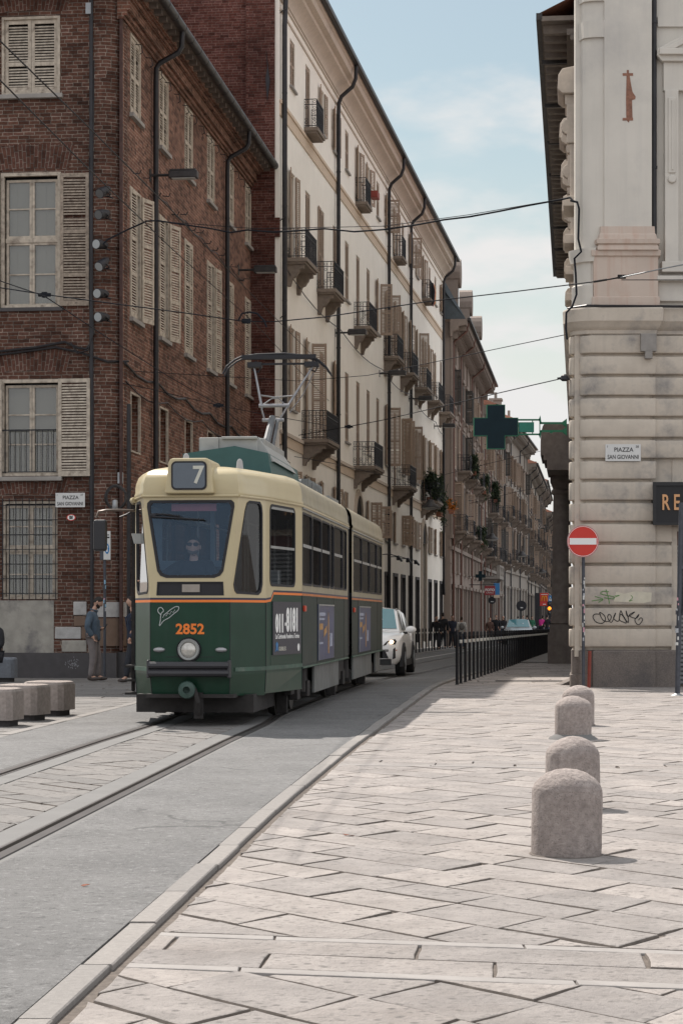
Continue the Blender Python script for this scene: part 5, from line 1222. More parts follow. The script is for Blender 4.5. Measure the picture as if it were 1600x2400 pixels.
m_rbx=mat('grey roof box',(.22,.23,.23),.6,.2,var=.2,stain=.4)
b=MB(); b.box(.30,.68,10.0,11.6,3.22,3.42); b.build('roof_box',m_rbx,tram); b=MB(); b.cyl((.35,6.44,3.40),(.62,6.44,3.40),.07); b.build('roof_vent',m_rbx,tram)
b=MB(); b.box(.30,.70,6.5,8.7,3.24,3.46); b.box(-.5,.301,6.6,8.6,3.25,3.40) 
for k in range(8): b.box(.28,.72,6.55+.27*k,6.57+.27*k,3.24,3.48)
b.build('roof_box',m_rbx,tram)
for x,u,h in((-.38,1.9,.24),(.32,2.0,.17)):
    b=MB(); b.lathe([(.0,3.22),(.06,3.22),(.055,3.26),(.038,3.24+h),(.02,3.27+h),(0,3.275+h)],12,(x,u,0)); b.build('antenna',mat('grey plastic',(.33,.33,.34),.5,var=.05) if 'grey plastic' not in bpy.data.materials else bpy.data.materials['grey plastic'],tram,smooth=40)
# pantograph
pg=bpy.data.objects.new('pantograph',None); COL.objects.link(pg); pg.parent=tram; pg.location=(0,8.1,0)
m_pl=mat('pale pantograph tube',(.27,.27,.28),.35,.6,var=.1)
b=MB(); b.tube([(-.10,-1.6,3.3),(-.02,-.2,4.56)],[.085,.055],8); b.tube([(.02,-1.5,3.3),(.06,-.2,4.5)],.03,6); b.box(-.35,.35,-1.9,-1.0,3.28,3.36); b.build('lower_arm',mat('grey arm',(.13,.135,.14),.5,.4,var=.15),pg)
b=MB(); b.tube([(-.25,-.15,4.76),(.25,-.15,4.76)],.03,8); b.tube([(-.20,-.1,4.53),(.15,-.1,4.53)],.03,8)
b.tube([(-.20,-.15,4.72),(-.35,.0,5.42)],[.022,.015],8); b.tube([(.20,-.15,4.72),(.62,.0,5.42)],[.023,.015],8); b.tube([(.24,-.1,4.64),(.45,.0,4.95),(.62,.02,5.30)],.009,6)
b.tube([(-.21,-.15,4.72),(-.17,-.12,4.56)],.016,6); b.tube([(.2,-.15,4.72),(.10,-.12,4.56)],.016,6)
b.tube([(-.22,-.12,4.93),(.0,-.1,4.90),(.30,-.12,4.92)],.012,6); b.tube([(-.20,-.13,4.77),(-.04,-.12,4.88),(.07,-.12,4.88),(.18,-.13,4.77)],.010,6)
b.build('upper_frame',m_pl,pg,smooth=50)
b=MB(); hd=[(-.86,5.30),(-.80,5.42),(-.66,5.53),(-.55,5.58),(-.3,5.61),(.15,5.62),(.5,5.58),(.68,5.52),(.82,5.40),(.90,5.28)]
b.tube([(x,0,z) for x,z in hd],.018,7); b.tube([(x,.18,z-.01) for x,z in hd],.015,7); b.box(-.55,.66,-.03,.06,5.53,5.60); b.box(-.36,.55,.02,.06,5.44,5.47)
for x in(-.33,.60): b.box(x-.12,x+.1,-.06,.14,5.40,5.48); b.tube([(x-.05,0,5.36),(x+.05,0,5.32),(x+.1,0,5.42),(x,0,5.5)],.014,5)
b.build('collector_head',m_rb,pg)
b=MB(); b.tube([(-.86,.84,2.72),(-.95,.83,2.66),(-1.05,.82,2.62)],.012,5); b.build('grab_wire',m_rb,tram)
# ================================================================ people
def skin(name,joints,edges,m,parent,sub=2,sharp=None):
    """a continuous limb-and-trunk surface grown on connected joints {name:(x,y,z,r)}"""
    ks=list(joints); ix={k:i for i,k in enumerate(ks)}
    me=bpy.data.meshes.new(name); me.from_pydata([joints[k][:3] for k in ks],[(ix[a],ix[b]) for a,b in edges],[])
    o=bpy.data.objects.new(name,me); COL.objects.link(o); o.parent=parent
    md=o.modifiers.new('skin','SKIN'); sv_=me.skin_vertices[0].data
    for i,k in enumerate(ks):
        r=joints[k][3]; sv_[i].radius=r if isinstance(r,tuple) else (r,r)
        sv_[i].use_root=(i==0)
    md.use_smooth_shade=True
    s=o.modifiers.new('sub','SUBSURF'); s.levels=s.render_levels=sub
    dg=bpy.context.evaluated_depsgraph_get(); m2=bpy.data.meshes.new_from_object(o.evaluated_get(dg))
    o.modifiers.clear(); o.data=m2; m2.materials.clear(); m2.materials.append(m); bpy.data.meshes.remove(me)
    return o
def merge_into(o,mb,smooth=True):
    """add extra geometry (head, hands) to an existing body mesh as one mesh"""
    bm=bmesh.new(); bm.from_mesh(o.data)
    vs=[bm.verts.new(v) for v in mb.v]
    for f in mb.f:
        try: q=bm.faces.new([vs[i] for i in f]); q.smooth=smooth
        except ValueError: pass
    bmesh.ops.remove_doubles(bm,verts=vs,dist=1e-5)
    bm.to_mesh(o.data); bm.free(); o.data.update()
def head_mb(c,rot,s=1.0,det=True):
    """a head of 0.235 m facing -y in its own frame, with brow, nose, lips, chin and ears"""
    b=MB(); nu,nv=22,16; v=[];f=[]
    for i in range(nv+1):
        t=PI*i/nv
        for k in range(nu):
            a=2*PI*k/nu; x,y,z=math.sin(t)*math.sin(a),-math.sin(t)*math.cos(a),math.cos(t)
            px,py,pz=x*.076,y*.097,z*.118
            if pz<-.02: q=min(1,(-.02-pz)/.1); px*=1-.34*q; py*=1-.10*q if y<0 else 1-.45*q
            fr=max(0,-y)**3
            if fr>0:
                ctr=math.exp(-(px/.016)**2)
                py-=.024*ctr*math.exp(-((pz+.018)/.020)**2); py-=.010*ctr*math.exp(-((pz-.012)/.022)**2)
                py-=.006*math.exp(-(px/.026)**2)*math.exp(-((pz+.058)/.012)**2); py+=.004*math.exp(-(px/.03)**2)*math.exp(-((pz+.043)/.008)**2)
                py-=.009*math.exp(-(px/.022)**2)*math.exp(-((pz+.098)/.016)**2)
                py+=.009*(math.exp(-((abs(px)-.031)/.014)**2))*math.exp(-((pz-.012)/.011)**2); py-=.005*math.exp(-((abs(px)-.03)/.025)**2)*math.exp(-((pz-.034)/.010)**2)
            v.append((px,py,pz))
    for i in range(nv):
        for k in range(nu): f.append((i*nu+k,(i+1)*nu+k,(i+1)*nu+(k+1)%nu,i*nu+(k+1)%nu))
    b.idx(v,f)
    for sg in(-1,1): b.ell((sg*.079,.012,-.005),.010,.020,.032,0,8,6)
    c=Vector(c); b.v=[tuple(c+rot@(Vector(p)*s)) for p in b.v]; return b
def hair_mb(c,rot,s=1.0,lo=.02,back=-.06,vol=1.09):
    b=MB(); nu,nv=20,10; v=[];f=[]
    for i in range(nv+1):
        t=PI*.5*i/nv
        for k in range(nu):
            a=2*PI*k/nu; x,y=math.sin(a),-math.cos(a)
            zlow=lerp(back,lo+.028,max(0,-y*.5+.5)) ; z=lerp(.118*vol,zlow,1-math.cos(t) if True else 0)
            zz=max(-1,min(1,z/(.118*vol))); r=math.sqrt(max(0,1-zz*zz))
            v.append((x*r*.076*vol+random.uniform(-.0015,.0015),y*r*.097*vol+.004,z))
    for i in range(nv):
        for k in range(nu): f.append((i*nu+k,(i+1)*nu+k,(i+1)*nu+(k+1)%nu,i*nu+(k+1)%nu))
    b.idx(v,f); c=Vector(c); b.v=[tuple(c+rot@(Vector(p)*s)) for p in b.v]; return b
def hand_mb(c,rot,curl=.5,s=1.0,thumb=1):
    """palm and five bent fingers; fingers run along -z, palm faces -y"""
    b=MB(); b.ell((0,0,-.045),.042,.016,.052,0,12,8)
    for k,(x,l) in enumerate(((-.030,.062),(-.010,.074),(.010,.078),(.030,.068))):
        p=[(x,0,-.075)]; a=.15
        for q in(.42,.33,.25):
            a+=curl*(1.0 if q<.42 else .7); w=p[-1]; p.append((w[0]*1.02,w[1]-math.sin(a)*l*q,w[2]-math.cos(a)*l*q))
        b.tube(p,[.0095,.009,.008,.006],6)
    b.tube([(thumb*.032,-.004,-.02),(thumb*.055,-.016,-.045),(thumb*.056,-.028,-.07),(thumb*.048,-.036,-.088)],[.013,.011,.009,.007],6)
    c=Vector(c); b.v=[tuple(c+rot@(Vector(p)*s)) for p in b.v]; return b
I3=Matrix.Identity(3)
def RZ(a): return Matrix.Rotation(R(a),3,'Z')
def RX(a): return Matrix.Rotation(R(a),3,'X')
def RY(a): return Matrix.Rotation(R(a),3,'Y')
# ---- driver, seated in the cab, facing the camera (tram coordinates)
def tp(x,u,z): 
    c,s=math.cos(TA),math.sin(TA); return (TX+x*c-u*s,TY+x*s+u*c,z+.03)
m_jk=mat('dark navy jacket',(.022,.025,.032),.85,var=.08,vs=4)
dv=thing('person','man in sunglasses and a dark jacket driving behind the tram windscreen','person',tp(-.12,1.0,1.40),TA)
J={'pel':(0,.1,.05,.15),'bel':(0,.08,.25,(.17,.13)),'che':(0,.03,.50,(.19,.13)),'neb':(0,.01,.64,.075),'nek':(0,-.02,.70,.058),'hed':(0,-.03,.76,.052),
 'shl':(.19,.02,.60,.075),'ell':(.30,-.16,.38,.052),'wrl':(.16,-.42,.40,.036),'hal':(.13,-.46,.40,.03),'shr':(-.19,.02,.60,.075),'elr':(-.40,-.18,.44,.052),'wrr':(-.62,-.33,.40,.036),'har':(-.655,-.355,.395,.03),
 'hil':(.10,0,.03,.09),'knl':(.13,-.42,.05,.07),'anl':(.13,-.42,-.36,.045),'hir':(-.10,0,.03,.09),'knr':(-.13,-.42,.05,.07),'anr':(-.13,-.42,-.36,.045)}
E_=[('pel','bel'),('bel','che'),('che','neb'),('neb','nek'),('nek','hed'),('che','shl'),('shl','ell'),('ell','wrl'),('wrl','hal'),('che','shr'),('shr','elr'),('elr','wrr'),('wrr','har'),('pel','hil'),('hil','knl'),('knl','anl'),('pel','hir'),('hir','knr'),('knr','anr')]
bd=skin('body',J,E_,mat('brightened skin',(.60,.36,.27),.6,var=.05,vs=20),dv)  # skin colour lightened so the driver's face reads brighter in the cab
hr=RX(-6)@RZ(4); merge_into(bd,head_mb((0,-.05,.85),hr,1.10)); merge_into(bd,hand_mb((.13,-.45,.41),RX(75),.7,.95)); merge_into(bd,hand_mb((-.655,-.36,.41),RZ(-60)@RX(60)@RY(0),.5,.95,-1))
JS={k:(v[0],v[1],v[2],tuple(q+.016 for q in v[3]) if isinstance(v[3],tuple) else v[3]+.016) for k,v in J.items() if k in('pel','bel','che','neb','nek','shl','ell','wrl','shr','elr','wrr')}
skin('jacket',JS,[e for e in E_ if e[0] in JS and e[1] in JS],m_jk,dv)
JT={k:(v[0],v[1],v[2],v[3]+.014) for k,v in J.items() if k in('pel','hil','knl','anl','hir','knr','anr')}
skin('trousers',JT,[e for e in E_ if e[0] in JT and e[1] in JT],m_jk,dv)
hair_mb((0,-.05,.855),hr,1.10,lo=.035,back=-.03,vol=1.05).build('hair',M['hair'],dv,smooth=80)
b=MB(); h=Vector((0,-.05,.85))
for sg in(-1,1):
    b.ell((sg*.034,-.103,.010),.034,.012,.023,0,12,8); b.tube([(sg*.058,-.092,.018),(sg*.082,-.03,.016),(sg*.084,.015,.008)],.003,4)
b.tube([(-.012,-.106,.016),(.012,-.106,.016)],.003,4); b.v=[tuple(h+hr@(Vector(p)*1.10)) for p in b.v]; b.build('sunglasses',M['black'],dv,smooth=60)
b=MB()
for k in range(26):
    a=-1.0+2.0*k/25; b.ell((.058*math.sin(a),-.074*math.cos(a)-.006,-.088+.02*abs(a)),.012,.010,.020,0,6,5)
b.v=[tuple(h+hr@(Vector(p)*1.10)) for p in b.v]; b.build('beard',mat('grey stubble',(.14,.105,.09),.8,var=.3,vs=80),dv,smooth=60)
# steering handle and seat belong to the tram
b=MB(); b.box(-.25,.32,1.28,1.38,1.30,2.0); b.box(-.22,.28,.95,1.35,1.18,1.27); b.box(-.02,.1,1.1,1.2,.84,1.2); b.build('driver_seat',m_dk,tram,bevel=.03)
# ---- man by the post at the brick corner, seen from his right side, looking down
gx,gy=(221-800)/F*43.5,43.5
mn=thing('person','bearded man in a blue shirt and grey trousers standing by the post, looking down','person',(gx,gy,.01),R(0))
def standing(lean=0,step=.10,armf=True):
    return {'pel':(-.02,0,.93,(.125,.15)),'wai':(-.03,0,1.10,(.14,.15)),'che':(-.045,0,1.33,(.125,.165)),'neb':(-.02,0,1.47,.065),'nek':(.02,0,1.54,.055),'hed':(.05,0,1.60,.05),
 'shl':(-.05,-.19,1.40,.075),'ell':(-.12,-.24,1.12,.05),'wrl':(.0,-.22,.93,.036),'hal':(.03,-.22,.90,.03),'shr':(-.05,.19,1.40,.075),'elr':(-.07,.24,1.13,.05),'wrr':(.16,.14,1.10,.036),'har':(.2,.12,1.12,.03),
 'hil':(-.03,-.10,.88,.10),'knl':(-.0,-.10,.49,.068),'anl':(-.06,-.10,.09,.045),'tol':(.10,-.10,.035,.034),'hir':(-.02,.10,.88,.10),'knr':(.07,.10,.49,.068),'anr':(.06,.10,.09,.045),'tor':(.22,.10,.035,.034)}
ES=[('pel','wai'),('wai','che'),('che','neb'),('neb','nek'),('nek','hed'),('che','shl'),('shl','ell'),('ell','wrl'),('wrl','hal'),('che','shr'),('shr','elr'),('elr','wrr'),('wrr','har'),('pel','hil'),('hil','knl'),('knl','anl'),('anl','tol'),('pel','hir'),('hir','knr'),('knr','anr'),('anr','tor'),('pel','hem')]
def grow(J,keys,d): return {k:(J[k][0],J[k][1],J[k][2],tuple(q+d for q in J[k][3]) if isinstance(J[k][3],tuple) else J[k][3]+d) for k in keys}
def ed(ks): return [e for e in ES if e[0] in ks and e[1] in ks]
J=standing(); bd=skin('body',J,ed(J),M['skin'],mn)
hr=RZ(90)@RX(32); hc=Vector((.085,0,1.665)); merge_into(bd,head_mb(hc,hr,1.02)); merge_into(bd,hand_mb((.01,-.22,.93),RZ(90)@RX(-20),.5,.95)); merge_into(bd,hand_mb((.19,.12,1.12),RZ(90)@RX(80),.8,.95))
m_sh=mat('blue grey shirt',(.075,.105,.14),.85,var=.2,vs=9,bump=.5,bs=9); m_tr=mat('warm grey trousers',(.19,.165,.16),.85,var=.18,vs=8,bump=.5,bs=8)
ks=('wai','pel','che','neb','shl','ell','wrl','shr','elr','wrr'); JJ=grow(J,ks,.022); JJ['pel']=(-.02,0,.90,(.155,.175)); JJ['wai']=(.0,0,1.10,(.165,.17)); JJ['hem']=(-.02,0,.83,(.15,.165)); skin('shirt',JJ,ed(ks+('hem',)),m_sh,mn)
b=MB(); b.tube([(.0+.075*math.cos(a*PI/6),.07*math.sin(a*PI/6),1.50+.02*math.cos(a*PI/6)*-1) for a in range(12)],.017,6,closed=True); b.build('collar',m_sh,mn,smooth=60)
ks=('pel','hil','knl','anl','hir','knr','anr'); JJ=grow(J,ks,.018); JJ['pel']=(-.02,0,.95,.125); JJ['anl']=(-.06,-.10,.07,.068); JJ['anr']=(.06,.10,.07,.068); JJ['knl']=(0,-.1,.49,.088); JJ['knr']=(.07,.1,.49,.088); skin('trousers',JJ,ed(ks),m_tr,mn)
for x,y in((-.06,-.10),(.06,.10)):
    b=MB(); b.ell((.07,0,.045),.145,.05,.045,0,14,8); b.ell((-.01,0,.07),.065,.048,.065,0,12,8); b.build('shoe',M['shoe'],mn,(x,y,0),smooth=70)
hair_mb(hc,hr,1.02,lo=.05,back=-.07,vol=1.06).build('hair',M['hair'],mn,smooth=80)
b=MB()
for k in range(34):
    a=-1.35+2.7*(k%17)/16; zz=-.078 if k<17 else -.098; b.ell((.066*math.sin(a)*(1 if k<17 else .85),-.080*math.cos(a)*(1 if k<17 else .92),zz+.04*abs(a)**1.5*.5),.014,.012,.022,0,6,5)
b.v=[tuple(hc+hr@(Vector(p)*1.02)) for p in b.v]; b.build('beard',mat('dark beard',(.035,.026,.022),.85,var=.3,vs=80),mn,smooth=60)
b=MB(); b.obox((.235,.10,1.15),.012,.07,.14,Matrix.Rotation(R(35),3,'Y')); ph=b.build('phone',M['black'],None,(gx,gy,.01)); tag(ph,'black mobile phone held by the bearded man in the blue shirt','phone')
# ---- passers-by of the street: one figure per palette, walking pose
def walker(px,Y,top,bot,label,facing=0,hair='hair',bag=None,h=1.7,step=.16,skinm='skin',group='people walking down the street',z=None,bald=False):
    X=(px-800)/F*Y; s=h/1.78
    o=thing('person',label,'person',(X,Y,gz(Y)+.03 if z is None else z),R(facing),group); o.scale=(s,s,s)
    J={'pel':(0,0,.95,(.15,.115)),'wai':(0,0,1.12,(.14,.11)),'che':(0,0,1.34,(.17,.115)),'neb':(0,.0,1.48,.06),'nek':(0,-.01,1.55,.052),'hed':(0,-.02,1.62,.05),
     'shl':(.19,0,1.42,.068),'ell':(.24,.04,1.13,.047),'wrl':(.23,-.10,.92,.035),'hal':(.23,-.12,.88,.03),'shr':(-.19,0,1.42,.068),'elr':(-.24,.06,1.13,.047),'wrr':(-.23,.0,.90,.035),'har':(-.23,.0,.86,.03),
     'hil':(.10,0,.90,.095),'knl':(.10,-step*.7,.49,.066),'anl':(.10,-step,.09,.043),'tol':(.10,-step-.14,.035,.034),'hir':(-.10,0,.90,.095),'knr':(-.10,step*.1,.49,.066),'anr':(-.10,step,.10,.043),'tor':(-.10,step-.14,.04,.034)}
    bd=skin('body',J,ed(J),M[skinm],o,1); hc=(0,-.03,1.70); merge_into(bd,head_mb(hc,I3,1.0)); merge_into(bd,hand_mb((.23,-.11,.93),RZ(90),.4,.9)); merge_into(bd,hand_mb((-.23,.0,.91),RZ(-90),.4,.9))
    ks=('che','wai','pel','neb','shl','ell','wrl','shr','elr','wrr'); JJ=grow(J,ks,.022); JJ['hem']=(0,0,.78,(.175,.135)); JJ['pel']=(0,0,.95,(.175,.14)); skin('coat',JJ,ed(ks+('hem',)),top,o,1)
    ks=('pel','hil','knl','anl','hir','knr','anr'); JJ=grow(J,ks,.016); JJ['pel']=(0,0,.97,.115); skin('trousers',JJ,ed(ks),bot,o,1)
    for x,y in((.10,-step),(-.10,step)):
        b=MB(); b.ell((0,-.06,.045),.045,.13,.045,0,10,6); b.build('shoe',M['shoe'],o,(x,y,0),smooth=70)
    hair_mb(hc,I3,1.0,lo=.05,back=-.09 if not bald else -.01,vol=1.08).build('hair',M[hair],o,smooth=80)
    if bag:
        b=MB(); b.ell((0,.17,1.25),.15,.09,.2,0,12,8); b.tube([(.10,.12,1.42),(.11,-.03,1.48),(.12,-.14,1.36),(.12,-.1,1.1),(.1,.12,1.05)],.015,5); b.tube([(-.10,.12,1.42),(-.11,-.03,1.48),(-.12,-.14,1.36),(-.12,-.1,1.1),(-.1,.12,1.05)],.015,5); b.build('backpack',bag,o,smooth=60)
    return o
C=lambda n,c: mat(n,c,.85,var=.15,vs=10)
k1=C('black coat',(.018,.018,.022)); k2=C('dark trousers',(.03,.032,.04)); k3=C('white top',(.62,.60,.57)); k4=C('brown coat',(.09,.05,.04)); k5=C('denim',(.05,.07,.11)); k6=C('green coat',(.03,.14,.08)); k7=C('magenta jacket',(.50,.03,.22)); k8=C('red jacket',(.28,.045,.04)); k9=C('grey bag',(.22,.21,.20)); k10=C('navy coat',(.025,.03,.05)); k11=C('pale stripes top',(.40,.42,.46))
M['grey_hair']=mat('grey hair',(.30,.29,.28),.8,var=.2,vs=50); M['brown_hair']=mat('brown hair',(.07,.04,.025),.7,var=.3,vs=60)
walker(1081,106,k3,k5,'woman in a white top with a grey backpack walking away on the left pavement',180,'brown_hair',k9,1.66)
walker(1022,104,k1,k2,'person in black close behind the left bollards, beside the shop doorway',10,h=1.68)
walker(1037,107,k1,k2,'tall man in black with a pale sleeve stripe in the group behind the left bollards',185,h=1.86)
walker(1059,109,k10,k2,'person in navy coat just left of the woman in the white top',15,h=1.75)
walker(1147,128,k4,k2,'person in a brown coat walking ahead of the parked car',5,'brown_hair',None,1.66)
walker(1162,131,k1,k2,'bareheaded man in black walking between the brown coat and the grey haired walker',-5,h=1.84)
walker(1178,134,k1,k5,'grey haired walker in a black jacket just left of the distant car',0,'grey_hair',None,1.78)
walker(1213,185,k8,k2,'person in a red jacket far behind the distant car',180,h=1.7)
walker(1225,178,k11,k5,'person in a pale striped top far behind the distant car',0,h=1.78)
walker(1234,172,k1,k2,'person in black behind the right half of the distant car',180,h=1.8)
walker(1246,168,k6,k2,'person in a green coat right of the distant car',10,h=1.72)
walker(1281,150,k1,k5,'long haired person in black under the amber traffic light',175,h=1.84)
walker(1292,170,k8,k5,'person in a short red jacket right of the traffic light',0,h=1.7)
walker(1298,152,k10,k5,'person in navy next to the dark portal column',0,h=1.76)
# man with a dark backpack, mostly behind the left edge of the tram
walker(312,42.5,k10,k2,'person in dark clothes with a navy backpack half hidden by the tram',-75,bag=C('navy backpack',(.03,.045,.08)),h=1.75,group='people by the brick corner',z=.01)
# person sitting on the stone block at the very left
so=thing('person','person in a black jacket seated on the blue grey stone block at the left edge','person',((-14-800)/F*41.5,41.5,.01),R(-15))
J={'pel':(0,.05,.56,.15),'wai':(0,.0,.74,(.16,.13)),'che':(0,-.12,.98,(.18,.13)),'neb':(0,-.2,1.12,.065),'nek':(0,-.24,1.18,.052),'hed':(0,-.27,1.22,.05),'shl':(.2,-.14,1.06,.07),'ell':(.27,-.22,.78,.05),'wrl':(.12,-.42,.72,.036),'hal':(.10,-.45,.7,.03),'shr':(-.2,-.14,1.06,.07),'elr':(-.27,-.22,.78,.05),'wrr':(-.12,-.42,.72,.036),'har':(-.1,-.45,.7,.03),
 'hil':(.10,0,.55,.09),'knl':(.15,-.44,.52,.07),'anl':(.15,-.42,.1,.045),'tol':(.16,-.56,.04,.035),'hir':(-.10,0,.55,.09),'knr':(-.15,-.44,.52,.07),'anr':(-.15,-.42,.1,.045),'tor':(-.16,-.56,.04,.035)}
bd=skin('body',J,ed(J),M['skin'],so,1); hc=(0,-.33,1.31); merge_into(bd,head_mb(hc,RX(25))); merge_into(bd,hand_mb((.11,-.43,.73),RX(80),.8,.9)); merge_into(bd,hand_mb((-.11,-.43,.73),RX(80),.8,.9))
ks=('wai','pel','che','neb','shl','ell','wrl','shr','elr','wrr'); JJ=grow(J,ks,.03); JJ['pel']=(0,.05,.60,.15); skin('jacket',JJ,ed(ks),k1,so,1)
ks=('pel','hil','knl','anl','hir','knr','anr'); JJ=grow(J,ks,.018); JJ['pel']=(0,.05,.58,.13); skin('trousers',JJ,ed(ks),k2,so,1)
for x in(.15,-.15): 
    b=MB(); b.ell((0,-.06,.045),.045,.13,.045,0,10,6); b.build('shoe',M['shoe'],so,(x,-.44,0),smooth=70)
hair_mb(hc,RX(25),1,lo=.04,back=-.08,vol=1.08).build('hair',M['hair'],so,smooth=80)
# ================================================================ cars
def wp(px,py,Y): return ((px-800)/F*Y,Y,CH+(HZ-py)/F*Y)
m_tyre=mat('tyre rubber',(.02,.02,.021),.85); m_trim=mat('black cladding',(.025,.025,.027),.65,var=.1)
m_cg=mat('car glass',(.03,.06,.07),.04,var=0,spec=.8); m_wsg=mat('car windscreen sky tint',(.075,.22,.255),.05,var=0,spec=.8)  # teal stands for sky reflected in the windscreen, put into its colour
def loftx(mb,secs,m=0,cap0=True,cap1=True):
    """closed skin over mirrored half sections: each (u, [(x,z)...]) from low outside to the middle of the top"""
    rings=[]
    for u,h in secs: rings.append([(x,u,z) for x,z in h]+[(-x,u,z) for x,z in h[::-1]])
    n=len(rings[0]); v=[p for r in rings for p in r]; f=[]
    for i in range(len(rings)-1):
        for k in range(n-1): f.append((i*n+k,i*n+k+1,(i+1)*n+k+1,(i+1)*n+k))
    if cap0: f.append(tuple(range(n)))
    if cap1: f.append(tuple(range((len(rings)-1)*n,len(rings)*n))[::-1])
    return mb.idx(v,f,m)
def car(name,label,cat,loc,rz,paint,lamp,ws,group):
    o=thing(name,label,cat,loc,rz,group)
    def sec(w,zb,zs,zt,inn): return [(w*.86,zb),(w*.97,zb+.10),(w,zb+.22),(w*1.0,lerp(zb,zs,.62)),(w*.975,zs),(w-inn,zt),(w*.45,zt+.025),(.0,zt+.035)]
    b=MB(); loftx(b,[(.0,sec(.60,.40,.66,.70,.10)),(.05,sec(.70,.34,.70,.78,.10)),(.16,sec(.79,.30,.76,.86,.12)),(.38,sec(.855,.27,.84,.93,.14)),(.75,sec(.88,.25,.92,.985,.15)),(1.15,sec(.882,.24,.965,1.02,.12)),(2.2,sec(.882,.24,.98,1.02,.06)),(3.4,sec(.885,.25,1.0,1.04,.06)),(3.95,sec(.85,.32,.98,1.02,.08)),(4.12,sec(.74,.40,.85,.95,.08))])
    body=b.build('body',paint,o,smooth=38)
    cab=[(1.0,[(.80,1.0),(.76,1.03),(.3,1.06),(0,1.065)]),(1.35,[(.80,1.0),(.70,1.27),(.3,1.33),(0,1.345)]),(1.72,[(.80,1.01),(.635,1.49),(.3,1.545),(0,1.555)]),(2.4,[(.80,1.02),(.625,1.53),(.3,1.58),(0,1.585)]),(3.2,[(.80,1.03),(.61,1.49),(.3,1.54),(0,1.55)]),(3.75,[(.80,1.04),(.58,1.36),(.3,1.41),(0,1.42)]),(4.0,[(.78,1.03),(.66,1.10),(.3,1.12),(0,1.12)])]
    b=MB(); loftx(b,cab); b.build('cabin',paint,o,smooth=30)
    b=MB(); b.face([(0,1.02,1.085),(.70,1.06,1.075),(.575,1.69,1.525),(0,1.66,1.565)]); b.face([(0,1.02,1.085),(0,1.66,1.565),(-.575,1.69,1.525),(-.70,1.06,1.075)]); b.v=[(x,y-.02,z+.012) for x,y,z in b.v]; b.build('windscreen',ws,o)
    for s in(-1,1):
        b=MB()
        for q in([(.797,1.45,1.05),(.797,2.25,1.05),(.655,2.25,1.49),(.66,1.86,1.48)],[(.797,2.33,1.05),(.797,3.35,1.06),(.65,3.2,1.44),(.65,2.33,1.49)]): b.face([(s*(x+.016),y,z) for x,y,z in q])
        b.build('side_window',m_cg,o,fixn=False)
    for s in(-1,1):
        b=MB(); b.prism([(.0,.0),(.30,.03),(.34,.10),(.30,.155),(.10,.10)],-.02,.06,'xz'); h=b.build('headlight',M['glass_dk'],o,(s*.47,.0,.70)); h.scale=(s,1,1); h.rotation_euler=(R(-14),0,R(23*s))
        b=MB(); b.ell((.21,-.03,.085),.05,.03,.042,0,10,6); b.build('headlight_bulb',lamp,h)
        b=MB(); b.prism([(.0,.0),(.06,.02),(.05,.26),(.0,.22)],-.02,.02,'xz'); q=b.build('fog_recess',m_trim,o,(s*.70,.06,.40)); q.scale=(s,1,1); q.rotation_euler=(0,0,R(40*s))
        b=MB(); b.ell((0,0,0),.055,.03,.02); b.build('indicator',mat('indicator amber',(.45,.10,.03),.3,var=0) if 'indicator amber' not in bpy.data.materials else bpy.data.materials['indicator amber'],o,(s*.735,.145,.60))
        b=MB(); b.ell((0,0,0),.13,.07,.085,0,12,8); mr_=b.build('wing_mirror',paint,o,(s*1.0,1.35,1.06),smooth=60); b=MB(); b.box(-.1,.0,-.02,.03,-.1,-.05); b.build('mirror_foot',m_trim,mr_,(-s*.08 if s>0 else .18,0,0))
        for u in(.82,3.35):
            b=MB(); n=16; pts=[(u+.43*math.cos(PI*k/n),.34+.43*math.sin(PI*k/n)) for k in range(n+1)]; b.prism([(u+.45,.22)]+pts+[(u-.45,.22)],s*.82,s*.897,'yz'); b.build('wheel_arch',m_trim,o)
            b=MB(); b.lathe([(0,.0),(.20,.0),(.22,.015),(.33,.015),(.345,-.03),(.345,-.17),(.32,-.2),(0,-.2)],24,(0,0,0),0,'x'); w=b.build('tyre',m_tyre,o,(s*.905,u,.345),smooth=40); w.scale=(s,1,1)
            b=MB(); 
            for k in range(5): a=2*PI*k/5; b.obox((.012,.11*math.cos(a),.11*math.sin(a)),.02,.05,.20,Matrix.Rotation(-a+PI/2,3,'X'))
            b.lathe([(.19,.0),(.215,.004),(.215,.02),(.19,.016)],20,(0,0,0),0,'x'); b.build('rim',M['steel'],w)
    b=MB(); b.prism([(-.60,.42),(.60,.42),(.52,.60),(-.52,.60)],-.02,.10,'xz'); b.box(-.66,.66,-.0,.12,.26,.40); b.box(-.45,.45,.005,.06,.70,.73); b.build('grille',m_trim,o)
    b=MB(); b.box(-.26,.26,-.035,-.02,.44,.55); b.build('number_plate',M['white'],o)
    b=MB(); 
    for s in(-1,1): b.tube([(s*.61,1.85,1.49),(s*.60,1.98,1.545),(s*.59,3.05,1.53),(s*.60,3.25,1.47)],.018,6)
    b.build('roof_rail',m_al,o)
    b=MB(); 
    for s in(-1,1): b.box(min(s*.84,s*.893),max(s*.84,s*.893),1.2,2.95,.22,.36)
    b.build('sill_trim',m_trim,o)
    return o
p_w=mat('white car paint',(.82,.82,.82),.25,var=.02,spec=.5,coat=.4)
sx,sy=((946-800)/F*46.6)-.95,46.6
car('suv','white compact suv with its headlight on, following close behind the tram','car',(sx,sy,gz(47)+.045),-math.atan(.115),p_w,emis('lit headlight',(1,.72,.45),4),m_wsg,None)
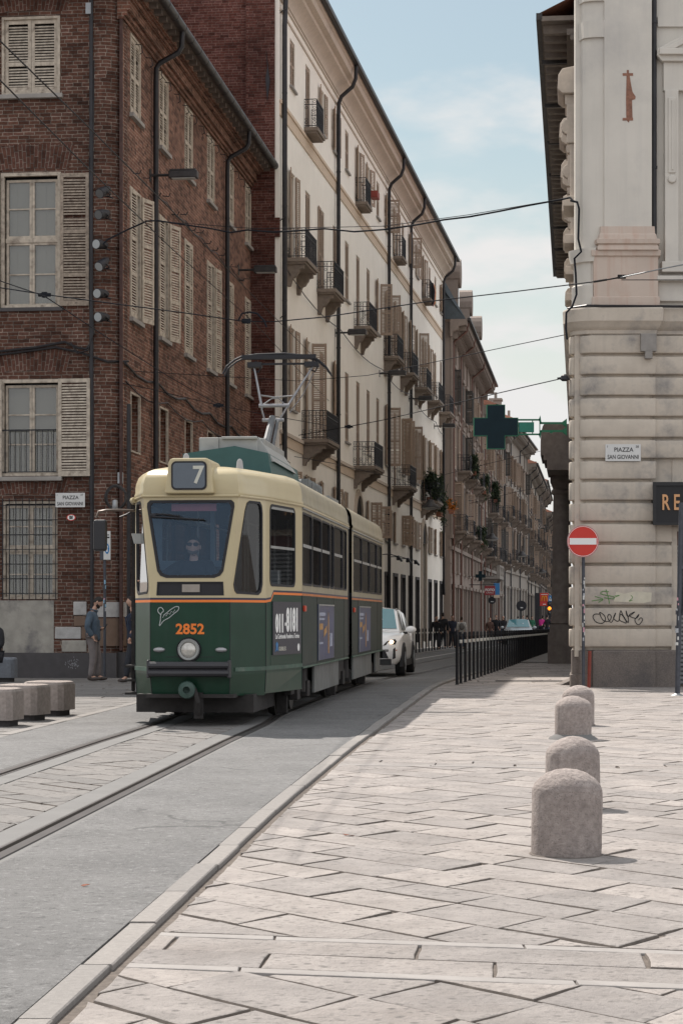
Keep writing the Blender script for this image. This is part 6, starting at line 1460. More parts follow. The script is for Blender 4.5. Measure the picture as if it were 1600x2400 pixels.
car('parked_car','pale silver car far down the street beyond the black bollards','car',((1213-800)/F*126,126,gz(126)+.04),-math.atan(.10),mat('silver car paint',(.40,.43,.45),.3,.3,var=.02,coat=.3),mat('unlit headlamp',(.4,.4,.4),.2),m_wsg,None)
# ================================================================ bollards
def fine(p,n=5):
    out=[]
    for a,b in zip(p,p[1:]): out+=[(lerp(a[0],b[0],k/n),lerp(a[1],b[1],k/n)) for k in range(n)]
    return out+[p[-1]]
def chip(v,sd_):
    # hand-dressed stone: slow undulation, fine pecking and a few bruises
    q=Vector(v); s_=Vector((sd_,0,0)); d=.006*mnoise.noise(q*6+s_)+.0022*mnoise.noise(q*38+s_); c=mnoise.noise(q*13+s_*1.7)
    if c>.52: d-=(c-.52)*.05
    r=math.hypot(q.x,q.y) or 1; return (q.x*(1+d/r*.9) if r>.02 else q.x,q.y*(1+d/r*.9) if r>.02 else q.y,q.z+d*(.7 if q.z>.3 else 0))
def stone_bollard(px,Y,r,h,label):
    dirt=MB().lathe([(r*.96,.019),(r+.006,.022),(r+.014,.0185)],30)
    lb=MB().lathe([(r*.97,-.02),(r,.06),(r*1.005,h*.68),(r*.985,h*.745),(r*.93,h*.795),(r*.80,h*.865),(r*.60,h*.93),(r*.33,h*.98),(0.001,h)],36); sd_=random.uniform(0,50)
    lb=MB().lathe(fine([(r*.975,-.02),(r,.07),(r*1.005,h*.72),(r*.99,h*.775),(r*.935,h*.825),(r*.80,h*.885),(r*.58,h*.945),(r*.30,h*.985),(0.001,h)]),60)
    lb.v=[chip(v,sd_) for v in lb.v]; o=tag(lb.build('stone_bollard',m_bol,None,((px-800)/F*Y,Y,0),random.uniform(0,6),smooth=60),label,'bollard','stone bollards on the square'); o.rotation_euler.x=R(random.uniform(-1.2,1.2)); dirt.build('base_joint',m_joint,o); return o
m_bol=mat('granite bollard',(.36,.31,.287),.9,var=.25,vs=30,stain=.6,stc=(.21,.175,.16),sts=3.0,bump=1.0,bs=55,streak=.35,dot=60,pits=60)
stone_bollard(1326,11.85,.202,.515,'domed stone bollard in front, largest of the four in the row')
stone_bollard(1340,14.75,.195,.53,'domed stone bollard just behind and half hidden by the largest one')
stone_bollard(1342,22.9,.205,.50,'domed stone bollard third in the row, with a mortar skirt at its foot')
stone_bollard(1355,25.8,.20,.52,'farthest domed stone bollard, nearest the no entry sign')
x3=(1342-800)/F*22.9
q=tag(MB().lathe([(.29,-.01),(.27,.03),(.215,.06),(.2,.08)],28).build('mortar_skirt',m_conc,None,(x3,22.9,0),smooth=60),'rough mortar skirt around the foot of the third stone bollard','mortar')
q.parent=[o for o in bpy.data.objects if o.get('label','').startswith('domed stone bollard third')][0]; q.location=(0,0,0); del q['category']; del q['label']
m_blk=mat('black bollard iron',(.016,.016,.019),.5,.2,var=.15); m_band=mat('pale reflective band',(.55,.54,.50),.6,var=.08)
ORD='first second third fourth fifth sixth seventh eighth ninth tenth eleventh twelfth thirteenth fourteenth fifteenth sixteenth seventeenth eighteenth nineteenth twentieth'.split()
def ordn(k):
    if k<=20: return ORD[k-1]
    t={2:'twenty',3:'thirty',4:'forty'}[k//10]; return t+('-'+ORD[k%10-1] if k%10 else 'th') if k%10 else {30:'thirtieth',40:'fortieth'}[k]
def bollard_mesh(h,band=True):
    b=MB(); b.lathe([(.044,-.05),(.044,.02),(.030,.03),(.030,h-.13),(.036,h-.12),(.036,h-.09),(.030,h-.08),(.034,h-.05),(.026,h-.012),(.0,h)],12); return b
proto=None
bx=lambda Y: 2.31+.1365*(Y-41)
rows=[]; Y=41.0; k=0
while Y<93.5: rows.append((bx(Y),Y)); k+=1; Y+=.95 if k==1 else 1.22
for k,(x,Y) in enumerate(rows):
    if k==0:
        o=tag(bollard_mesh(1.12).build('black_bollard',m_blk,None,(x,Y,gz(Y)),smooth=40),'plain black bollard without a band at the near end of the right hand row','bollard','black bollards along the right pavement'); continue
    lab='slim black bollard with a pale band, %s from the plain one in the right row'%ordn(k)
    if proto is None:
        proto=tag(bollard_mesh(1.08).build('black_bollard',m_blk,None,(x,Y,gz(Y)),smooth=40),lab,'bollard','black bollards along the right pavement')
        b=MB(); b.lathe([(.0305,.84),(.032,.845),(.032,.905),(.0305,.91)],12); b.build('band',m_band,proto,smooth=40)
    else: dup(proto,(x,Y,gz(Y)),0,lab)
for k in range(18):
    Y=88+1.8*k; x=3.53+.121*(Y-92)
    dup(proto,(x,Y,gz(Y)+.03),0,'slim black bollard with a pale band, %s from the white car in the left row'%ordn(k+1),'black bollards along the left pavement')
# ================================================================ stone seats on the left
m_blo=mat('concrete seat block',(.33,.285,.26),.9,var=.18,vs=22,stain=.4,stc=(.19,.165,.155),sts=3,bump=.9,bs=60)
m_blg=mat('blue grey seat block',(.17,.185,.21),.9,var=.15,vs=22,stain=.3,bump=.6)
def block(px,Y,w,d,h,rz,label,m,group='stone seat blocks by the tracks'):
    o=thing('stone_bench',label,'stone seat',((px-800)/F*Y,Y,.012),R(rz),group)
    b=MB(); c=.065; pl_=[(-w/2+c,-d/2),(w/2-c,-d/2),(w/2,-d/2+c),(w/2,d/2-c),(w/2-c,d/2),(-w/2+c,d/2),(-w/2,d/2-c),(-w/2,-d/2+c)]
    sh=lambda k:[(x*(1-k/(w/2)),y*(1-k/(d/2))) for x,y in pl_]
    n=8; rings=[(sh(0),.075),(sh(0),h-.045),(sh(.018),h-.012),(sh(.06),h)]
    v=[(x,y,z) for r,z in rings for x,y in r]; b.idx(v,[(i*n+k,i*n+(k+1)%n,(i+1)*n+(k+1)%n,(i+1)*n+k) for i in range(3) for k in range(n)]+[tuple(range(3*n,4*n)),tuple(range(n))[::-1]]); b.build('block',m,o,smooth=25)
    b=MB(); q=sh(.06); b.prism(q,-.02,.08,'xy'); b.build('foot',mat('dark block foot',(.06,.055,.055),.9) if 'dark block foot' not in bpy.data.materials else bpy.data.materials['dark block foot'],o)
    return o
block(116,28.5,.60,.55,.475,-14,'brown grey stone seat block, farthest of the three beside the tracks',m_blo)
block(55,27.2,.60,.55,.475,-16,'stone seat block in the middle of the three beside the tracks',m_blo)
block(-8,25.8,.58,.55,.475,-10,'greyer stone seat block cut by the left edge, nearest of the three',m_blo)
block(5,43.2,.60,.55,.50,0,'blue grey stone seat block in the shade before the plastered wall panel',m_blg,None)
# ================================================================ signs
def frontplate(name,label,cat,px,py,Y,w,h,m,d=.02,rz=0):
    x,y,z=wp(px,py,Y); o=thing(name,label,cat,(x,y,z),rz); b=MB(); b.box(-w/2,w/2,0,d,-h/2,h/2); b.build('plate',m,o,bevel=.004); return o
for px,py,Y,num,lab,rz in((165,1172,46.42,'37','white marble street name plate on the brick wall reading PIAZZA SAN GIOVANNI',FA),(1459,1061,39.32,'38','white marble street name plate on the rusticated corner reading PIAZZA SAN GIOVANNI',0)):
    o=frontplate('street_name_plate',lab,'street sign',px,py,Y,.68,.325,M['marble'],rz=rz); o['group']='street name plates'
    text('lettering','PIAZZA',.115,M['black'],o,(.01,-.003,.055),0,.001,sx=.95,bold=.001); text('lettering','SAN GIOVANNI',.112,M['black'],o,(.0,-.003,-.085),0,.001,sx=.76,bold=.001)
    text('lettering','1',.06,M['black'],o,(-.30,-.003,.115),0,.001); text('lettering',num,.065,M['black'],o,(.27,-.003,.115),0,.001)
x,y,z=wp(167.5,1213,46.40); o=thing('number_plaque','small oval BI plaque with a red rim under the street name plate','plaque',(x,y,z),FA)
b=MB(); b.lathe([(0,0),(.1,0),(.1,-.012),(0,-.012)],28,(0,0,0),0,'y'); b.v=[(p[0]*1.05,p[1],p[2]*.72) for p in b.v]; b.build('rim',M['red'],o)
b=MB(); b.lathe([(0,-.012),(.08,-.012),(.08,-.016),(0,-.016)],28,(0,0,0),0,'y'); b.v=[(p[0]*1.05,p[1],p[2]*.72) for p in b.v]; b.build('face',M['white'],o); text('lettering','BI',.10,M['black'],o,(0,-.018,0),0,.001,bold=.005)
# no entry sign
Y=38.95; x=(1366-800)/F*Y
o=thing('no_entry_sign','round red no entry sign on a stickered pole at the rusticated corner','road sign',(x,Y,0))
zc=CH+(HZ-1269)/F*Y; xc_=(1364-1366)/F*Y
b=MB(); b.lathe([(0,-.03),(.297,-.03),(.297,-.045),(0,-.045)],40,(xc_,-.03,zc),0,'y'); d_=b.build('disc',M['red'],o)
b=MB(); b.lathe([(.278,-.046),(.286,-.046),(.286,-.048),(.278,-.048)],40,(xc_,-.03,zc),0,'y'); b.lathe([(.296,-.028),(.304,-.028),(.304,-.046),(.296,-.046)],40,(xc_,-.03,zc),0,'y',) if False else None; b.build('white_rim',M['white'],d_)
b=MB(); b.lathe([(.297,-.02),(.303,-.02),(.303,-.047),(.297,-.047)],40,(xc_,-.03,zc),0,'y'); b.build('grey_edge',M['steel'],d_)
b=MB(); b.box(xc_-.255,xc_+.255,-.079,-.075,zc-.062,zc+.060); b.build('white_bar',M['white'],d_)
b=MB(); b.cyl((0,0,-.02),(0,0,zc+.2),.030,.030,12); pm=b.build('pole',mat('dark sign pole',(.07,.075,.09),.5,.3,var=.2,vs=9),o,smooth=40)
def stickers(o,n,r,z0,z1,seed):
    rnd=random.Random(seed); cols=[(.6,.6,.58),(.25,.45,.6),(.5,.5,.5),(.55,.3,.35),(.62,.62,.6),(.4,.42,.45),(.06,.06,.07)]
    for k in range(n):
        z=lerp(z0,z1,(k+rnd.random()*.7)/n); h=rnd.uniform(.03,.09); a0=rnd.uniform(-70,30); a1=a0+rnd.uniform(30,70); b=MB(); 
        for q in range(4):
            t0,t1=R(lerp(a0,a1,q/4)),R(lerp(a0,a1,(q+1)/4)); b.face([(r*math.sin(t0),-r*math.cos(t0),z),(r*math.sin(t1),-r*math.cos(t1),z),(r*math.sin(t1),-r*math.cos(t1),z+h),(r*math.sin(t0),-r*math.cos(t0),z+h)])
        c=rnd.choice(cols); nm='sticker %s'%(c,); b.build('sticker',bpy.data.materials.get(nm) or mat(nm,c,.6,var=.3,vs=60),o)
stickers(pm,15,.0315,.9,2.15,3)
# leaning pole at the right edge
Y=35.4; xb=(1586-800)/F*Y; xt=(1596-800)/F*Y; zt=CH+(HZ-1178)/F*Y
o=thing('sign_pole','dark stickered pole with a flared foot at the right edge, before the roller shutter','pole',(xb,Y,0))
b=MB(); b.cyl((0,0,0),(xt-xb,0,zt),.045,.045,12); pm=b.build('pole',bpy.data.materials['dark sign pole'],o,smooth=40); b=MB(); b.lathe([(.14,.0),(.12,.02),(.06,.035),(.046,.05)],20); b.build('foot',M['steel'],o,smooth=50)
b=MB(); b.cyl((xt-xb+.03,0,1.4),(xt-xb+.09,0,zt+.0),.03); b.box(xt-xb-.02,xt-xb+.16,-.05,-.03,2.2,2.26); b.build('brace',bpy.data.materials['dark sign pole'],o)
stickers(pm,9,.0475,.85,1.75,9)
# post with blue direction plate, by the brick corner
Y=44.6; x=(246-800)/F*Y
o=thing('sign_post','stickered post with a small white and blue direction plate by the brick corner','road sign',(x,Y,0))
b=MB(); b.cyl((0,0,0),(0,0,2.75),.03); pm=b.build('pole',bpy.data.materials['dark sign pole'],o,smooth=40); stickers(pm,8,.0315,1.45,2.15,5)
z0=CH+(HZ-1312)/F*Y; z1=CH+(HZ-1245)/F*Y
b=MB(); b.box(-.02,.13,-.06,-.03,z0,z1); pq=b.build('plate',M['marble'],o,bevel=.004); b=MB(); b.lathe([(0,-.061),(.06,-.061),(.06,-.064),(0,-.064)],20,(.06,0,z0+.24),0,'y'); b.v=[(p[0]*.8+.01,p[1],(p[2]-z0-.24)*1.9+z0+.24) for p in b.v]; b.build('blue_disc',M['blue'],pq)
b=MB(); b.prism([(.045,z0+.17),(.07,z0+.17),(.07,z0+.27),(.09,z0+.27),(.058,z0+.32),(.025,z0+.27),(.045,z0+.27)],-.067,-.065); b.build('white_arrow',M['white'],pq)
b=MB(); b.box(.01,.10,-.063,-.06,z0+.53,z0+.55); b.box(.01,.11,-.063,-.06,z0+.47,z0+.50); b.build('lettering',M['black'],pq)
b=MB(); b.box(-.10,-.02,-.05,.05,z0,z0+.2); b.build('bracket',bpy.data.materials['dark sign pole'],o)
# coil of cable and meter on the brick corner
x,y,z=wp(272,1166,46.1); o=tag(MB().tube([(.24*math.cos(a*PI/14)+.0,-.02*math.sin(a),.27*math.sin(a*PI/14)) for a in range(28)],.022,6,closed=True).tube([(.21*math.cos(a*PI/14)+.01,-.03,.25*math.sin(a*PI/14)) for a in range(28)],.018,6,closed=True).tube([(-.02,0,.27),(.25,-.05,.1),(.4,-.1,.2)],.012,5).build('cable_coil',M['gutter'],None,(x,y,z)),'coil of grey cable hung on the brick corner beside the tram roof','cable')
x,y,z=wp(270,1182,46.0); o=tag(MB().lathe([(.055,-.13),(.07,-.11),(.06,.08),(.045,.10),(0,.10)],14).build('wall_lamp',M['steel'],None,(x,y,z),smooth=50),'small grey cone lamp inside the cable coil on the brick corner','lamp')
x,y,z=wp(287,1122,46.8); o=tag(MB().box(-.05,.05,-.06,.06,-.13,.13).build('meter_box',M['steel'],None,(x-.02,y-.2,z),SA,bevel=.01),'small grey box on the brick side wall above the cable coil','box')
# pharmacy cross
Y=41.0; o=thing('pharmacy_cross','dark green pharmacy cross on a bracket from the rusticated corner','sign',wp(1161,1001,Y)); k=Y/F
m_cg1=mat('cross green edge',(.008,.12,.065),.45,var=.05); m_cg2=mat('cross dark face',(.008,.020,.027),.5,var=.1,spec=.12); m_cg3=mat('green box',(.012,.15,.11),.45)
def cross(a,w): return [(-w,-a),(w,-a),(w,-w),(a,-w),(a,w),(w,w),(w,a),(-w,a),(-w,w),(-a,w),(-a,-w),(-w,-w)]
b=MB(); b.prism(cross(52*k,21.5*k),-.07,.07); b.build('edge',m_cg1,o); b=MB(); b.prism(cross(50.2*k,19.8*k),-.078,.078); b.build('face',m_cg2,o)
b=MB(); b.box(54*k,89*k,-.05,.05,-12*k,11*k); b.build('box',m_cg3,o)
b=MB()
for s in(-1,1):
    z=17*s*k; b.box(50*k,103*k,-.02,.02,z-.016,z+.016); b.box(105*k,160*k,-.02,.02,z*.55-.02,z*.55+.02); b.prism([(100*k,z),(104*k,z*1.6),(107*k,z*.55),(105*k,z*.4)],-.02,.02); b.prism([(155*k,z*.55-.02),(166*k,z*.55-.09),(166*k,z*.55+.09),(155*k,z*.55+.02)],-.03,.03)
b.box(102*k,104*k,-.015,.015,-17*k,17*k); b.box(85*k,87*k,-.015,.015,-17*k,17*k); b.cyl((130*k,0,-.12),(130*k,0,-.06),.03)
b.build('bracket',m_cg1,o)
# shop sign
x=(1533-800)/F*39.1; z0=CH+(HZ-1228)/F*39.1; z1=CH+(HZ-1132)/F*39.1
o=thing('shop_sign','black shop sign with faceted copper letters REA, cut by the right edge','sign',(x,39.25,z0)); h=z1-z0
b=MB(); b.box(0,3,-.12,.1,0,h); b.build('board',mat('black sign board',(.012,.012,.014),.5,var=.05),o); b=MB(); b.box(-.03,3,-.15,-.1,-.02,.03); b.box(-.03,3,-.15,-.1,h-.05,h+.02); b.box(-.03,.03,-.15,-.1,.03,h-.05); b.build('frame',m_trim,o)
m_cop=mat('copper letters',(.55,.30,.15),.35,.5,var=.1)
for s,xx in(('R',.21),('E',.42),('A',.60)):
    t_=text('letter',s,.42,m_cop,o,(xx,-.135,.40),0,.015,sx=.62,bold=.006)
# electric spots on the cream wall
for k,s in enumerate((24.6,28.3,31.6)):
    p=CF.pt(s,0,0); o=thing('floodlight','black wall floodlight on a strut above the cream shopfronts, %s of three from the tram'%['nearest','middle','farthest'][k],'floodlight',(CX+p[0],CY+p[1],3.95),CA,'floodlights on the cream wall')
    b=MB(); b.tube([(0,0,.1),(.1,-.5,.12),(.15,-.85,.02)],.02,6); b.build('strut',M['iron'],o); b=MB(); b.obox((.15,-.95,-.08),.34,.08,.30,RX(-35)); b.box(.05,.25,-.92,-.8,-.15,.02); b.build('lamp_head',M['iron'],o,bevel=.02)
# balcony flag, planters, bushes
p=CF.pt(cs[13]+.35,-.50,18.95); o=tag(MB().prism([(0,0),(.10,-.05),(.06,-.4),(.10,-.8),(.02,-1.25),(-.06,-1.0),(-.10,-.4)],-.33,-.1,'yz',0).prism([(0,0),(.10,-.05),(.06,-.4),(.10,-.8),(.02,-1.2),(-.06,-1.0),(-.10,-.4)],-.1,.12,'yz',1).prism([(0,0),(.10,-.05),(.06,-.4),(.10,-.8),(.02,-1.1),(-.06,-1.0),(-.10,-.4)],.12,.34,'yz',2).build('flag',[M['black'],mat('flag red',(.5,.03,.03),.8),mat('flag yellow',(.6,.33,.03),.8)],None,(CX+p[0],CY+p[1],p[2]),CA),'black, red and yellow flag draped over a top floor balcony rail','flag')
p=CF.pt(cs[6]-.3,-.32,19.0); o=tag(MB().box(-.34,.34,-.16,.16,-.14,.14).build('flower_box',mat('red flower box',(.25,.045,.035),.6,var=.2),None,(CX+p[0],CY+p[1],19.0),CA,bevel=.02),'red flower box hung outside a top floor window of the cream building','flower box')
def bush(name,label,loc,rx,ry,rz,n,cols,seed,pot=True,rzz=0,cat='plant',leaf=.09):
    rnd=random.Random(seed); o=thing(name,label,cat,loc,rzz); b=MB()
    cl=[(Vector((rnd.uniform(-.8,.8),rnd.uniform(-.6,.6),rnd.uniform(-.9,.7))),rnd.uniform(.22,.48)) for _ in range(11)]
    for k in range(n):
        c_,r0=rnd.choice(cl); p=c_+Vector((rnd.gauss(0,1),rnd.gauss(0,1),rnd.gauss(0,1)))*r0*.5
        if rnd.random()<.12: p.z-=rnd.random()*.9; p.y=-abs(p.y)
        p=Vector((p.x*rx,p.y*ry,p.z*rz+rz)); l=leaf*rnd.uniform(.6,1.5); r_=Matrix.Rotation(rnd.uniform(0,6.3),3,'Z')@Matrix.Rotation(rnd.uniform(-1.2,1.2),3,'X')
        b.face([p+r_@Vector(q) for q in((0,-l,0),(l*.45,0,l*.2),(0,l,0),(-l*.45,0,l*.2))],rnd.choices(range(len(cols)),[5,3,1][:len(cols)])[0])
    for k in range(7): b.tube([(rnd.uniform(-rx,rx)*.5,0,0),(rnd.uniform(-rx,rx),rnd.uniform(-ry,ry),rz*1.5)],.012,4,len(cols)-1 if len(cols)<3 else 0)
    b.build('foliage',cols,o,fixn=False)
    if pot: b=MB(); b.box(-rx*.8,rx*.8,-.14,.14,-.12,.12); b.build('planter',mat('terracotta planter',(.22,.09,.055),.8,var=.15) if 'terracotta planter' not in bpy.data.materials else bpy.data.materials['terracotta planter'],o)
    return o
g1=mat('leaf dark',(.025,.042,.022),.7,var=.3,vs=9); g2=mat('leaf mid',(.045,.07,.03),.7,var=.3,vs=9); g3=mat('leaf light',(.08,.10,.045),.7,var=.3); go=mat('orange blossom',(.62,.20,.02),.7,var=.2)
p=CF.pt(cs[13]-.3,-.45,7.5); bush('balcony_shrub','dark bushy shrub filling the low balcony over the far archway',(CX+p[0],CY+p[1],7.45),1.25,.62,.75,2600,[g1,g2,g3],4,rzz=CA)
p=CF.pt(cs[14]+.6,-.5,7.3); bush('balcony_shrub','tall dark shrub spilling beside the far archway balcony',(CX+p[0],CY+p[1],6.9),.9,.5,1.1,1800,[g1,g2,g3],8,rzz=CA)
p=CF.pt(cs[16]+.3,-.6,7.2); bush('flower_pot','orange flowering pot plant hanging at the end of the cream building',(CX+p[0],CY+p[1],7.35),.42,.4,.42,500,[go,g2,g3],11,rzz=CA,leaf=.07)
for k,(s,z,lab) in enumerate(((12.5,10.5,'trailing plants on a middle balcony of the brown palace'),(24.5,10.0,'leafy plants on a balcony toward the far end of the brown palace'),(21.0,6.3,'dark hanging plants on a low balcony of the brown palace'))):
    o_,f_,_,_=pal[0]; p=f_.pt(s,-.7,0); bush('balcony_plant',lab,(o_.location.x+p[0],o_.location.y+p[1],z),.9,.4,.6,600,[g1,g2,g3],20+k,rzz=f_.a,leaf=.12)
o_,f_,_,_=pal[1]; p=f_.pt(6,-.7,0); bush('balcony_plant','green plants on an upper balcony of the grey palace',(o_.location.x+p[0],o_.location.y+p[1],10.3),1.1,.5,.8,700,[g1,g2,g3],33,rzz=f_.a,leaf=.14)
# stone balcony on the grey palace
b=MB(); b.box(0,6,-1.3,0,4.6,4.85); b.box(0,6,-1.3,-1.1,5.5,5.65); 
for k in range(16): b.lathe([(.05,4.85),(.09,5.05),(.05,5.3),(.07,5.5)],8,(.2+.37*k,-1.2,0))
for x in(0,2.9,5.7): b.box(x,x+.3,-1.32,-1.05,4.85,5.55)
for x in(.4,5.2): b.prism([(0,4.6),(-1.1,4.6),(-.9,4.2),(-.3,3.7),(0,3.5)],x,x+.4,'yz')
f_.put(b,'stone_balcony',bpy.data.materials['trim grey palace wi'])
# ================================================================ signs farther down the street
def hang(name,label,px,py,Y,w,h,m,arm=1.0,d=.12):
    x,y,z=wp(px,py,Y); o=thing(name,label,'sign',(x,y,z),0,'hanging shop signs'); b=MB(); b.box(-w/2,w/2,-d/2,d/2,-h/2,h/2); pq=b.build('panel',m,o,bevel=.01)
    b=MB(); b.box(-w/2-arm,w/2,-.03,.03,h/2+.05,h/2+.10); b.box(-w/2+.05,-w/2+.08,-.02,.02,h/2,h/2+.06); b.build('bracket',M['iron'],o); return o,pq
o,pq=hang('foto_sign','dark red FOTO shop sign with white letters on a bracket',1147,1384,138,.72,.62,mat('dark red sign',(.25,.03,.035),.5),arm=1.2); text('lettering','FOTO',.235,M['white'],pq,(0,-.07,.03),0,.002,bold=.006); text('lettering','IL POPOLO',.10,M['white'],pq,(.0,-.07,-.16),0,.002)
o,pq=hang('poster_sign','blue and tan poster sign hanging beside the FOTO sign',1163,1384,141,.40,1.0,M['blue'],arm=.2); b=MB(); b.box(-.2,.2,-.065,-.06,-.5,-.3); b.build('tan_foot',M['ochre_trim'],pq)
x,y,z=wp(1125,1350,133); o=thing('dark_cross_sign','unlit dark cross sign on a bracket below the brown palace balconies','sign',(x,y,z),0,'hanging shop signs'); b=MB(); b.prism(cross(.32,.11),-.06,.06); b.build('cross',m_cg2,o); b=MB(); b.box(-1.6,.9,-.03,.03,-.03,.0); b.build('bracket',M['iron'],o)
for px,py,Y,r,lab in((1046,1391,121,.42,'dark round sign back at the near corner of the brown palace'),(1152,1407,142,.26,'small dark round shop sign under the FOTO sign'),(1221,1420,165,.42,'dark round sign back on a post before the beige palace')):
    x,y,z=wp(px,py,Y); o=thing('round_sign',lab,'sign',(x,y,z),0,'round signs of the street'); b=MB(); b.lathe([(0,.03),(r,.03),(r,-.03),(0,-.03)],24,(0,0,0),0,'y'); b.build('disc',M['iron'],o); b=MB(); b.box(-.08,.12,-.04,-.03,-r*.45,-r*.25); b.build('mark',M['marble'],o); b=MB(); b.cyl((0,.05,-z+gz(Y)),(0,.05,.1),.04); b.build('post',M['iron'],o)
# arches sign totem
Y=215; x=(1258-800)/F*Y; o=thing('totem_sign','dark totem post with a red sign showing a yellow arched M','sign',(x,Y,gz(Y)),0)
b=MB(); b.box(-.25,.25,-.2,.2,0,4.2); b.build('post',M['iron'],o); zc=CH+(HZ-1405)/F*Y-gz(Y); k=Y/F
b=MB(); b.box(6*k,26*k,-.15,.1,zc-15*k,zc+15*k); pq=b.build('panel',M['red'],o)
b=MB(); xm=16*k
for s in(-1,1): b.tube([(xm+s*(3.1+3.2*math.cos(t_))*k,-.17,zc-4*k+12*k*math.sin(t_)) for t_ in [PI*q/12 for q in range(13)]],.045,6)
b.build('arches',mat('arches yellow',(.70,.32,.02),.5,var=0),pq)
b=MB(); b.box(13*k,20*k,-.16,-.15,zc-12*k,zc-10.3*k); b.box(8.5*k,23.5*k,-.16,-.15,zc+11*k,zc+12.2*k); b.build('lettering',M['white'],pq)
Y=205; x,y,z=wp(1288.5,1403,Y); o=thing('crossing_sign','square blue pedestrian crossing sign beside the yellow arched M','road sign',(x,Y,gz(Y)),0); b=MB(); b.box(-.21,.21,-.05,-.02,z-.31-gz(Y),z+.31-gz(Y)); pq=b.build('plate',M['blue'],o); zz=z-gz(Y); b=MB(); b.prism([(-.14,zz-.2),(.14,zz-.2),(0,zz+.2)],-.056,-.051); b.build('white_triangle',M['white'],pq); b=MB(); b.prism([(-.05,zz-.15),(-.02,zz-.15),(.0,zz-.02),(.03,zz-.15),(.06,zz-.15),(.02,zz+.08),(-.02,zz+.08)],-.062,-.057); b.build('walker_mark',M['black'],pq); b=MB(); b.cyl((0,0,0),(0,0,zz+.3),.04); b.build('post',M['iron'],o)
Y=160; x,y,z=wp(1286.5,1426,Y); o=thing('traffic_light','traffic light showing amber far down the street','traffic light',(x,Y,gz(Y)),0); zz=z-gz(Y); b=MB(); b.box(-.16,.16,-.02,.2,zz-.55,zz+.55); b.build('housing',M['iron'],o,bevel=.03); b=MB(); b.ell((0,-.03,0),.14,.05,.14,0,12,8); b.build('amber_lamp',emis('amber light',(1,.25,.015),1.8),o,(0,0,zz)); b=MB(); b.ell((0,-.03,.35),.12,.03,.12,0,12,6); b.ell((0,-.03,-.35),.12,.03,.12,0,12,6); b.build('unlit_lamp',M['glass_dk'],o,(0,0,zz)); b=MB(); b.cyl((0,.1,0),(0,.1,zz-.5),.05); b.build('post',M['iron'],o)
# hanging street lamps
def hlamp(px,py,Y,lab):
    x,y,z=wp(px,py,Y); o=thing('hanging_lamp',lab,'street lamp',(x,y,z),0,'street lamps hung over the street'); b=MB(); b.lathe([(.42,-.05),(.40,.0),(.2,.14),(.12,.3),(.0,.32)],18); b.build('hood',M['gutter'],o,smooth=50); b=MB(); b.lathe([(0,-.16),(.2,-.14),(.40,-.06),(.0,-.05)],18); b.build('bowl',mat('lamp bowl',(.5,.5,.48),.4) if 'lamp bowl' not in bpy.data.materials else bpy.data.materials['lamp bowl'],o,smooth=50); b=MB(); b.cyl((0,0,.3),(0,0,.75),.03); b.build('stem',M['iron'],o); return o
hlamp(1008,1187,92,'hanging street lamp with a pale bowl in front of the far archway balcony'); hlamp(1152,1262,128,'hanging street lamp below the brown palace plants'); hlamp(1222,1301,165,'hanging street lamp before the beige palace, above the FOTO sign'); hlamp(1270,1340,200,'hanging street lamp above the yellow arched M sign'); hlamp(1301,1365,190,'smallest hanging street lamp, next to the dark portal column')
# cyclist
Y=150; x,y,z=wp(1268,1470,Y); o=thing('bicycle','bicycle ridden by the person in magenta','bicycle',(x,Y,gz(Y)+.04),R(60)); b=MB()
for u in(-.5,.5): 
    q=MB(); q.tube([(u+.33*math.cos(a*PI/10),0,.34+.33*math.sin(a*PI/10)) for a in range(20)],.02,5,closed=True); q.build('wheel',m_tyre,o)
b.tube([(-.5,0,.34),(-.15,0,.85),(.4,0,.8),(.5,0,.34)],.02,5); b.tube([(-.5,0,.34),(.0,0,.34),(.4,0,.8)],.02,5); b.tube([(0,0,.34),(-.2,0,.95)],.02,5); b.tube([(.4,-.25,1.0),(.38,0,.98),(.4,.25,1.0)],.018,5); b.box(-.32,-.08,-.07,.07,.93,.98); b.build('frame',M['iron'],o)
o=thing('person','person in a magenta jacket riding a bicycle near the dark portal column','person',(x,Y,gz(Y)+.04),R(60+90))
J={'pel':(0,.18,1.0,.13),'wai':(0,.10,1.15,(.14,.11)),'che':(0,-.06,1.36,(.17,.12)),'neb':(0,-.14,1.48,.06),'nek':(0,-.18,1.54,.05),'hed':(0,-.2,1.6,.05),'shl':(.18,-.08,1.42,.065),'ell':(.24,-.22,1.2,.045),'wrl':(.23,-.40,1.06,.035),'hal':(.23,-.43,1.04,.03),'shr':(-.18,-.08,1.42,.065),'elr':(-.24,-.22,1.2,.045),'wrr':(-.23,-.40,1.06,.035),'har':(-.23,-.43,1.04,.03),'hil':(.1,.15,.95,.09),'knl':(.11,-.2,.72,.065),'anl':(.1,.0,.3,.04),'tol':(.1,-.12,.24,.035),'hir':(-.1,.15,.95,.09),'knr':(-.11,-.15,.6,.065),'anr':(-.1,.05,.2,.04),'tor':(-.1,-.08,.15,.035)}
bd=skin('body',J,ed(J),M['skin'],o,1); hc=(0,-.22,1.68); merge_into(bd,head_mb(hc,I3)); ks=('che','wai','pel','neb','shl','ell','wrl','shr','elr','wrr'); skin('jacket',grow(J,ks,.025),ed(ks),k7,o,1); ks=('pel','hil','knl','anl','hir','knr','anr'); skin('trousers',grow(J,ks,.016),ed(ks),k2,o,1); hair_mb(hc,I3,1,lo=.05,back=-.09,vol=1.08).build('hair',M['hair'],o,smooth=80)
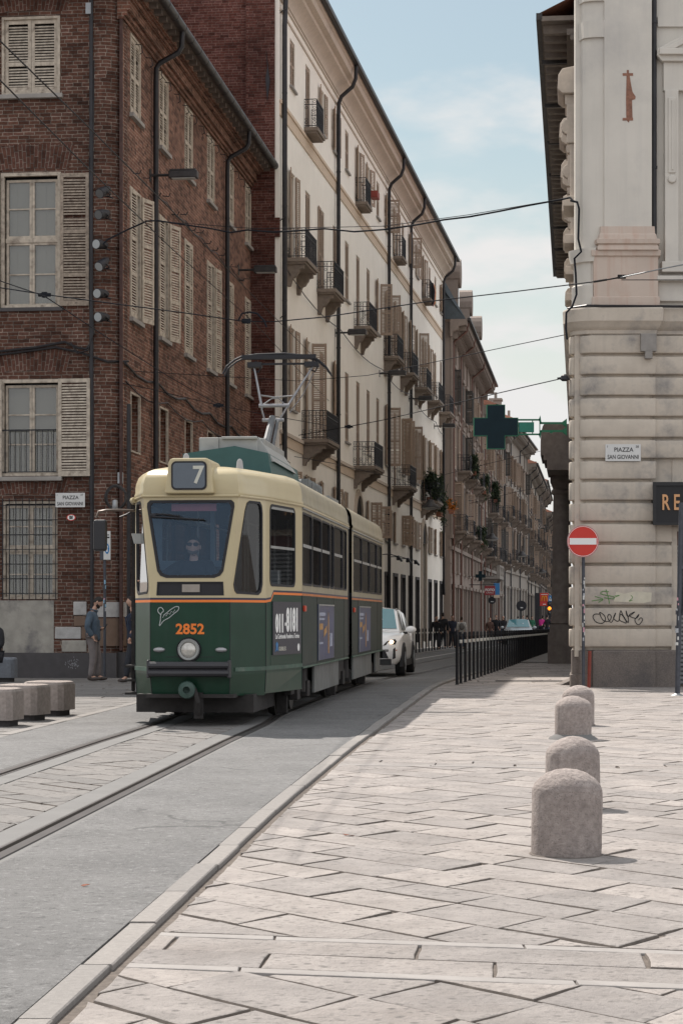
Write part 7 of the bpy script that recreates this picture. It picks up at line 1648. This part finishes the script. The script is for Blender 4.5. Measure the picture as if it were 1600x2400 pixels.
# ================================================================ overhead wires
m_wire=mat('dark cable',(.014,.016,.021),.8,var=.1,spec=.15); m_copw=mat('contact wire',(.022,.02,.02),.75,var=.1,spec=.2)
def wire(name,label,pts,r,m=None,sag=0):
    P3=[wp(*p) for p in pts]; o=tag(MB().tube(P3,r,6).build(name,m or m_wire,None,smooth=80),label,'cable','wires over the street'); return o
wire('power_cable','thick twisted blue black cable strung across the street from brick corner to rusticated corner',[(242,572,45.8),(252,562,45.8),(300,538,46.3),(345,518,46.2),(370,517,45.8),(420,525,45.5),(490,535,45.2),(540,545,45),(580,539,44.8),(640,544,44.5),(690,541,44.2),(760,536,43.8),(830,543,43.4),(900,538,43),(975,527,42.4),(1040,515,41.9),(1100,508,41.4),(1170,495,40.9),(1240,481,40.4),(1312,468,39.9),(1335,463,39.5),(1341,470,39.45)],.019)
wire('support_wire','thin straight wire just above the thick twisted cable',[(345,517,46.2),(600,536,44.6),(900,530,43),(1100,503,41.4),(1335,463,39.6)],.007)
wire('wall_cable','blue black cable bundle running down the corner of the rusticated palace',[(1336,470,39.4),(1352,474,39.32),(1356,490,39.30),(1354,560,39.3),(1361,590,39.3),(1345,606,39.35),(1348,640,39.35),(1350,690,39.35),(1340,718,39.3),(1326,733,39.25),(1325,770,39.25),(1328,795,39.2)],.022)
wire('span_wire','span wire crossing the whole street just above the pantograph',[(-40,668,38),(105,690,38.5),(300,716,39),(430,733,39.3),(570,753,39.6),(640,754,39.8),(760,743,40),(1000,707,40.2),(1200,684,40),(1330,668,39.2),(1410,658,38.5),(1450,651,38.2)],.011)
wire('span_wire','bright upper branch of the span wire rising to the right edge',[(1450,651,38.2),(1540,632,37.6),(1640,612,37)],.012,M['steel'])
wire('span_wire','level lower branch of the span wire reaching the right edge',[(1455,656,38.2),(1640,656,37.5)],.008)
wire('span_wire','fine span wire from the brick wall to the right corner, ending above the pharmacy cross',[(280,868,47),(480,880,50),(700,893,52),(860,880,50),(1000,852,46),(1200,810,42),(1326,784,39.6)],.008)
wire('span_wire','span wire rising from the cream wall to the bracket above the pharmacy cross',[(700,1020,62),(815,1000,58),(900,984,54),(1100,937,46),(1250,902,41),(1316,887,39.7)],.010)
wire('contact_wire','contact wire from the upper left corner down across the brick wall, higher one',[(-60,40,16),(0,95,17.3),(200,290,22),(400,490,30),(590,690,43),(700,800,60),(800,905,80)],.0075,m_copw)
wire('contact_wire','contact wire from the upper left corner down across the brick wall, lower one',[(-60,125,17),(0,187,18.4),(200,388,24),(400,580,33),(600,760,48),(700,868,62),(830,1000,92)],.0075,m_copw)
wire('feeder_wire','dark wire from the left edge sloping down behind the pantograph to the cream wall',[(-40,640,30),(0,658,31),(105,694,34),(250,790,38),(400,885,42),(515,950,47),(600,1025,55),(680,1085,62)],.009)
wire('feeder_wire','wire from the brick corner sagging past the pantograph into the street',[(270,895,46.5),(345,910,47),(520,952,50),(640,975,54),(780,1000,60)],.008)
wire('feeder_wire','loose wires behind the tram roof along the cream wall, lower pair',[(690,1070,60),(775,1085,66),(860,1105,74),(960,1130,86),(1040,1165,100)],.010)
wire('span_wire','fine span wire far down the street at lamp height',[(1030,1115,118),(1150,1085,118),(1275,1055,116)],.012)
wire('span_wire','fine span wire beside the dark portal, below the cross',[(1100,1180,130),(1220,1150,120),(1318,1135,100)],.012)
for k,(px,py,Y,lab) in enumerate(((105,691,38.5,'small clamp where the contact wire meets the span wire at left'),(1440,653,38.2,'bronze wire clamp in front of the rusticated palace pedestal'),(585,752,39.65,'dark wire hanger on the span wire above the pantograph'),(817,1000,58,'blue grey wire clamp in front of the cream wall'),(512,950,47,'small clamp on the feeder wire before the brick downpipe'))):
    b=MB(); 
    if k==2: b.tube([(-.22,0,.0),(-.15,0,.14),(.0,0,.17),(.15,0,.14),(.28,0,.0),(.33,0,-.12)],.018,6); b.box(-.15,.02,-.03,.03,-.05,.04)
    elif k==1: b.tube([(-.4,0,-.06),(-.15,0,-.02)],.02,6); b.tube([(-.15,0,-.02),(.15,0,.04)],.012,6); b.box(.05,.2,-.03,.03,.0,.07); b.tube([(.2,0,.05),(.45,0,.1)],.018,6)
    else: b.box(-.12,.12,-.03,.03,-.03,.03); b.box(-.05,.05,-.04,.04,-.05,.05)
    tag(b.build('wire_clamp',m_copw if k==1 else m_wire,None,wp(px,py,Y)),lab,'wire clamp','clamps on the wires')
b=MB(); b.lathe([(.05,-.05),(.09,-.02),(.07,.05),(.03,.08)],10); b.tube([(-.14,0,.0),(0,0,.02),(.1,0,-.02)],.02,5); tag(b.build('wire_anchor',M['iron'],None,wp(1322,887,39.6)),'iron wire anchor on the rusticated corner above the pharmacy cross','wire anchor')
# ================================================================ writing on the walls
def graf(name,label,strokes,m,r,Y):
    b=MB()
    for s in strokes: b.tube([wp(px,py,Y) for px,py in s],r,6)
    return tag(b.build(name,m,None),label,'graffiti')
sc=lambda L: [(1260+x/3.618,1000+y/3.618) for x,y in L]
graf('black_graffiti','black looping spray tag on the rusticated wall',[sm(sc([(530,1590),(480,1590),(465,1615),(490,1655),(540,1668),(570,1640),(560,1600),(520,1575),(550,1640),(600,1650),(620,1610),(600,1590),(590,1620),(620,1660),(650,1600),(655,1580),(640,1625),(680,1650),(700,1590),(740,1640),(745,1665),(730,1660),(690,1635),(700,1560),(720,1600),(760,1660),(765,1630),(745,1560),(760,1610),(820,1570),(770,1600),(830,1625),(855,1590),(820,1640),(850,1680),(885,1640),(870,1620),(850,1640)]))],M['black'],.008,39.345)
graf('green_graffiti','green spray scrawl with an arrow on the rusticated wall, above the black tag',[sm(sc([(455,1478),(500,1470),(550,1465)])),sm(sc([(480,1440),(520,1450),(550,1465),(510,1490)])),sm(sc([(600,1400),(550,1395),(530,1415),(580,1430),(635,1440),(640,1460),(600,1455),(560,1450)])),sm(sc([(575,1380),(590,1430),(605,1500)])),sm(sc([(640,1450),(690,1430),(650,1435)])),sm(sc([(785,1430),(800,1450),(770,1480),(800,1470)]))],mat('green spray paint',(.10,.24,.07),.8,var=.2),.007,39.345)
x0=(640-5)/3.618; 
tag(MB().prism([(0,0),(.55,-.03),(.72,.0),(.73,.17),(.40,.20),(.2,.15),(.05,.19)],-.003,.003).build('pale_patch',mat('pale overpaint',(.56,.52,.42),.9,var=.1,stain=.4,stc=(.45,.43,.39),sts=8),None,wp(1437,1410,39.346)),'pale overpainted patch over the green scrawl','paint patch')
rnd=random.Random(2); b=MB()
for k in range(30):
    a=rnd.uniform(0,6.28); r_=rnd.uniform(.02,.17); b.tube([(r_*math.cos(a),0,r_*math.sin(a)*.9),(r_*math.cos(a)+rnd.uniform(-.05,.05),0,r_*math.sin(a)*.9+rnd.uniform(-.05,.05))],.006,4)
x,y,z=wp(170,1555,46.3); tag(b.build('white_graffiti',mat('white chalk paint',(.30,.30,.32),.9,var=.3),None,(x,y,z),FA),'faded white scribble on the dark plinth of the brick building','graffiti')
# drain grates, manhole, grey ramp by the corner
tag(MB().prism([(0,0),(.75,0),(.75,.33)],-.4,.4,'xz').build('kerb_ramp',m_gr,None,((1303-800)/F*41,41.0,0)),'small speckled stone wedge at the foot of the rusticated corner','ramp')
tag(MB().cyl((0,0,0),(.02,.02,.72),.035).build('red_tube',mat('rust red tube',(.22,.045,.03),.5),None,((1379-800)/F*39.1,39.1,0)),'rust red tube standing at the wall behind the sign pole','tube')
for px,py,w,lab in((1300,1624,1.0,'narrow slotted drain on the paving before the rusticated corner'),(1248,1596,1.6,'long slotted drain at the edge of the street shade')):
    Y=6720/(py-HZ); tag(MB().box(-w/2,w/2,-.06,.06,.0,.012).box(-w/2+.03,w/2-.03,-.04,.04,.012,.014).build('drain_grate',M['iron'],None,((px-800)/F*Y,Y,-.004)),lab,'drain','slotted drains in the paving')

# a few dry leaves and stubs on the ground
for k,(px,py,zz,lab) in enumerate(((200,2092,.034,'single dry red leaf on the near asphalt'),(986,1634,.03,'dry red leaf lying at the kerb beside the tram shadow'),(818,1966,.02,'small brown dry leaf on the slabs in the middle of the square'))):
    Y=6720/(py-HZ); b=MB(); l=.022+.008*k; b.idx([(-l,0,.004),(-.3*l,-.5*l,.0),(.5*l,-.35*l,.006),(l*1.2,0,.010),(.5*l,.4*l,.003),(-.3*l,.5*l,.008)],[(0,1,2,3,4,5)])
    o=b.build('dry_leaf',mat('dry leaf %d'%k,(.20,.06,.03),.8,var=.2),None,((px-800)/F*Y,Y,zz+gz(Y)),k*1.3,fixn=False); o.modifiers.new('thick','SOLIDIFY').thickness=.0015; tag(o,lab,'leaf')
